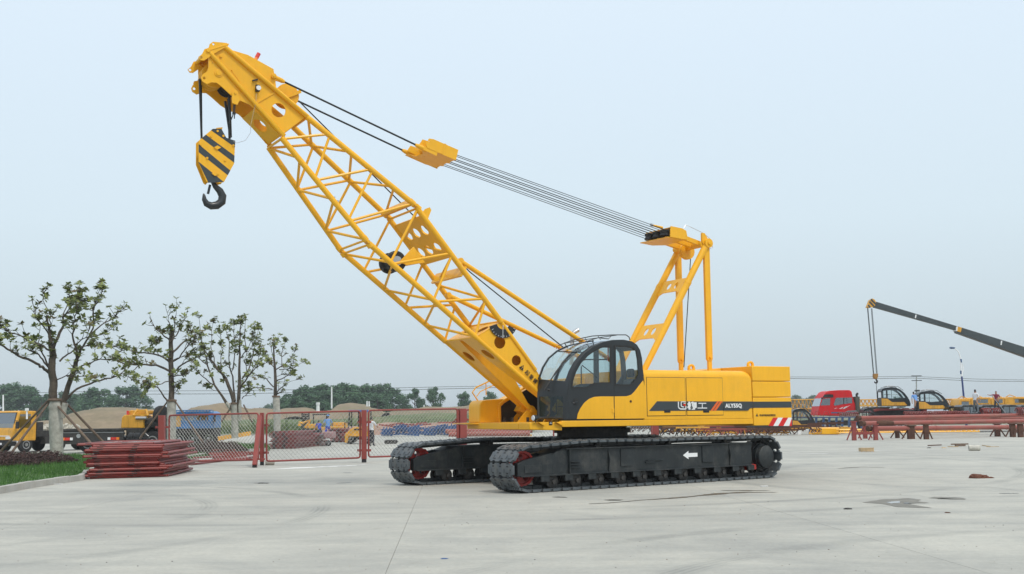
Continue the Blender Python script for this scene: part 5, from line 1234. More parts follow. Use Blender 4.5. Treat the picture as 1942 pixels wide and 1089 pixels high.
# rubble at the foot of the sand heap
m=MB(PALE)
random.seed(9)
for i in range(260):
    p=W(random.uniform(70,150),random.gauss(812,2.5),96+random.uniform(-2,2)); s=random.uniform(.05,.28); m.cbox(p,(s*1.5,s,s*.7),Matrix.Rotation(random.uniform(0,3),3,Vector((random.random(),random.random(),random.random())).normalized()))
tag(m.build('rubble'),'pale broken rubble at the foot of the sand heap','rubble',kind='stuff')
def far_tree_meshes(n):
    o=[]
    for k in range(n):
        random.seed(100+k); m=MB(FAR1); H=10.0; cl=[]
        nc=random.randint(26,34)
        for i in range(nc):
            h=random.uniform(.10,.97); rad=(math.sin(PI*min(1,(h*.88+.12)))**.7)*3.6*(1.15-.55*h)+.3; a=random.uniform(0,2*PI); r=rad*random.uniform(.35,1.0)
            cl.append((Vector((r*math.cos(a),r*math.sin(a),h*H)),random.uniform(.7,1.5)*(1.25-.6*h)))
        for c,s in cl:
            for i in range(int(150*s)):
                v=Vector((random.gauss(0,1),random.gauss(0,1),random.gauss(0,.75))).normalized()*random.uniform(.5,1.1)*s; p=c+v
                nn=(v.normalized()+Vector((random.gauss(0,.5),random.gauss(0,.5),random.gauss(.3,.5)))).normalized(); u=nn.orthogonal().normalized(); w=nn.cross(u); q=random.uniform(.12,.28); a=random.uniform(0,3)
                uu=u*math.cos(a)+w*math.sin(a); ww=nn.cross(uu); b=len(m.v); m.v+=[tuple(p-uu*q),tuple(p+ww*q*.7),tuple(p+uu*q),tuple(p-ww*q*.7)]; m.f.append([b,b+1,b+2,b+3]); m.mi.append(0)
        me_=m.build('crown',recalc=False)
        t=MB(BARK); t.tube([(0,0,-.2),(0.1,0,4),(0,0.1,8.5)],[.28,.18,.05],7)
        for i in range(6):
            a=random.uniform(0,2*PI); h=random.uniform(2,7); t.tube([(0,0,h),(1.2*math.cos(a),1.2*math.sin(a),h+1)],[.09,.03],5)
        tt=t.build('trunk'); o.append((me_,tt))
    return o
FT_=far_tree_meshes(6)
random.seed(17)
used=[False]*6
def far_tree(x,ytop,Y,k,wsc,label,grp='trees on the horizon'):
    top=W(x,ytop,Y); H=top.z+0.3; s=H/10.3
    r=thing('background_tree',label,'tree',(top.x,Y,-.1),random.uniform(0,6),grp); r.scale=(s*wsc,s*wsc,s)
    cr_,tk_=FT_[k]
    if not used[k]: used[k]=True; a,b=cr_,tk_
    else: a=cr_.copy(); b=tk_.copy(); COL.objects.link(a); COL.objects.link(b)
    a.parent=r; b.parent=r
    return r
k=0
LEFT=[(-15,733),(10,729),(35,723),(58,731),(80,745),(100,750),(125,741),(150,746),(168,749),(188,732),(210,746),(240,729),(264,741)]
for i,(x,y) in enumerate(LEFT):
    far_tree(x,y,290+random.uniform(-20,20),i%6,1.55,ORD[i]+' far dark green tree counted from the left edge of the horizon')
MID=[(541,752),(556,742),(570,737),(590,729),(607,727),(628,731),(645,725),(660,724),(680,727),(693,727),(712,731),(730,727),(742,735),(600,745),(640,745),(685,745),(560,752),(620,748),(715,746)]
for i,(x,y) in enumerate(MID):
    far_tree(x,y,265+random.uniform(-18,18)+(-10 if i>12 else 0),(i+2)%6,1.6,'tree in the dense clump on the horizon behind the fence')
for x,y,l,w in((766,759,'smallest lone tree, just left of the pair of tall lone trees',1.0),(787,737,'left one of the two tall lone trees on the horizon',.95),(822,732,'right one of the two tall lone trees, the rounder one',1.0),(881,742,'lone tree between the round tree and the crane',.9),(930,741,'tree seen through the yellow handrail of the crane',.9)):
    far_tree(x,y,255,(int(x)%6),w,l)
for x,y,l,w in((497,772,'tiny far tree seen left of the smallest magnolia trunk',1.0),(509,766,'tiny far tree touching the smallest magnolia trunk',1.0)):
    far_tree(x,y,500,(int(x)%6),1.3,l)
for i,x in enumerate((1508,1514,1528,1540,1700,1930)):
    far_tree(x,748+i%3*3,600,i%6,1.6,'tiny hazy treetop above the stored yellow lattice booms')
# white posts and lamp poles
def post(x,y0,y1,Y,r,label,name='white_post',cat='post',mt=WHT,extra=None,lean=0):
    a=W(x,y1,Y);b=W(x+lean,y0,Y); t=thing(name,label,cat,(a.x,a.y,a.z if a.z>0 else 0)); m=MB(mt); m.tube([(0,0,0),tuple(Vector((b.x,b.y,b.z))-t.location)],[r,r*.8],8); m.build('shaft',t)
    if extra: extra(t,Vector((b.x,b.y,b.z))-t.location)
    return t
post(6,749,788,120,.09,'thin white pole at the left edge behind the truck cab')
post(629,734,775,150,.11,'tall white pole in front of the dense tree clump')
def cap(t,p): k=t.location.y/120; m=MB(WHT); m.tube([p,p+Vector((0,0,.25*k))],.2*k,8); m.build('cap',t)
post(603,768,783,120,.2,'short thick white post behind the middle fence panel',extra=cap)
post(696,761,771,160,.12,'left of two short white posts on the mound'); post(700,761,771,160,.12,'right of two short white posts on the mound')
post(51,779,795,57.0,.05,'short white post with a hook beside the yellow truck cab',extra=cap)
post(804,768,772,190,.1,'tiny white post between the two lone trees')
def cross(t,p):
    m=MB(GREY)
    for dz,w in((0,.75),(-.7,.75),(-2.6,.35),(-3.4,.45)): m.box((p.x-w,p.y-.1,p.z+dz-.05),(p.x+w,p.y+.1,p.z+dz+.05))
    for dz in(-3.0,-2.2): m.box((p.x-.3,p.y-.3,p.z+dz-.15),(p.x+.3,p.y+.3,p.z+dz+.1))
    m.build('crossarm',t)
post(1738,713,775,175,.11,'grey power line pole with crossarms between the two crane cabs','power_pole','power pole',mt=mat('pole_concrete',(.35,.36,.35),.8),extra=cross)
def wire(name,pts,Y,r,label):
    m=MB(ROPE); m.tube([W(x,y,Y) for x,y in pts],r,5); tag(m.build(name),label,'cable','power lines over the horizon')
wire('power_line',[(-60,748),(200,742),(450,741),(700,737),(830,734),(1000,731),(1300,722),(1500,715),(1600,715.5),(1730,714),(1850,719),(2000,722)],176,.03,'upper thin power line across the horizon')
wire('power_line',[(-60,752),(200,748),(450,747),(700,742),(830,738),(1000,734),(1300,726),(1500,718),(1600,719.5),(1730,717),(1850,723),(2000,724)],175,.035,'lower thicker power line across the horizon')
# street lamp
a=W(1832,790,120); t=thing('street_lamp','tall street lamp with a blue shaft and curved white arm leaning left','street lamp',(a.x,a.y,0))
m=MB(mat('lamp_blue',(.02,.04,.16),.4)); b=W(1824,714,120)-t.location; m.tube([(0,0,0),b],[.12,.085],10); m.build('blue_shaft',t)
m=MB(WHT); pts=[W(x,y,120)-t.location for x,y in((1824,714),(1822,690),(1822,680),(1818,668),(1811,661),(1806,660))]; m.tube(pts,[.09,.08,.07,.06,.05,.04],8); m.build('white_arm',t)
for y in (684,706): 
    m=MB(BLUED); p=W(1822.5,y,120)-t.location; m.tube([p-Vector((0,0,.2)),p+Vector((0,0,.15))],.10,8); m.build('collar',t)
m=MB(WHT); pts=[W(x,y,120)-t.location for x,y in((1824,712),(1827,700),(1825,690))]; m.tube(pts,.05,6); m.build('side_ornament',t)
m=MB(BLUED); p=W(1806,660,120)-t.location; m.lathe(p,(-1,0,.05),[(-.3,.04),(-.2,.09),(.1,.12),(.28,.07)],10); m.build('lamp_head',t)

# ================================================================ FENCE
def fence_bay(x0,x1,yt0,yt1,yb0,yb1,Y0,Y1,label,mesh_=True,r=.032,left_stub=None):
    A=[W(x0,yt0,Y0),W(x1,yt1,Y1),W(x1,yb1,Y1),W(x0,yb0,Y0)]
    org=Vector((A[3].x,A[3].y,0)); t=thing('chain_link_fence',label,'fence panel',tuple(org),0,'red framed chain link fence panels')
    A=[p-org for p in A]; d=(A[2]-A[3]).normalized(); c=.14
    pts=[]
    def corner(i):
        p=A[i];a=A[(i-1)%4];b=A[(i+1)%4]; u=(a-p).normalized()*c; v=(b-p).normalized()*c
        return [p+u, p+u*.35+v*.06, p+u*.06+v*.35, p+v]
    for i in range(4): pts+=corner(i)
    pts+= [pts[0]]
    m=MB(REDP); m.tube(pts,r,8,cap=False); m.build('tube_frame',t)
    if mesh_:
        m=MB(WIRE); Wd=(A[2]-A[3]).length; Ht=(A[0]-A[3]).length; pitch=.15; rr=.0058
        def P(u,v): 
            a=A[3].lerp(A[2],u/Wd);b=A[0].lerp(A[1],u/Wd); return a.lerp(b,v/Ht)
        s=-Ht
        while s<Wd:
            for sg in(1,-1):
                u0,v0,u1,v1=(s,0,s+Ht,Ht) if sg==1 else (s,Ht,s+Ht,0)
                ta=max(0,(0-u0)/(u1-u0)); tb=min(1,(Wd-u0)/(u1-u0))
                if tb-ta<.02: continue
                p=P(u0+(u1-u0)*ta,v0+(v1-v0)*ta);q=P(u0+(u1-u0)*tb,v0+(v1-v0)*tb); m.tube([p,q],rr,3,cap=False)
            s+=pitch
        m.build('chain_link',t)['kind']='stuff'
    return t
fence_bay(321,490,788,784,876,872,41.2,38.9,'chain link fence panel behind the stack of red frames')
fence_bay(505.5,683,784,779.5,875,868.5,39.2,40.9,'chain link fence panel in the middle, yellow loader behind it')
fence_bay(699,867,778.5,775.5,867,861.5,41.3,43.9,'chain link fence panel with green bank and blue steel behind it')
fence_bay(884,1050,777,774,858,853,44.2,46.3,'chain link fence panel seen under the front deck of the crane')
fence_bay(1068,1236,777,772,852,848,46.8,49.5,'chain link fence panel hidden mostly behind the crane house')
def fpost(x,yt,yb,Y,w,label,rot=0,lean=0):
    a=W(x,yb,Y); a.z=0; b=W(x+lean,yt,Y); t=thing('fence_post',label,'fence post',tuple(a),rot,'red steel fence posts'); h=b.z; lx=b.x-a.x
    m=MB(REDP); m.hexa([(-w/2,-w/2,.12),(w/2,-w/2,.12),(w/2,w/2,.12),(-w/2,w/2,.12),(-w/2+lx,-w/2,h),(w/2+lx,-w/2,h),(w/2+lx,w/2,h),(-w/2+lx,w/2,h)]); m.build('post',t,bevel=.008)
    m=MB(BLK); m.box((-w/2+.01,-w/2+.01,0),(w/2-.01,w/2-.01,.12)); m.build('post_foot',t)
    m=MB(REDP)
    for z in(.42,h-.42):
        for s in(-1,1): m.box((s*w/2 if s>0 else -w/2-.16,-.02,z-.04),(w/2+.16 if s>0 else -w/2,.02,z+.04))
    m.build('hinge_bracket',t,bevel=.004)
    return t
fpost(307,788,880,41.8,.21,'red fence post between the yellow crane body and the first chain link panel')
fpost(497,783,877,39.4,.13,'upright red fence post behind the leaning brace')
fpost(690.5,778,878,40.9,.17,'red fence post between the middle and right chain link panels')
a=W(483,884,37.6);b=W(493,790,38.9); t=thing('leaning_post','loose red square post leaning against the fence post beside the stack','post',(a.x,a.y,0)); m=MB(REDP); p=b-Vector((a.x,a.y,0)); m.bar((0,0,.06),p,.14,.14,upv=(0,1,0)); m.build('post',t,bevel=.008); m=MB(BLK); m.bar((0,0,.0),(p*.03),.13,.13,upv=(0,1,0)); m.build('post_foot',t)
m=MB(REDP); m.cbox(p*.16,(.62,.04,.05)); m.build('cross_stub',t)
fpost(876,775,858,44.0,.26,'broad red fence post beside the front of the crane',rot=.5); fpost(868.5,779,859,43.9,.09,'thin red post touching the broad post'); 
fpost(1243,772,848,49.9,.25,'red fence post seen under the crane house')
# round pale weights
def cyl_thing(x,y,r,ln,ang,name,label,cat,mt,tilt=0):
    p=G(x,y); t=thing(name,label,cat,(p.x,p.y,0),ang); m=MB(mt); m.lathe((-ln/2,0,r),(1,0,0),[(0,r*.6),(.001,r),(.02,r),(ln-.02,r),(ln-.001,r),(ln,r*.6)],20); m.m(JNT); m.lathe((-ln/2-.003,0,r),(1,0,0),[(0,r*.55),(.002,r*.5)],14); m.build('body',t); return t
cyl_thing(512,882,.085,.30,.1,'concrete_weight','pale concrete weight at the foot of the middle fence','weight',CONC2)
cyl_thing(1848,855,.115,.42,-.15,'concrete_cylinder','pale concrete cylinder lying on the yard right of the wooden crate','cylinder',CONC2)
# ================================================================ STACK OF RED FRAMES
random.seed(5)
P0=G(169,909);P1=G(312,904.5);P2=G(362,893)
ux=(P1-P0).normalized(); Wd=(P1-P0).length; uy=(P2-P1); Dp=uy.length*1.02; uy=uy.normalized()
zt=W(235,841,P0.lerp(P1,.5).y).z
nfr=18; dz=(zt)/nfr
print('stack',Wd,Dp,zt,dz)
def red_frame(W_,D_,r):
    t=None; m=MB(REDS)
    h=r
    def q(a,b,z=0): return Vector((a*W_,b*D_,h+z))
    m.tube([q(0,0),q(1,0)],r,8); m.tube([q(0,1),q(1,1)],r,8); m.build
    return m
fr0=None
for i in range(nfr):
    jx=random.uniform(-.14,.14); jy=random.uniform(-.08,.08); jr=random.uniform(-.022,.022); W_=Wd*random.uniform(.93,1.02); 
    if i==nfr-1: jx=-.38;jy=.25; W_=Wd*1.0
    z=i*dz; 
    loc=P0+ux*jx+uy*jy; loc.z=z
    lab='topmost loose red frame overhanging the stack to the left' if i==nfr-1 else ('bottom red frame of the stack, lying on the concrete' if i==0 else ORD[i]+' red tube frame from the bottom of the big stack by the kerb')
    t=thing('steel_frame',lab,'steel frame',tuple(loc),math.atan2(ux.y,ux.x)+jr,'stacked red steel frames'); r=.036
    # local axes: x along the front, y towards the back right
    ca=math.atan2(uy.y,uy.x)-math.atan2(ux.y,ux.x); vy=Vector((math.cos(ca),math.sin(ca),0)); D_=Dp*random.uniform(.93,1.03)
    tilt=random.uniform(-.02,.03)
    A=Vector((0,0,r));B=Vector((W_,0,r)); C_=B+vy*D_+Vector((0,0,tilt)); D__=A+vy*D_+Vector((0,0,tilt))
    for nm,pp in(('front_tube',[A,B]),('side_tube',[B,C_]),('back_tube',[C_,D__]),('side_tube',[D__,A])): MB(REDS).tube(pp,r,8).build(nm,t)
    m=MB(REDS); 
    for k in(.33,.66): m.tube([A.lerp(B,k),D__.lerp(C_,k)],r*.7,6)
    m.build('middle_tube',t) if 0 else MB(REDS).tube([A.lerp(B,.33),D__.lerp(C_,.33)],r*.7,6).build('middle_tube',t)
    MB(REDS).tube([A.lerp(B,.7),D__.lerp(C_,.7)],r*.7,6).build('middle_tube',t)
    for k in(.14,.62): m=MB(BLKD); c=A.lerp(B,k); m.box((c.x-.09,-.03,c.z-.036),(c.x+.06,.05,c.z+.03)); m.build('clamp',t)
    m=MB(WIRE); 
    if i in(nfr-1,nfr-2):
        n=14
        for j in range(1,n): m.tube([A.lerp(B,j/n),A.lerp(D__,j/n) if 0 else D__.lerp(C_,j/n)],.006,3,cap=False)
        m.build('wire_infill',t)['kind']='stuff'
# frames lying on the ground right of the stack, square tube bundle
for i,(a,b) in enumerate((((362,883),(485,868)),((362,880),(470,874)),((366,876),(498,867)))):
    m=MB(REDS); p=G(*a);q=G(*b); p.z=q.z=.04+.05*i; m.tube([p,q],.036,8); tag(m.build('red_tube'),'red tube lying flat on the concrete right of the stack' ,'tube','loose red tubes by the stack')
random.seed(4)
for i in range(14):
    x=random.uniform(395,425); y=random.uniform(860,874); p=G(x,y); p.z=.05+random.choice((0,.1,.2))*(1 if y>864 else .5); d=Vector((random.uniform(.8,1.2),random.uniform(-.1,.25),0))*1.05
    m=MB(REDP); m.bar(p,p+d,.09,.09); m.m(BLK); m.bar(p-d*.004,p,.07,.07); tag(m.build('square_tube'),'short red square tube in the loose pile behind the fence','square tube','pile of short red square tubes')
# black drum and white plank behind the stack
p=G(254,862); t=thing('black_drum','black double drum with a bar, behind the top of the red stack','drum',(p.x,p.y,0)); Yd=p.y
c=W(255,829,Yd)-t.location; m=MB(BLK); m.lathe(c-Vector((.27,0,0)),(1,0,0),[(0,.12),(.04,.19),(.22,.2),(.24,.15),(.30,.15),(.32,.2),(.5,.19),(.54,.12)],18); m.cbox(c-Vector((0,.1,.2)),(.62,.2,.28)); m.cbox((c.x,0,c.z*.4),(.5,.3,c.z*.8)); m.build('drum',t,bevel=.02)
m=MB(BLK); m.tube([c+Vector((.3,0,.05)),c+Vector((.45,0,-.12))],.025,6); m.build('bar',t)
# ================================================================ MACHINES AND PEOPLE
def Tm(loc,a): return Matrix.Translation(Vector(loc))@Matrix.Rotation(a,4,'Z')
WHEEL={}
def wheel(par,x,y,z,r,w,mt=RUB,hub=STEEL,side=1):
    m=MB(mt); m.lathe((x,y-w/2,z),(0,1,0),[(0,r*.6),(.01,r*.93),(w*.18,r),(w*.82,r),(w-.01,r*.93),(w,r*.6)],26); o=m.build('wheel',par)
    m=MB(hub); s=side; m.lathe((x,y+s*(w/2-.02),z),(0,s,0),[(0,r*.58),(.03,r*.56),(.031,r*.48),(-.04,r*.25),(.05,r*.22),(.06,r*.1)],20); m.build('rim',o); return o
def truck_cab(t,x0,L_,W_,h0,h1,mt,name='cab'):
    # x grows backwards from the front bumper at x0; local front is -x
    m=MB(mt); prof=[(x0,h0),(x0,h0+.62),(x0+.12,h0+.80),(x0+.42,h1-.10),(x0+.60,h1),(x0+L_-.05,h1-.02),(x0+L_,h1-.12),(x0+L_,h0)]
    m.prism(prof,-W_/2,W_/2); o=m.build(name,t,bevel=.05)
    m=MB(GLT); m.hexa([(x0+.13,-W_/2+.14,h0+.80),(x0+.13,W_/2-.14,h0+.80),(x0+.11,W_/2-.14,h0+.80),(x0+.11,-W_/2+.14,h0+.80),(x0+.40,-W_/2+.2,h1-.14),(x0+.40,W_/2-.2,h1-.14),(x0+.38,W_/2-.2,h1-.14),(x0+.38,-W_/2+.2,h1-.14)]); 
    mb=MB(BLK); mb.hexa([(x0+.14,-W_/2+.08,h0+.76),(x0+.14,W_/2-.08,h0+.76),(x0+.118,W_/2-.08,h0+.76),(x0+.118,-W_/2+.08,h0+.76),(x0+.43,-W_/2+.14,h1-.10),(x0+.43,W_/2-.14,h1-.10),(x0+.397,W_/2-.14,h1-.10),(x0+.397,-W_/2+.14,h1-.10)]); wf=mb.build('windscreen_surround',o); m.build('windscreen',o)
    for s in(-1,1):
        m=MB(GLT); y=s*(W_/2+.004); m.prism([(x0+.30,h0+.80),(x0+.52,h1-.22),(x0+L_-.45,h1-.2),(x0+L_-.40,h0+.80)],*sorted((y-s*.01,y+s*.004))); m.build('side_window',o)
    return o
# --- left truck crane 1: yellow cab facing left-front ---
p=G(20,866); a0=R(28)
t=thing('truck_crane','small truck with a yellow cab and dark chassis at the left edge behind the magnolia','truck',(-25.15,57.6,0),R(60)); t.scale=(.78,.78,.78)
c=truck_cab(t,-.2,1.75,2.3,.75,2.62,YEL2)
m=MB(BLK); m.box((-.30,-1.15,.42),(.15,1.15,.72)); m.box((-.24,-1.0,.73),(-.19,1.0,.80)); m.build('bumper',t,bevel=.03)
for s in(-1,1):
    m=MB(LAMPG); m.box((-.25,s*.78-.22,.84),(-.19,s*.78+.22,1.0)); m.build('headlight',t,bevel=.02)
m=MB(WHT); m.box((-.225,-.9,1.02),(-.205,.9,1.07)); m.box((-.31,-.3,.5),(-.30,.3,.62)); m.build('grille_trim',t)
m=MB(YEL2); m.box((.1,-1.16,.74),(1.5,1.16,.95)); m.build('cab_sill',t,bevel=.02)
for y,s in((-1.0,-1),(1.0,1)):
    wheel(t,.85,y,.48,.48,.3,side=s)
m=MB(BLKD); m.box((1.6,-.5,.62),(9.3,-.32,.95)); m.box((1.6,.32,.62),(9.3,.5,.95)); m.box((1.62,-1.1,.95),(3.0,1.1,1.35)); m.box((3.0,-1.15,.98),(8.8,1.15,1.12)); m.box((2.2,-1.2,.5),(3.3,-.7,.95)); m.build('chassis',t,bevel=.02)
m=MB(BLKD); m.box((1.7,-1.0,1.3),(2.2,1.0,1.9)); m.tube([(1.75,.7,1.3),(1.75,.7,2.4)],.09,8); m.lathe((1.9,-.7,2.2),(0,1,0),[(0,.2),(.5,.2)],14); m.build('air_cleaner',t,bevel=.03)
for x in(3.4,):
    for y,s in((-1.0,-1),(1.0,1)): wheel(t,x,y,.48,.48,.3,side=s)
for x in(6.6,7.7):
    for y,s in((-.95,-1),(.95,1)): wheel(t,x,y,.48,.48,.5,side=s)
m=MB(BLKP); m.box((1.3,1.15,1.3),(1.36,1.45,1.7)); m.box((-.1,-1.5,1.5),(0,-1.3,1.95)); m.tube([(-.05,-1.15,2.0),(-.05,-1.42,2.0)],.02,6); m.build('mirror',t)
# --- left truck crane 2: rear beam with lamps, yellow turret ---
p=G(178,864); Yr=55.0
X=lambda x,Y=Yr:W(x,787,Y).x
Z=lambda y,Y=Yr,x=200:W(x,y,Y).z
t=thing('truck_crane','truck crane seen from behind, black rear beam with red lamps and yellow turret','truck crane',(X(178),Yr,0),0)
ox=t.location.x
m=MB(BLKD); x0,x1=X(120)-ox,X(236)-ox; m.box((x0,-.06,Z(842)),(x1,.06,Z(816))); m.box((x0,-.1,Z(817)),(x1,1.2,Z(813))); m.box((x0,0,Z(842)),(x0+.08,1.4,Z(813))); m.box((X(236)-ox,.3,Z(845)),(X(262)-ox,3,Z(813))); m.box((x0+.3,.3,Z(846)),(x1-.3,7,Z(830))); m.build('rear_beam',t,bevel=.01)
m=MB(STEEL); m.box((x0,-.063,Z(820.5)),(x1,-.06,Z(819.8))); p_=W(150,827,Yr); m.lathe((p_.x-ox,-.062,p_.z),(0,-1,0),[(0,.1),(.02,.1)],12); m.build('beam_trim',t)
for xa,xb,f_ in((121,141,1),(207,229,-1)):
    m=MB(LRED); a=X(xa)-ox;b=X(xb)-ox; d=(b-a)/4; z0,z1=Z(834.5),Z(829.5)
    segs=[(LORG,0,1),(LRED,1,3),(WHT,3,4)] if f_==1 else [(WHT,0,1),(LRED,1,3),(LORG,3,4)]
    m=MB()
    for mm,i,j in segs: m.m(mm); m.box((a+d*i,-.12,z0),(a+d*j-.01,-.062,z1))
    m.build('rear_lamp',t)
for x in(158,252):
    for y in(.9,2.2): wheel(t,X(x)-ox,y,.48,.48,.42,side=-1).rotation_euler=(0,0,0)
# those wheels roll along y: build them facing the rear instead
for w in [o for o in t.children if o.name.startswith('wheel')]:
    pass
m=MB(YEL2)
def Q(x,y,Y=Yr+1): q=W(x,y,Y); return (q.x-ox,q.z)
m.prism([Q(229,812),Q(272,812),Q(272,791),Q(262,787),Q(236,787),Q(231,792)],1.0,3.6); m.build('turret_side',t,bevel=.03)
m=MB(YEL2); m.prism([Q(232,788),Q(300,784),Q(298,779),Q(240,778),Q(233,783)],1.6,2.6); m.build('stowed_boom',t,bevel=.03)
m=MB(YEL2); m.bar((*[Q(253,789)[0]],1.0,Q(253,789)[1]),(Q(259,777)[0],1.2,Q(259,777)[1]),.1,.1); m.bar((Q(280,789)[0],1.0,Q(280,789)[1]),(Q(274,777)[0],1.2,Q(274,777)[1]),.1,.1); m.bar((Q(254,787)[0],1.0,Q(254,787)[1]),(Q(281,787)[0],1.0,Q(281,787)[1]),.06,.06); m.bar((Q(258,778)[0],1.15,Q(258,778)[1]),(Q(275,778)[0],1.15,Q(275,778)[1]),.06,.06); m.build('winch_frame',t)
m=MB(STEEL); m.tube([(Q(258,793)[0],1.0,Q(258,793)[1]),(Q(278,793)[0],1.0,Q(278,793)[1])],.09,10); m.build('winch_drum',t)
m=MB(LRED); m.cbox((Q(236,783)[0],1.5,Q(236,783)[1]),(.1,.1,.2)); m.build('marker_lamp',t)
m=MB(RUB); m.lathe((Q(301,788)[0],1.4,Q(301,788)[1]),(1,-.5,0),[(-.15,.3),(-.14,.42),(-.1,.47),(.1,.47),(.14,.42),(.15,.3)],24); m.build('spare_wheel',t)
m=MB(BLKD); m.lathe((Q(288,803)[0],1.4,Q(288,803)[1]),(1,-.1,0),[(-.55,.2),(-.5,.26),(.5,.26),(.55,.2)],20); m.prism([Q(262,813),Q(303,813),Q(300,842),Q(270,842)],1.5,3.4); m.m(STEEL); m.tube([(Q(266,816)[0],1.2,Q(266,816)[1]),(Q(282,828)[0],1.0,Q(282,828)[1])],.04,6); m.build('fuel_tank',t,bevel=.02)
for x in(288,): wheel(t,Q(x,835)[0],1.3,.5,.48,.5,side=-1)
m=MB(YEL2); m.prism([Q(297,811),Q(310,811),Q(308,786),Q(300,786)],2.8,4.0); m.build('cab_side',t,bevel=.02)
# --- blue truck ---
Yb=64; t=thing('cargo_truck','old blue cargo truck seen through the first chain link panel','truck',(W(370,790,Yb).x,Yb,0)); ox=t.location.x
def B(x,y,Y=Yb): q=W(x,y,Y); return (q.x-ox,q.z)
m=MB(BLUET); a=B(333,813);b=B(406,780)
x0,x1,z0,z1=a[0],b[0],a[1],b[1]
m.prism([(x0,z0),(x1,z0),(x1,z1-.12),(x1-.25,z1),(x0+.1,z1),(x0,z1-.1)],0,1.6,holes=[[(x0+.22,z1-.52),(x0+.95,z1-.52),(x0+.95,z1-.16),(x0+.22,z1-.16)],[(x0+1.1,z1-.52),(x1-.35,z1-.52),(x1-.45,z1-.16),(x1-1.0+.2,z1-.16)]][:1]); m.build('body',t,bevel=.04)
m=MB(GLT); m.box((x0+.25,-.02,z1-.55),(x1-.3,-.005,z1-.2)); m.build('window',t)
m=MB(BLUET)
for k in range(12): u=x0+.05+(x1-x0-.1)*k/11; m.box((u-.02,-.05,z1-.12),(u+.02,.0,z1+.05))
m.box((x0,-.05,z1+.03),(x1-.1,0,z1+.08)); m.box((x0,-.05,z0),(x1,.0,z0+.12)); m.box((x0,-.03,z0+.35),(x1,.0,z0+.42)); m.build('roof_rack',t)
for k in range(7): m=MB(BLUET); u=x0+.1+(x1-x0-.2)*k/6; m.box((u-.03,-.03,z0+.1),(u+.03,-.0,z0+.6)); m.build('body_rib',t)
m=MB(BLKD); m.box((x0,.1,z0-.45),(x1,1.5,z0-.02)); m.box((x0+.2,-.1,z0-.3),(x1-.3,.1,z0-.12)); m.build('chassis',t)
for x,y in((340,0.2),(365,.2),(395,.2)): wheel(t,B(x,840)[0],y,.45,.45,.3,side=-1)
m=MB(BLKP); m.box((x1,-.1,z1-.6),(x1+.1,0,z1-.2)); m.build('mirror',t)
# yellow timber line behind blue truck
m=MB(YEL2); q=W(408,833,80);q2=W(475,822,80); m.bar(q,q2,.3,.28); tag(m.build('yellow_beam'),'flat yellow steel beam lying on the grass right of the blue truck','beam')
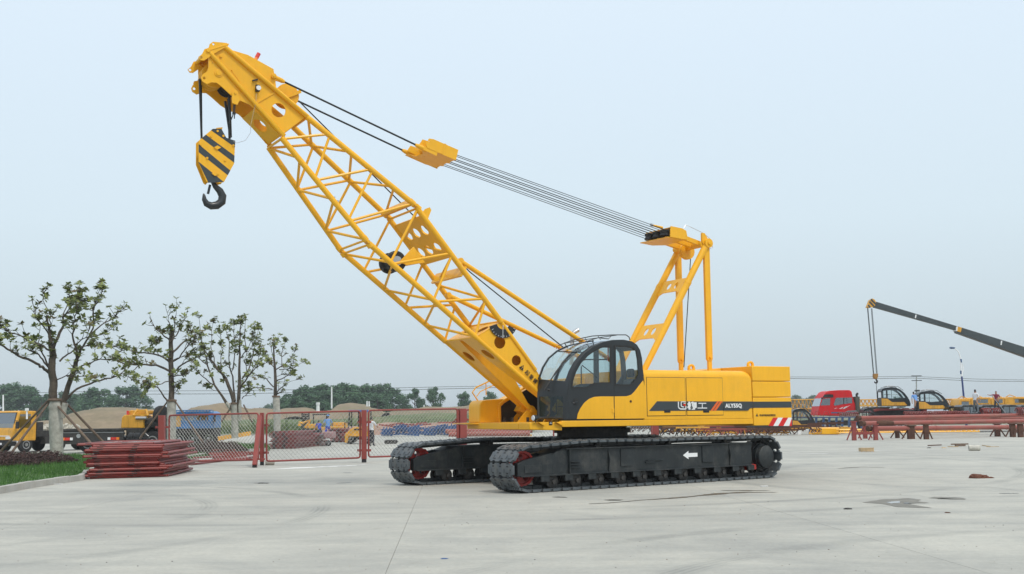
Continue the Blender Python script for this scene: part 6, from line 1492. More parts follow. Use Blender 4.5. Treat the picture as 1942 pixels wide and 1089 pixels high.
# --- people ---
def person(loc,h,rz,shirt,trouser,label,arms=((.25,.0,.75),(-.25,.0,.75)),lean=0,hat=None,legs=((.10,.0),(-.10,.0)),name='person'):
    # arms: hand positions relative (x side, y forward, z in body heights)
    t=thing('person',label,'person',tuple(loc),rz); s=h
    hip=Vector((0,0,.52*s)); ch=Vector((0,lean*.22*s,.74*s)); nk=Vector((0,lean*.30*s,.83*s)); hd=Vector((0,lean*.34*s+.01,.905*s)); tp=Vector((0,lean*.36*s,.985*s))
    V=[hip,ch,nk,hd,tp]; E_=[(0,1),(1,2),(2,3),(3,4)]; Rr=[(.088,.066),(.098,.066),(.032,.034),(.05,.056),(.028,.03)]
    for sg,(lx,ly) in zip((1,-1),legs):
        b=len(V); V+=[Vector((sg*.055*s,0,.49*s)),Vector((lx*.9*s if 0 else lx*.8*s,ly*.5*s+.02*s,.27*s)),Vector((lx*s,ly*s,.04*s)),Vector((lx*s,ly*s+.10*s,.02*s))]; E_+=[(0,b),(b,b+1),(b+1,b+2),(b+2,b+3)]; Rr+=[(.058,.058),(.042,.042),(.026,.026),(.022,.018)]
    for sg,(ax_,ay,az) in zip((1,-1),arms):
        b=len(V); sh=Vector((sg*.115*s,lean*.27*s,.80*s)); hn=Vector((ax_*s,ay*s,az*s)); el=(sh+hn)/2+Vector((sg*.03*s,-.03*s,-.02*s)); V+=[sh,el,hn,hn+(hn-el).normalized()*.05*s]; E_+=[(1,b),(b,b+1),(b+1,b+2),(b+2,b+3)]; Rr+=[(.036,.036),(.026,.026),(.018,.018),(.017,.012)]
    me=bpy.data.meshes.new('body'); me.from_pydata([tuple(v) for v in V],E_,[]); ob=bpy.data.objects.new('body',me); COL.objects.link(ob)
    sk=ob.modifiers.new('skin','SKIN'); sk.use_smooth_shade=True
    for v,r in zip(me.skin_vertices[0].data,Rr): v.radius=(r[0]*s,r[1]*s); 
    me.skin_vertices[0].data[0].use_root=True
    sb=ob.modifiers.new('sub','SUBSURF'); sb.levels=2; sb.render_levels=2
    dg=bpy.context.evaluated_depsgraph_get(); m2=bpy.data.meshes.new_from_object(ob.evaluated_get(dg)); bpy.data.objects.remove(ob)
    for mm in(SKIN,shirt,trouser,HAIR,BLK): m2.materials.append(mm)
    for p in m2.polygons:
        c=p.center; z=c.z/s; r_=abs(c.x)/s
        idx=0
        if z<.035: idx=4
        elif z<.53 and r_<.17: idx=2
        elif z<.825: idx=1
        # hands and forearms bare
        for (ax_,ay,az),sg in zip(arms,(1,-1)):
            sh=Vector((sg*.115*s,lean*.27*s,.80*s)); hn=Vector((ax_*s,ay*s,az*s))
            d=(c-hn).length
            if d<(sh-hn).length*.52: idx=0
        if z>=.87 and (c.y<hd.y+.012*s or z>.945): idx=3
        p.material_index=idx; p.use_smooth=True
    o=bpy.data.objects.new('body',m2); COL.objects.link(o); o.parent=t
    if hat:
        m=MB(hat); m.lathe((0,hd.y,.955*s),(0,0,1),[(0,.085*s),(.006*s,.085*s),(.008*s,.055*s),(.035*s,.045*s),(.045*s,.02*s)],16); m.build('hat',t)
    return t
p=G(704,846); person((p.x,p.y,0),1.62,R(-35),CWHT,CDRK,'person in white shirt and dark trousers walking behind the fence, right of the yellow loader',arms=((.10,.22,.62),(-.17,-.02,.52)),legs=((.07,.03),(-.06,-.03)))
# --- yellow loader with blue canopy, seen from behind ---
Yl=68; q0=W(658,845,Yl); ox=q0.x
t=thing('wheel_loader','yellow compact loader with a blue canopy seen from behind, by the fence post','loader',(ox,Yl,0))
def q_(x,y,Y=Yl): q=W(x,y,Y); return (q.x-ox,q.z)
hl=q_(658,812); hr=q_(703,812)
m=MB(YEL2); m.prism([q_(656,828),q_(703,828),q_(703,816),q_(698,811),q_(672,810),q_(662,815),q_(657,822)],0,1.6); m.build('engine_hood',t,bevel=.08)
m=MB(YEL2); m.prism([q_(654,840),q_(659,840),q_(662,824),q_(656,820),q_(654,826)],-.1,.5); m.prism([q_(654,828),q_(703,828),q_(703,825),q_(655,825)],-.05,1.7); m.build('mudguard',t,bevel=.03)
for x in(663,697): wheel(t,q_(x,836)[0],.35,.36,.36,.42,side=-1).rotation_euler=(0,0,0)
m=MB(BLK); m.box((q_(662,1)[0],.2,.25),(q_(700,1)[0],1.6,.55)); m.box((q_(672,820)[0],-.03,q_(1,822.5)[1]),(q_(694,820)[0],.01,q_(1,820)[1])); m.build('counterweight',t)
m=MB(BLK)
for x in(659,663,676,700): m.tube([(q_(x,812)[0],.9 if x!=659 else .3,q_(x,812)[1]),(q_(x,780)[0],.9,q_(x,780)[1])],.035,6)
m.tube([(q_(653,812)[0],.2,q_(653,812)[1]),(q_(653,802)[0],.2,q_(653,802)[1]),(q_(662,802)[0],.2,q_(662,802)[1])],.035,6); m.box((q_(678,811)[0],.6,q_(1,811)[1]),(q_(690,811)[0],1.0,q_(1,798)[1])); m.build('canopy_posts',t)
m=MB(BLUES); m.hexa([(q_(657,782)[0],.1,q_(657,782)[1]),(q_(699,782)[0],.1,q_(699,782)[1]),(q_(699,782)[0],1.7,q_(699,782)[1]),(q_(657,782)[0],1.7,q_(657,782)[1]),(q_(660,777)[0],.2,q_(657,777.5)[1]),(q_(697,777)[0],.2,q_(697,777.5)[1]),(q_(697,777)[0],1.6,q_(697,777.5)[1]),(q_(660,777)[0],1.6,q_(657,777.5)[1])]); m.build('canopy',t,bevel=.03)
m=MB(YEL2); m.box((q_(706,812)[0]-.5,1.2,.5),(q_(700,812)[0],2.6,1.2)); m.build('front_frame',t,bevel=.03)
# --- road roller / excavator group behind middle panel ---
Yx=92
def machine(xc,Y,label,cat,nm,blk,par=None):
    t=thing(nm,label,cat,(W(xc,787,Y).x,Y,0)); ox=t.location.x
    for (name,mt,x0,y0,x1,y1,d0,d1) in blk:
        a=W(x0,y0,Y);b=W(x1,y1,Y); m=MB(mt); m.box((min(a.x,b.x)-ox,d0,max(0,min(a.z,b.z))),(max(a.x,b.x)-ox,d1,max(a.z,b.z))); m.build(name,t,bevel=.05)
    return t,ox
t,ox=machine(590,Yx,'yellow and black tracked machine with open canopy behind the middle fence panel','excavator','small_excavator',[('engine_cover',YEL2,584,813,602,804,0,1.5),('track_frame',BLKD,578,826,604,816,0,1.8),('hood',YEL2,596,816,612,810,.3,1.5)])
m=MB(BLKD)
for x in(577,592,617): a=W(x,814,Yx);b=W(x,787,Yx); m.tube([(a.x-ox,.6,a.z),(b.x-ox,.6,b.z)],.05,6)
a=W(592,787,Yx);b=W(619,785,Yx); m.box((a.x-ox,.1,a.z-.02),(b.x-ox,1.8,a.z+.08)); m.build('canopy_frame',t)
m=MB(YEL2); pts=[W(x,y,Yx) for x,y in((578,812),(586,797),(572,803),(566,801),(566,808))]; m.tube([(p.x-ox,.5,p.z) for p in pts],[.16,.14,.12,.1,.16],6); m.build('digging_arm',t)
t,ox=machine(637,97,'low yellow machine chassis behind the blue shirted worker','machine','yellow_machine',[('chassis',YEL2,625,813,655,808,0,2),('cover',YEL2,630,808,655,801,.4,1.4),('wheels',BLKD,628,820,652,812,.2,1.8)])
t,ox=machine(573,100,'dark lattice column of tyres standing behind the fence','tower','black_tower',[('base',BLKD,569,825,585,815,0,1)])
m=MB(BLKD)
for k in range(9): a=W(577.5,815-k*3.6,100); m.lathe((a.x-ox,.5,a.z),(0,0,1),[(-.06,.3),(0,.36),(.06,.3)],12)
a=W(571,815,100);b=W(571,782,100);c=W(584,782,100); m.tube([(a.x-ox,.5,a.z),(b.x-ox,.5,b.z)],.06,6); m.tube([(c.x-ox,.5,a.z),(c.x-ox,.5,b.z)],.06,6); m.build('tyre_column',t)
p=G(622,829); person((W(622,787,84).x,84,0.0),1.75,R(10),CAMO,CBLU,'worker in light blue shirt and cap standing behind the middle fence panel',arms=((.17,.08,.55),(-.17,.08,.55)),hat=CAMO)
q=W(604,812,91); person((q.x,91.6,q.z-.95),1.6,R(40),CBLU,CDRK,'worker in deep blue sitting on the yellow machine behind the fence',arms=((.12,.25,.6),(-.12,.25,.6)),legs=((.1,.22),(-.1,.22)),lean=.3)
# --- stacks of red frames behind the fence (low walls) ---
random.seed(61)
def redstack(name,x0,x1,ybot,ytop,Y,dep,n,label):
    a=W(x0,ybot,Y);b=W(x1,ybot,Y); zt=W(x0,ytop,Y).z; z=0; k=0
    for i in range(n):
        zc=zt*(i+.5)/n; t=thing('steel_frame',ORD[i]+' from the bottom, '+label,'steel frame',(a.x+random.uniform(-.12,.12),Y+random.uniform(-.1,.1),zc),random.uniform(-.02,.02),name); w=b.x-a.x; r=min(.045,zt/n*.42)
        m=MB(REDS); m.tube([(0,0,0),(w,0,0),(w+.35,dep,0),(.35,dep,0),(0,0,0)],r,6)
        m.build('tube_frame',t)
        m=MB(REDS); 
        for u in(.2,.4,.6,.8): m.tube([(w*u,0,0),(w*u+.35,dep,0)],r*.8,5)
        m.m(BLKD)
        for u in(.2,.6): m.box((w*u-.06,-.05,-r),(w*u+.06,.05,r))
        m.build('cross_tubes',t)
redstack('red frames stacked behind the middle fence',512,558,853,818,59.5,3.5,13,'red frame in the large stack behind the middle fence panel')
redstack('red frames stacked behind the middle fence',560,592,845,822,63.0,3.0,9,'red frame in the middle stack behind the fence')
redstack('red frames stacked farther back',625,655,839,813,73,3,9,'red frame in the stack left of the yellow loader')
# low flatbed cart
t,ox=machine(604,64,'purple grey cart with small wheels between the red stacks','cart','hand_cart',[('platform',mat('cart_grey',(.20,.17,.20),.7),592,826,612,823,0,1.2),('box',mat('cart_pink',(.34,.20,.20),.7),612,832,630,819,.2,1.4)])
for x in(597,622): a=W(x,838,64); wheel(t,a.x-ox,.1,.16,.16,.1,side=-1)
m=MB(RUST); a=W(592,826,64);b=W(620,840,64); m.tube([(a.x-ox,0,a.z),(b.x-ox,0,.2)],.03,6); m.build('handle',t)
# --- blue steel pile, red rollers ---
random.seed(71)
for i,(x0,x1,yb,yt) in enumerate(((722,741,826,812),(745,768,824,807),(770,796,824,808),(800,822,824,811),(822,846,823,808),(842,866,823,806))):
    Y=92; a=W(x0,yb,Y);b=W(x1,yb,Y);zt=W(x0,yt,Y).z; t=thing('blue_steel_bundle',['first small','second tall','third sloping','fourth low','fifth','sixth right hand'][i]+' bundle of blue steel sections behind the right fence panel','steel bundle',(a.x,Y,0),0,'bundles of blue steel')
    m=MB(BLUES); w=b.x-a.x
    for k in range(26):
        z=random.uniform(.08,zt*.9); y=random.uniform(0,2); x=random.uniform(-.1,.2); m.bar((x,y,z),(x+w*random.uniform(.85,1.05),y+random.uniform(-.3,.3),max(.08,z+random.uniform(-.25,.25))),.09,.09)
    m.build('sections',t)['kind']='stuff'
    m=MB(BLUES)
    for k in range(3): u=w*(.2+.3*k); m.bar((u,0,.1),(u+.1,0,zt+.1),.07,.07)
    m.build('uprights',t)
for i in range(9):
    x=random.uniform(712,800); p=W(x,random.uniform(803,809),101); m=MB(REDP); m.bar(p,p+Vector((random.uniform(.6,1.6),random.uniform(-.3,.3),random.uniform(-.3,.2))),.12,.12); tag(m.build('red_girder'),'short red steel section strewn on the earth behind the blue bundles','steel section','red sections on the bank')
t,ox=machine(848,103,'low red steel tank behind the blue bundles, left of the broad post','tank','red_tank',[('tank',REDP,830,810,864,800,0,1.5)])
for i,(x0,x1,y) in enumerate(((845,1010,818.5),(851,1005,824))):
    Y=62-i*2; a=W(x0,y,Y);b=W(x1,y-1.5,Y); m=MB(PIPE); r=.13; a.z=max(a.z,r); b.z=a.z; m.tube([a,b],r,14); tag(m.build('red_pipe'),['upper','lower'][i]+' long red pipe on the ground seen under the front deck of the crane','pipe')
m=MB(YEL2)
for x in(903,920,945,962,985): q=W(x,826,66); m.bar(q,q+Vector((.7,0,.0)),.12,.1)
tag(m.build('yellow_offcuts'),'yellow steel offcuts lying behind the red pipes under the crane deck','steel offcuts',kind='stuff')
# tyres / log bundle on the yard
p=G(741,842)
for i in range(5):
    t_=W(733+i*4.2,839.5,p.y); m=MB(BLKD); m.lathe((t_.x,p.y-.2,.12),(0,1,0),[(0,.07),(.01,.12),(.5,.12),(.51,.07)],12); tag(m.build('log_roll'),ORD[i]+' short dark roller from the left in the row of five behind the fence','roller','row of short rollers on the yard')
# rusty stack seen under crane house to the right
random.seed(81)
for i in range(44):
    Y=80+random.uniform(0,4); x=random.uniform(1195,1470); y=random.uniform(808,821); p=W(x,y,Y); m=MB(random.choice((RUST,RUST,REDP,BLKD,YEL2))); ln=random.uniform(2,4.5); p.z=max(.1,p.z); m.bar(p,p+Vector((ln,random.uniform(-.2,.2),0)),.1,.1)
    for k in range(int(ln/.4)): k2=k+random.uniform(-.4,.4); m.bar(p+Vector((k2*.4,0,-.02)),p+Vector((k2*.4+random.uniform(-.4,.4),random.uniform(-.3,.3),-min(random.uniform(.15,.45),p.z-.03))),.05,.05)
    tag(m.build('rusty_lattice'),'rusty flat lattice frame in the heap seen under the crane house','steel frame','rusty frames behind the crane')

# ================================================================ RIGHT SIDE
# ---- red truck with trailer ----
Yt=92; q0=W(1553,787,Yt); ox=q0.x
t=thing('semi_truck','bright red truck tractor with high roof, dark windows and upright exhaust stack','truck',(ox,Yt,0))
def r_(x,y,Y=Yt): q=W(x,y,Y); return (q.x-ox,q.z)
def c8(x,y): return (1500+x/8.827,720+y/8.827)
def R8(*pts): return [r_(*c8(*p)) for p in pts]
m=MB(TRED); m.prism(R8((455,600),(462,520),(480,440),(520,310),(590,215),(640,190),(780,178),(980,176),(1018,200),(1040,300),(1080,420),(1090,520),(1000,530),(880,560),(820,610)),0,2.4,holes=()); cabt=m.build('cab',t,bevel=.06)
m=MB(GLT); m.prism(R8((730,440),(715,420),(752,305),(1022,300),(1026,395),(880,412)),-.012,-.002); m.build('side_window',cabt)
m=MB(BLKP); m.prism(R8((876,305),(890,305),(890,410),(876,412)),-.02,-.013); m.prism(R8((530,300),(560,250),(640,245),(705,250),(710,300)),-.03,-.004); m.build('sun_visor',cabt)
m=MB(GLT); m.hexa([(R8((482,445))[0][0]-.03,.02,R8((482,445))[0][1]),(R8((482,445))[0][0]-.03,2.3,R8((482,445))[0][1]),(R8((482,445))[0][0]+.0,2.3,R8((482,445))[0][1]),(R8((482,445))[0][0]+.0,.02,R8((482,445))[0][1]),(R8((522,312))[0][0]-.03,.1,R8((522,312))[0][1]),(R8((522,312))[0][0]-.03,2.2,R8((522,312))[0][1]),(R8((522,312))[0][0],2.2,R8((522,312))[0][1]),(R8((522,312))[0][0],.1,R8((522,312))[0][1])])
m.prism(R8((492,435),(532,318),(660,312),(655,430)),-.012,-.004); m.build('windscreen',cabt)
m=MB(WHT)
for pl in (((720,495),(780,460),(740,490),(800,480)),((800,490),(880,455),(850,485)),((860,490),(1000,425),(900,488)),((820,492),(850,465),(835,492)),((880,470),(940,440),(905,485))): m.prism(R8(*pl),-.006,-.002)
m.build('door_graphic',cabt)
m=MB(BLKP); m.box((R8((520,300))[0][0]-.12,-.35,R8((520,330))[0][1]),(R8((520,300))[0][0],-.2,R8((520,300))[0][1])); m.build('mirror',cabt)
m=MB(mat('fender_grey',(.16,.17,.17),.7)); m.prism(R8((820,610),(870,555),(960,520),(1090,512),(1100,560),(1000,575),(900,610)),-.15,2.5); m.build('mudguard',t,bevel=.03)
m=MB(BLKD); m.prism(R8((1085,580),(1085,285),(1160,285),(1160,580)),.1,.9); m.build('air_stack',t,bevel=.05)
m=MB(mat('stack_olive',(.09,.09,.07),.7)); pts=R8((1125,560),(1110,400),(1100,285)); m.tube([(a,0,b) for a,b in pts],.17,12); m.build('silencer',t)
m=MB(BLK); pts=R8((1103,290),(1098,255),(1108,238),(1125,236)); m.tube([(a,0,b) for a,b in pts],.09,8); m.build('exhaust_tip',t)
m=MB(BLKD); m.box((0,.3,.5),(12,2.1,.9)); m.build('chassis',t)
for x in(1565,1640,1652): wheel(t,r_(x,787)[0],.2,.52,.52,.35,side=-1); 
# trailer
t=thing('flatbed_trailer','dark red flatbed trailer with white dashes carrying the first loose cab','trailer',(W(1645,787,Yt).x,Yt,0)); ox2=t.location.x
def tr_(x,y,Y=Yt): q=W(x,y,Y); return (q.x-ox2,q.z)
m=MB(REDS); m.prism([tr_(1640,781),tr_(1665,775),tr_(1757,773.5),tr_(1758,776.5),tr_(1670,779),tr_(1642,784)],0,2.5); m.build('bed_rail',t,bevel=.02)
m=MB(BLKD); m.prism([tr_(1636,778),tr_(1660,772),tr_(1690,772),tr_(1690,776),tr_(1640,783)],.3,2.2); m.build('gooseneck',t)
m=MB(WHT)
for x in(1686,1706,1724,1742): a=tr_(x,774.2);b=tr_(x+5,775.4); m.box((a[0],-.01,b[1]),(b[0],0,a[1]))
m.build('reflector',t)
m=MB(REDS); m.prism([tr_(1752,776),tr_(1758,776),tr_(1758,784),tr_(1752,784)],0,2.4); m.build('rear_post',t)
for x in(1700,1712): wheel(t,tr_(x,787)[0],.2,.5,.5,.4,side=-1)
m=MB(BLKD); m.box((tr_(1660,780)[0],.6,.85),(tr_(1757,780)[0],1.9,tr_(1700,778)[1])); m.build('frame',t)
# loose excavator-like cabs
def loose_cab(x0,x1,yt,yb,Y,label,loc_only=False):
    w=W(x1,787,Y).x-W(x0,787,Y).x; zb=W(x0,yb,Y).z; h=W(x0,yt,Y).z-zb
    t=thing('crane_cab',label,'crane cab',(W(x0,787,Y).x,Y,zb),0,'loose dark and yellow crane cabs')
    P_=lambda *a:[(x*w,z*h) for x,z in a]
    out=P_((0,.05),(0,.78),(.05,.90),(.14,.95),(.36,1.0),(.52,.97),(.66,.88),(.80,.70),(.90,.50),(.97,.30),(1.0,.12),(.99,.03))
    h1_=P_((.035,.46),(.035,.80),(.17,.82),(.17,.46)); h2_=P_((.22,.42),(.22,.83),(.42,.86),(.58,.82),(.72,.68),(.84,.44),(.48,.40))
    for y in(0,1.05): m=MB(CABG); m.prism(out,y,y+.05,holes=[h1_,h2_]); m.build('side_frame',t)
    m=MB(YEL2); m.prism(P_((.0,.04),(.0,.42),(.2,.40),(.36,.22),(.78,.22),(.88,.06),(.87,.04)),-.02,-.003); m.build('yellow_panel',t)
    m=MB(GLS); m.prism(h1_,.02,.03); m.prism(h2_,.02,.03); m.build('side_glass',t)
    m=MB(CABG); o2=out
    for i in range(1,5): a,b=o2[i],o2[i+1]; m.hexa([(a[0],0,a[1]),(b[0],0,b[1]),(b[0],1.1,b[1]),(a[0],1.1,a[1]),(a[0]+.02,0,a[1]-.06),(b[0]+.02,0,b[1]-.06),(b[0]+.02,1.1,b[1]-.06),(a[0]+.02,1.1,a[1]-.06)])
    m.box((0,0,0),(w*.98,1.1,.12)); m.box((0,.02,.1),(.05,1.05,h*.45)); m.build('roof_and_floor',t)
    m=MB(CABG)
    for x in(.5,): m.tube([(x*w,1.02,.4*h),(x*w,1.02,.84*h)],.02,6)
    m.tube([(.24*w,1.02,.62*h),(.74*w,1.02,.62*h)],.02,6)
    for (a,b) in zip(out[5:10],out[6:11]): m.bar((a[0],.6,a[1]),(b[0],.6,b[1]),.04,.04)
    m.tube([(w*.12,.2,h*.98),(w*.3,.2,h*1.06),(w*.62,.2,h*1.02),(w*.8,.2,h*.82)],.018,6); m.tube([(w*.12,.9,h*.98),(w*.3,.9,h*1.06),(w*.62,.9,h*1.02),(w*.8,.9,h*.82)],.018,6); m.build('guard_rails',t)
    return t
loose_cab(1673,1728,734.5,771,Yt-.2,'higher loose crane cab with yellow side panel standing on the red trailer')
loose_cab(1744,1802,741.5,777,Yt-3,'lower loose crane cab with yellow panel right of the worker in blue')
# the row of dark cabs on the ground behind the pipes
for i,(x0,x1,yt,yb) in enumerate(((1503,1547,775,800),(1638,1665,774,792),(1800,1818,770,784))):
    loose_cab(x0,x1,yt,yb+14,84 if i==0 else 88,['dark crane cab on the ground behind the hazard striped counterweight','dark crane cab half hidden under the trailer gooseneck','dark cab front just right of the lower loose cab'][i])
for i,(x0,x1) in enumerate(((1824,1858),(1862,1896),(1900,1932),(1936,1972))):
    Y=86; w=W(x1,787,Y).x-W(x0,787,Y).x; zb=W(x0,800,Y).z; h=W(x0,767.5,Y).z-zb
    t=thing('crane_cab',['leftmost','second from the left','third from the left','rightmost, cut off'][i]+' of four dark cabs lying in a row at the right','crane cab',(W(x0,787,Y).x,Y,max(zb,.05)),0,'row of dark cabs on the ground')
    m=MB(CABG); m.prism([(0,0),(0,h*.86),(.15,h*.97),(w*.5,h),(w-.15,h*.97),(w,h*.86),(w,0)],0,1.6); m.build('shell',t,bevel=.08)
    m=MB(GLT); m.box((.18,-.012,h*.48),(w*.45,-.002,h*.86)); m.box((w*.5,-.012,h*.48),(w-.15,-.002,h*.86)); m.build('window',t)
# worker on trailer, workers right
q=W(1737,745,Yt-3.6); person((q.x,Yt-3.6,q.z-1.42),1.55,R(15),CAMO,CDRK,'worker in blue shirt bending between the two loose cabs',arms=((.12,.12,.50),(-.22,.02,.42)),lean=.6)
q=W(1851,779,84); person((q.x,84,q.z-.15),1.72,R(-60),CWHT,mat('cloth_grey',(.12,.14,.16),.9),'worker in white shirt and grey trousers standing on the row of dark cabs',arms=((.16,.08,.5),(-.10,.14,.48)))
q=W(1891,779,84); pm=person((q.x,84,q.z-.1),1.55,R(150),CMAR,CDRK,'worker in maroon shirt, back turned, holding a long pole over the dark cabs',arms=((.34,.05,.80),(-.12,.12,.58)),lean=.12)
m=MB(mat('pole_grey',(.3,.32,.35),.5)); a=W(1880,749,83.6);b=W(1907,783,83.6); m.tube([a,b],.025,6); tag(m.build('long_pole'),'thin grey pole held slanting by the worker in maroon','pole')
# ---- yellow booms and lattice sections stored behind ----
def lat_box(name,x0,x1,yt,yb,Y,label,n,dep=1.3,ch_=.05,mt=YEL2):
    a=W(x0,yb,Y);b=W(x1,yb,Y);zt=W((x0+x1)/2,yt,Y).z;zb=max(a.z,.06); zt=max(zt,zb+.2)
    t=thing('lattice_section',label,'lattice boom',(a.x,Y,zb),0,'stored yellow lattice boom sections'); w=b.x-a.x; h=zt-zb
    m=MB(mt)
    for y in(0,dep):
        for z in(0,h): m.tube([(0,y,z),(w,y,z)],ch_,6)
    m.build('chords',t)
    m=MB(mt)
    for y in(0,dep):
        for k in range(n): u0=w*k/n;u1=w*(k+.5)/n;u2=w*(k+1)/n; m.tube([(u0,y,0),(u1,y,h)],ch_*.6,5); m.tube([(u1,y,h),(u2,y,0)],ch_*.6,5)
    for k in range(n+1): m.tube([(w*k/n,0,0),(w*k/n,dep,0)],ch_*.6,5); m.tube([(w*k/n,0,h),(w*k/n,dep,h)],ch_*.6,5)
    m.build('lacing',t)['kind']='stuff'
    return t
lat_box('x',1504,1556,758,775,98,'stored yellow lattice boom between the counterweight and the red truck',7)
lat_box('x',1504,1552,776,792,99,'lower stored yellow lattice boom behind the red truck front',6)
lat_box('x',1630,1676,758,770,99,'stored yellow lattice boom between the exhaust stack and the loose cab',6)
lat_box('x',1634,1676,768,782,100,'pale yellow lattice boom low between the exhaust and the trailer',5,mt=mat('pale_yellow',(.55,.42,.16),.7))
lat_box('x',1796,1830,757,767,99,'short yellow lattice boom between the lower cab and the street lamp',5)
lat_box('x',1540,1592,812.5,823,81.5,'yellow jib head section lying flat in front of the blue table',4,dep=.8,ch_=.06,mt=YEL)
lat_box('x',1592,1858,816,821,80,'long thin yellow lattice jib lying on the ground under the red pipes',26,dep=.8,ch_=.05,mt=YEL)
m=MB(YEL); a=W(1558,823,81.2);b=W(1590,812,81.2); m.box((a.x,81.1,.05),(b.x,81.3,b.z)); tag(m.build('jib_plate',bevel=.03),'solid yellow plate on the head of the flat jib','plate')
# yellow telescopic boom bodies with windows, right
for i,(x0,x1,yt,yb,lab) in enumerate(((1815,1842,756,776,'yellow machine body with a sloping front beside the lamp shaft'),(1842,1880,753.5,764.5,'long yellow steel body with one grey window, behind the worker in white'),(1880,1906,753.5,764.5,'yellow steel body behind the worker in maroon'),(1906,1960,752.5,764.5,'rightmost yellow steel body with a grey window'))):
    Y=97; a=W(x0,yb,Y);b=W(x1,yt,Y); t=thing('machine_hull',lab,'machine body',(a.x,Y,max(.1,a.z-.4)),0,'row of yellow machine bodies'); w=b.x-a.x-.05; h=b.z-t.location.z
    m=MB(YEL2); m.prism([(0,0),(0.25 if i==0 else 0,h*.9),(.4,h),(w,h),(w,0)],0,2); m.build('body',t,bevel=.05)
    m=MB(GLT); m.box((w*.35,-.015,h*.45),(w*.85,-.003,h*.8)); m.build('window',t)
    m=MB(YEL2); m.box((w*.31,-.04,h*.38),(w*.89,-.0,h*.43)); m.box((w*.31,-.04,h*.83),(w*.89,-.0,h*.88)); m.tube([(.2,.2,h),(.5,.2,h+.18),(1.0,.2,h)],.04,6); m.build('trim',t)
m=MB(REDS); a=W(1800,787,88);b=W(1990,787,88); m.box((a.x,88,W(1870,782.5,88).z),(b.x,90,W(1870,779.5,88).z)); bt=m.build('red_trailer_bed'); tag(bt,'second long dark red trailer bed behind the coils at the right edge','trailer')
m=MB(WHT)
for x in(1822,1850,1878,1908,1934): a=W(x,780.3,87.98); m.box((a.x,87.97,a.z-.06),(a.x+.3,87.99,a.z))
m.build('reflector',bt)
# ---- blue steel table and rusty frames ----
Y=85.5; t=thing('steel_trestle','long navy blue steel trestle table right of the striped counterweight','trestle',(W(1512,787,Y).x,Y,0)); ox=t.location.x
def b_(x,y,Y=Y): q=W(x,y,Y); return (q.x-ox,q.z)
m=MB(BLUED); a=b_(1512,792.5);b=b_(1625,790); m.box((a[0],0,a[1]-.03),(b[0],.2,b[1])); m.box((a[0],1.6,a[1]-.03),(b[0],1.8,b[1]))
m.box((b_(1545,1)[0],-.02,b_(1,800)[1]),(b[0],.02,b_(1,797.5)[1])); m.build('beams',t,bevel=.01)
for i in range(5):
    u=b_(1517+i*24,1)[0]
    for y in(0,1.6): m=MB(BLUED); m.bar((u-.06,y+.1,0),(u+.05,y+.1,a[1]),.16,.14); m.build('leg',t)
m=MB(REDP)
for x in(1512,1531,1545,1562): c=b_(x,790); m.tube([(c[0],.1,c[1]),(c[0]+.1,.1,c[1]+.35),(c[0]+.35,.1,c[1]+.4),(c[0]+.5,.1,c[1])],.02,5)
m.build('loops',t)
random.seed(91)
for i in range(12):
    x=random.uniform(1527,1585); y=random.uniform(801,819); p=W(x,y,82.5+random.uniform(0,2)); p.z=max(p.z,.12); ln=random.uniform(.8,2.2); m=MB(random.choice((RUST,RUST,YEL2,RUST))); m.bar(p,p+Vector((ln,0,0)),.10,.12)
    for k in range(3): m.bar(p+Vector((ln*k/3,0,0)),p+Vector((ln*k/3+.1,0,-min(.35,p.z-.05))),.07,.07)
    tag(m.build('rusty_scrap'),'rusty steel bracket in the heap under the blue trestle','bracket','rusty brackets under the blue trestle')
m=MB(WHT); a=W(1513,815,84); m.box((a.x,84,0),(W(1519,815,84).x,84.2,a.z+.1)); tag(m.build('white_block'),'small white block at the foot of the blue trestle','block')
# ---- long red pipes on racks ----
def pipe(xa,ya,Ya,xb,yb,Yb,r,label,x_end=None):
    a=W(xa,ya,Ya);b=W(xb,yb,Yb); d=(b-a).normalized(); b=b+d*6; t=thing('red_pipe',label,'pipe',(a.x,a.y,0),0,'long red pipes on racks'); o=Vector((a.x,a.y,0)); a=a-o;b=b-o; L_=(b-a).length
    m=MB(PIPE); m.tube([a,b],r,18); m.build('pipe_body',t)
    m=MB(RUST); m.tube([a-d*.03,a+d*.22],r*1.12,16); m.build('pipe_collar',t)
    for s in(.28,.6): c=a+d*L_*s; m=MB(PIPE); m.tube([c,c+d*.1],r*1.10,16); m.build('pipe_joint',t)
    return t
pipe(1626,793,70.5,1942,787.5,77.5,.125,'topmost and farthest of the long red pipes',)
pipe(1622,796.5,71.5,1942,793,78.5,.09,'thin dark red pipe right under the topmost pipe')
pipe(1634,803.5,67.5,1942,798.5,74,.135,'middle long red pipe with rusty flange')
pipe(1646,813,65.2,1942,810,71.5,.135,'lowest and nearest of the long red pipes')
m=MB(RUST); c=W(1678,803.5,67.9); m.tube([c-Vector((.45,0,0)),c-Vector((.3,0,0)),c,c+Vector((.3,0,0)),c+Vector((.5,0,0))],[.14,.19,.2,.19,.14],14); m.tube([c+Vector((.5,-.1,-.05)),c+Vector((1.1,-.1,-.05))],.03,6); tag(m.build('pipe_flange'),'rusty bulging flange joining the middle red pipe','flange')
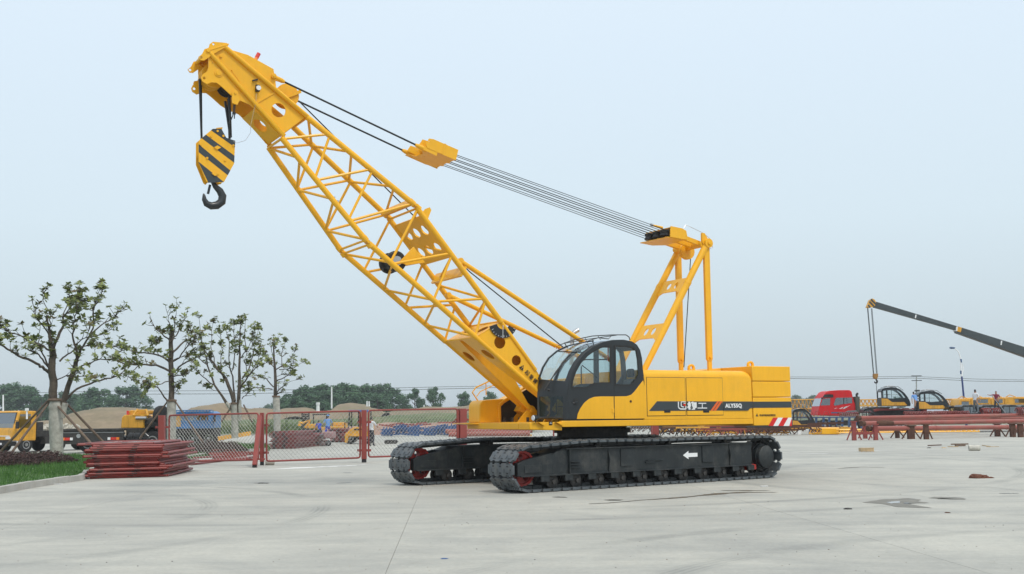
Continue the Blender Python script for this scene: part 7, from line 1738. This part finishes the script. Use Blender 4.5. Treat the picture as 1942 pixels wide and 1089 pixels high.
def rack(x,yb,Y,h,label,mt=REDP,w=.22,spread=.42,wide=0):
    p=W(x,yb,Y); t=thing('pipe_rack',label,'pipe rack',(p.x,Y,0),.1,'steel A frame pipe racks'); m=MB(mt); m.box((-w/2,-.1,0),(w/2,.1,h)); m.build('upright',t,bevel=.01)
    for s in(-1,1):
        m=MB(mt); m.bar((s*w*.4,0,h*.75),(s*spread,0,0.02),.06,.06); m.build('brace',t)
    m=MB(mt); m.box((-w*.7,-.15,h),(w*.7,.15,h+.06)); m.build('saddle',t)
    return t
g=lambda x,y:G(x,y).y
rk=rack(1620,835.5,g(1620,835.5),W(1620,801,g(1620,835.5)).z,'tall red rack at the left end of the pipes, left leg'); 
rack(1661,835,g(1661,835),W(1661,806,g(1661,835)).z,'tall red rack at the left end of the pipes, right leg')
a=W(1620,822,g(1620,835.5));b=W(1661,821.5,g(1661,835)); m=MB(REDP); m.bar(a,b,.12,.14); tag(m.build('rack_crossbar'),'red bar joining the two tall left racks','crossbar')
rack(1641,832,g(1641,832),W(1641,803,g(1641,832)).z,'rear red rack between the two tall left racks')
rack(1702,831,g(1702,831),.62,'short dark rack under the lowest pipe, first from the left',RUST); rack(1728,833,g(1728,833),.72,'short wide dark rack, second from the left',RUST,w=.4,spread=.55); rack(1757,833.5,g(1757,833.5),W(1757,806,g(1757,833.5)).z,'tall brown rack standing right of the wide dark rack',RUST,w=.26,spread=.35)
rack(1892,828,g(1892,828),.72,'dark rack left of the pair at the right edge',RUST,w=.3,spread=.48); rack(1921,829,g(1921,829),.75,'dark rack, first of the pair at the right edge',RUST,w=.3,spread=.45); rack(1936,829.5,g(1936,829.5),.75,'dark rack, second of the pair at the right edge',RUST,w=.3,spread=.45)
# coils of rod on the far pipe
random.seed(95)
def coil(xa,xb,y,Y,r,n,label):
    a=W(xa,y,Y);b=W(xb,y,Y); m=MB(REDS); pts=[]
    for i in range(n*10+1): t_=i/(n*10); q=a.lerp(b,t_); an=2*PI*n*t_; pts.append(q+Vector((0,math.cos(an)*r,math.sin(an)*r*(.9+.2*noise.noise(Vector((t_*9,0,1)))))))
    m.tube(pts,.035,5); tag(m.build('rod_coil'),label,'coil','coils of red rod behind the pipes')
coil(1715,1795,785,78,.17,26,'long coil of dark red rod lying behind the topmost pipe'); coil(1772,1838,784,78.6,.16,20,'second long coil of dark red rod, continuing to the right'); coil(1862,1878,781.5,77,.28,5,'round dark coil pair behind the maroon worker, left one'); coil(1880,1896,781.5,77,.28,5,'round dark coil pair behind the maroon worker, right one'); coil(1928,1950,780,77,.26,6,'round dark coil at the right edge'); coil(1590,1628,786,76,.15,10,'short coil of dark red rod left of the pipe ends')
# ---- telescopic crane boom at the right ----
Y=88
t=thing('telescopic_crane','mobile crane with a long dark grey telescopic boom reaching in from the right edge','mobile crane',(W(2140,787,Y).x,Y,0)); ox=t.location.x
def v_(x,y,dy=0): q=W(x,y,Y); return Vector((q.x-ox,dy,q.z))
BG=mat('boom_dark',(.045,.058,.062),.45)
m=MB(BG)
def beam(x0,yt0,yb0,x1,yt1,yb1,dy,mt,nm):
    m=MB(mt); a,b,c,d=v_(x0,yt0),v_(x0,yb0),v_(x1,yb1),v_(x1,yt1); 
    m.prism([(a.x,a.z),(b.x,b.z),(c.x,c.z),(d.x,d.z)],-dy,dy); return m.build(nm,t,bevel=.02)
beam(1656,571.5,583,1818,620.5,628.5,.22,BG,'boom_tip_section') 
beam(1812,619,631.5,2120,714,740,.30,BG,'boom_base_section')
m=MB(YEL2); m.prism([(v_(1813,620).x,v_(1813,620).z),(v_(1812,629).x,v_(1812,629).z),(v_(1819,631).x,v_(1819,631).z),(v_(1821,622).x,v_(1821,622).z)],-.33,.33); m.build('boom_collar',t)
m=MB(WHT)
for (x,yt,yb) in((1734,597.5,604),(1811,620,628.5),(1895,647,655)): a=v_(x,yt);b=v_(x-1,yb); m.prism([(a.x,a.z),(b.x,b.z),(b.x+.09,b.z),(a.x+.09,a.z)],-.34 if x>1800 else -.235,.34 if x>1800 else .235)
m.build('white_band',t)
c1s=lambda x,y:(1600+x/4.95,540+y/4.95)
hd_=[v_(*c1s(*p)) for p in((212,215),(240,145),(262,132),(285,145),(295,170),(285,200),(268,212),(235,220))]
m=MB(YEL2); m.prism([(p.x,p.z) for p in hd_],-.26,.26); m.build('boom_head',t,bevel=.02)
m=MB(STRIPE)
for a,b in (((232,162),(272,205)),((246,140),(290,185)),((220,195),(240,218))): p=v_(*c1s(*a));q=v_(*c1s(*b)); m.bar((p.x,-.265,p.z),(q.x,-.265,q.z),.13,.01,upv=(0,1,0))
m.build('hazard_bands',t)
for xa,xb in((222,277),(228,283),(258,307),(266,315)): p=v_(*c1s(xa,222));q=v_(*c1s(xb,835)); MB(ROPE).tube([p,q],.022,5).build('hoist_rope',t)
p=v_(*c1s(302,925));q=v_(1667,774); 
m=MB(BLKD); m.box((-2,-1.2,1.0),(7,1.2,1.4)); m.build('carrier',t,bevel=.03)
m=MB(YEL2); m.box((0,-1,1.4),(4,1,2.6)); m.build('turret',t,bevel=.05)
for x in(-1.4,0.2,4,5.3):
    for y,s in((-1.0,-1),(1.0,1)): wheel(t,x,y,.5,.5,.35,side=s)
qh=W(*c1s(298,860),Y); t=thing('hook_block','small brown hook block hanging from the far telescopic boom','hook block',tuple(qh)); 
def w_(x,y): q=W(*c1s(x,y),Y)-qh; return (q.x,q.z)
m=MB(mat('brown_yellow',(.30,.15,.03),.6)); m.prism([w_(277,836),w_(320,836),w_(318,866),w_(308,888),w_(285,885),w_(275,862)],-.15,.15); m.build('block_body',t,bevel=.02)
m=MB(BLKD); hk=[w_(304,884),w_(306,893),w_(314,905),w_(312,917),w_(302,923),w_(291,918),w_(290,908)]; m.tube([(a,0,b) for a,b in hk],[.05,.06,.08,.08,.07,.05,.03],8); m.build('hook',t)
m=MB(ROPE); a=W(*c1s(306,925),Y);b=W(1664,768,Y); m.tube([a,b],.02,5); tag(m.build('sling_rope'),'thin sling rope hanging below the small hook','rope')
# ---- litter on the yard ----
p=G(1643,857); Yc=p.y
t=thing('wooden_crate','small pale wooden crate with slats on the open yard','crate',(p.x,p.y,0),.08)
w=.27;hh=.16
m=MB(CRATE); m.box((-w,-.12,.02),(w,.12,hh)); m.build('crate_box',t,bevel=.004)
for x in(-.24,-.05,.12,.24): m=MB(CRATE); m.box((x-.02,-.135,0),(x+.02,-.121,hh+.01)); m.build('slat',t)
for z in(.03,.14): m=MB(CRATE); m.box((-w,-.128,z-.012),(w,-.1205,z+.012)); m.build('slat',t)
random.seed(99)
def stick(x0,y0,x1,y1,w,mt,label,name='timber_strip'):
    a=G(x0,y0);b=G(x1,y1); a.z=b.z=w*.5; m=MB(mt); m.bar(a,b,w,w*.8); tag(m.build(name),label,'strip of wood')
stick(1760,846,1785,845,.05,RUST,'short brown strip lying left of the dark planks'); stick(1804,844,1836,843.5,.07,WOOD,'longest dark plank lying right of the crate'); stick(1812,847,1830,846.5,.09,WOOD,'thick dark plank in front of the longest plank'); stick(1797,848,1818,848,.04,CRATE,'thin pale strip in front of the dark planks'); stick(1863,845.5,1878,847.5,.04,CRATE,'thin slanting pale strip right of the concrete cylinder'); stick(1870,848,1895,848,.03,CRATE,'faint pale strip right of the concrete cylinder')
def lump(x,y,s,mt,label,name='mud_lump',cat='lump',n=5,h=.5,seed=1):
    random.seed(seed); p=G(x,y); bm=bmesh.new(); bmesh.ops.create_icosphere(bm,subdivisions=3,radius=s)
    for v in bm.verts:
        f_=1+.45*noise.noise(v.co*3/s+Vector((seed,0,0)))+.2*noise.noise(v.co*9/s); v.co=Vector((v.co.x*f_*1.5,v.co.y*f_,max(-.01,v.co.z*f_*h)))
    me=bpy.data.meshes.new(name); bm.to_mesh(me); bm.free(); me.materials.append(mt); o=bpy.data.objects.new(name,me); COL.objects.link(o); o.location=(p.x,p.y,0); return tag(o,label,cat)
lump(1856,907,.15,CLAY,'heap of dark red clay on the concrete at the right','clay_heap','dirt heap',seed=3,h=.6); lump(1875,907,.07,CLAY,'small crumb of clay right of the clay heap',seed=4)
lump(1762,850,.06,BLKD,'small dark lump by the brown strip',seed=5); lump(1790,850,.07,CRATE,'small brown scrap between the strips',name='scrap',cat='scrap',seed=6)
lump(496,917,.06,BLKD,'black crumbs on the concrete in front of the leaning post',seed=7,h=.3); lump(505,917,.04,BLKD,'tiny black crumb right of the black crumbs',seed=8,h=.3)
lump(1608,966,.045,BLKD,'dark pebble on the concrete left of the damp patch',seed=9); lump(1797,973,.03,RUST,'small brown pebble right of the damp patch',seed=10)
lump(843,1060,.03,BLUES,'tiny blue scrap on the concrete at the bottom',name='scrap',cat='scrap',seed=12,h=.3)
m=MB(WHT); p=G(1449,923); m.cbox((p.x,p.y,.012),(.16,.07,.012),Matrix.Rotation(.3,3,'Z')); tag(m.build('paper_scrap'),'white scrap of paper on the concrete below the sprocket','paper')
m=MB(WHT); p=G(110,918); m.cbox((p.x+.1,p.y-.25,.01),(.22,.1,.01),Matrix.Rotation(-.2,3,'Z')); tag(m.build('paper_scrap'),'white scrap of paper at the foot of the kerb','paper')
# scattered grit
random.seed(123); m=MB(BLKD)
for i in range(300):
    x=random.uniform(0,1942); y=random.uniform(890,1088); p=G(x,y); s=random.uniform(.003,.008); m.m(random.choice((BLKD,PALE,WOOD))); m.cbox((p.x,p.y,s*.4),(s*random.uniform(1,2.5),s,s*.8),Matrix.Rotation(random.uniform(0,3),3,'Z'))
tag(m.build('grit'),'loose grit and crumbs scattered over the concrete yard','grit',kind='stuff')

# ================================================================ HAZE
hz=bpy.data.materials.new('haze'); hz.use_nodes=True; nt=hz.node_tree; nt.nodes.clear()
o=nt.nodes.new('ShaderNodeOutputMaterial'); v=nt.nodes.new('ShaderNodeVolumePrincipled'); v.inputs['Color'].default_value=(.90,.95,1.0,1); v.inputs['Density'].default_value=.00045; v.inputs['Anisotropy'].default_value=.2
nt.links.new(v.outputs[0],o.inputs['Volume'])
m=MB(hz); m.box((-2450,-250,-1.1),(2450,2650,14.5)); tag(m.build('haze'),kind='stuff')
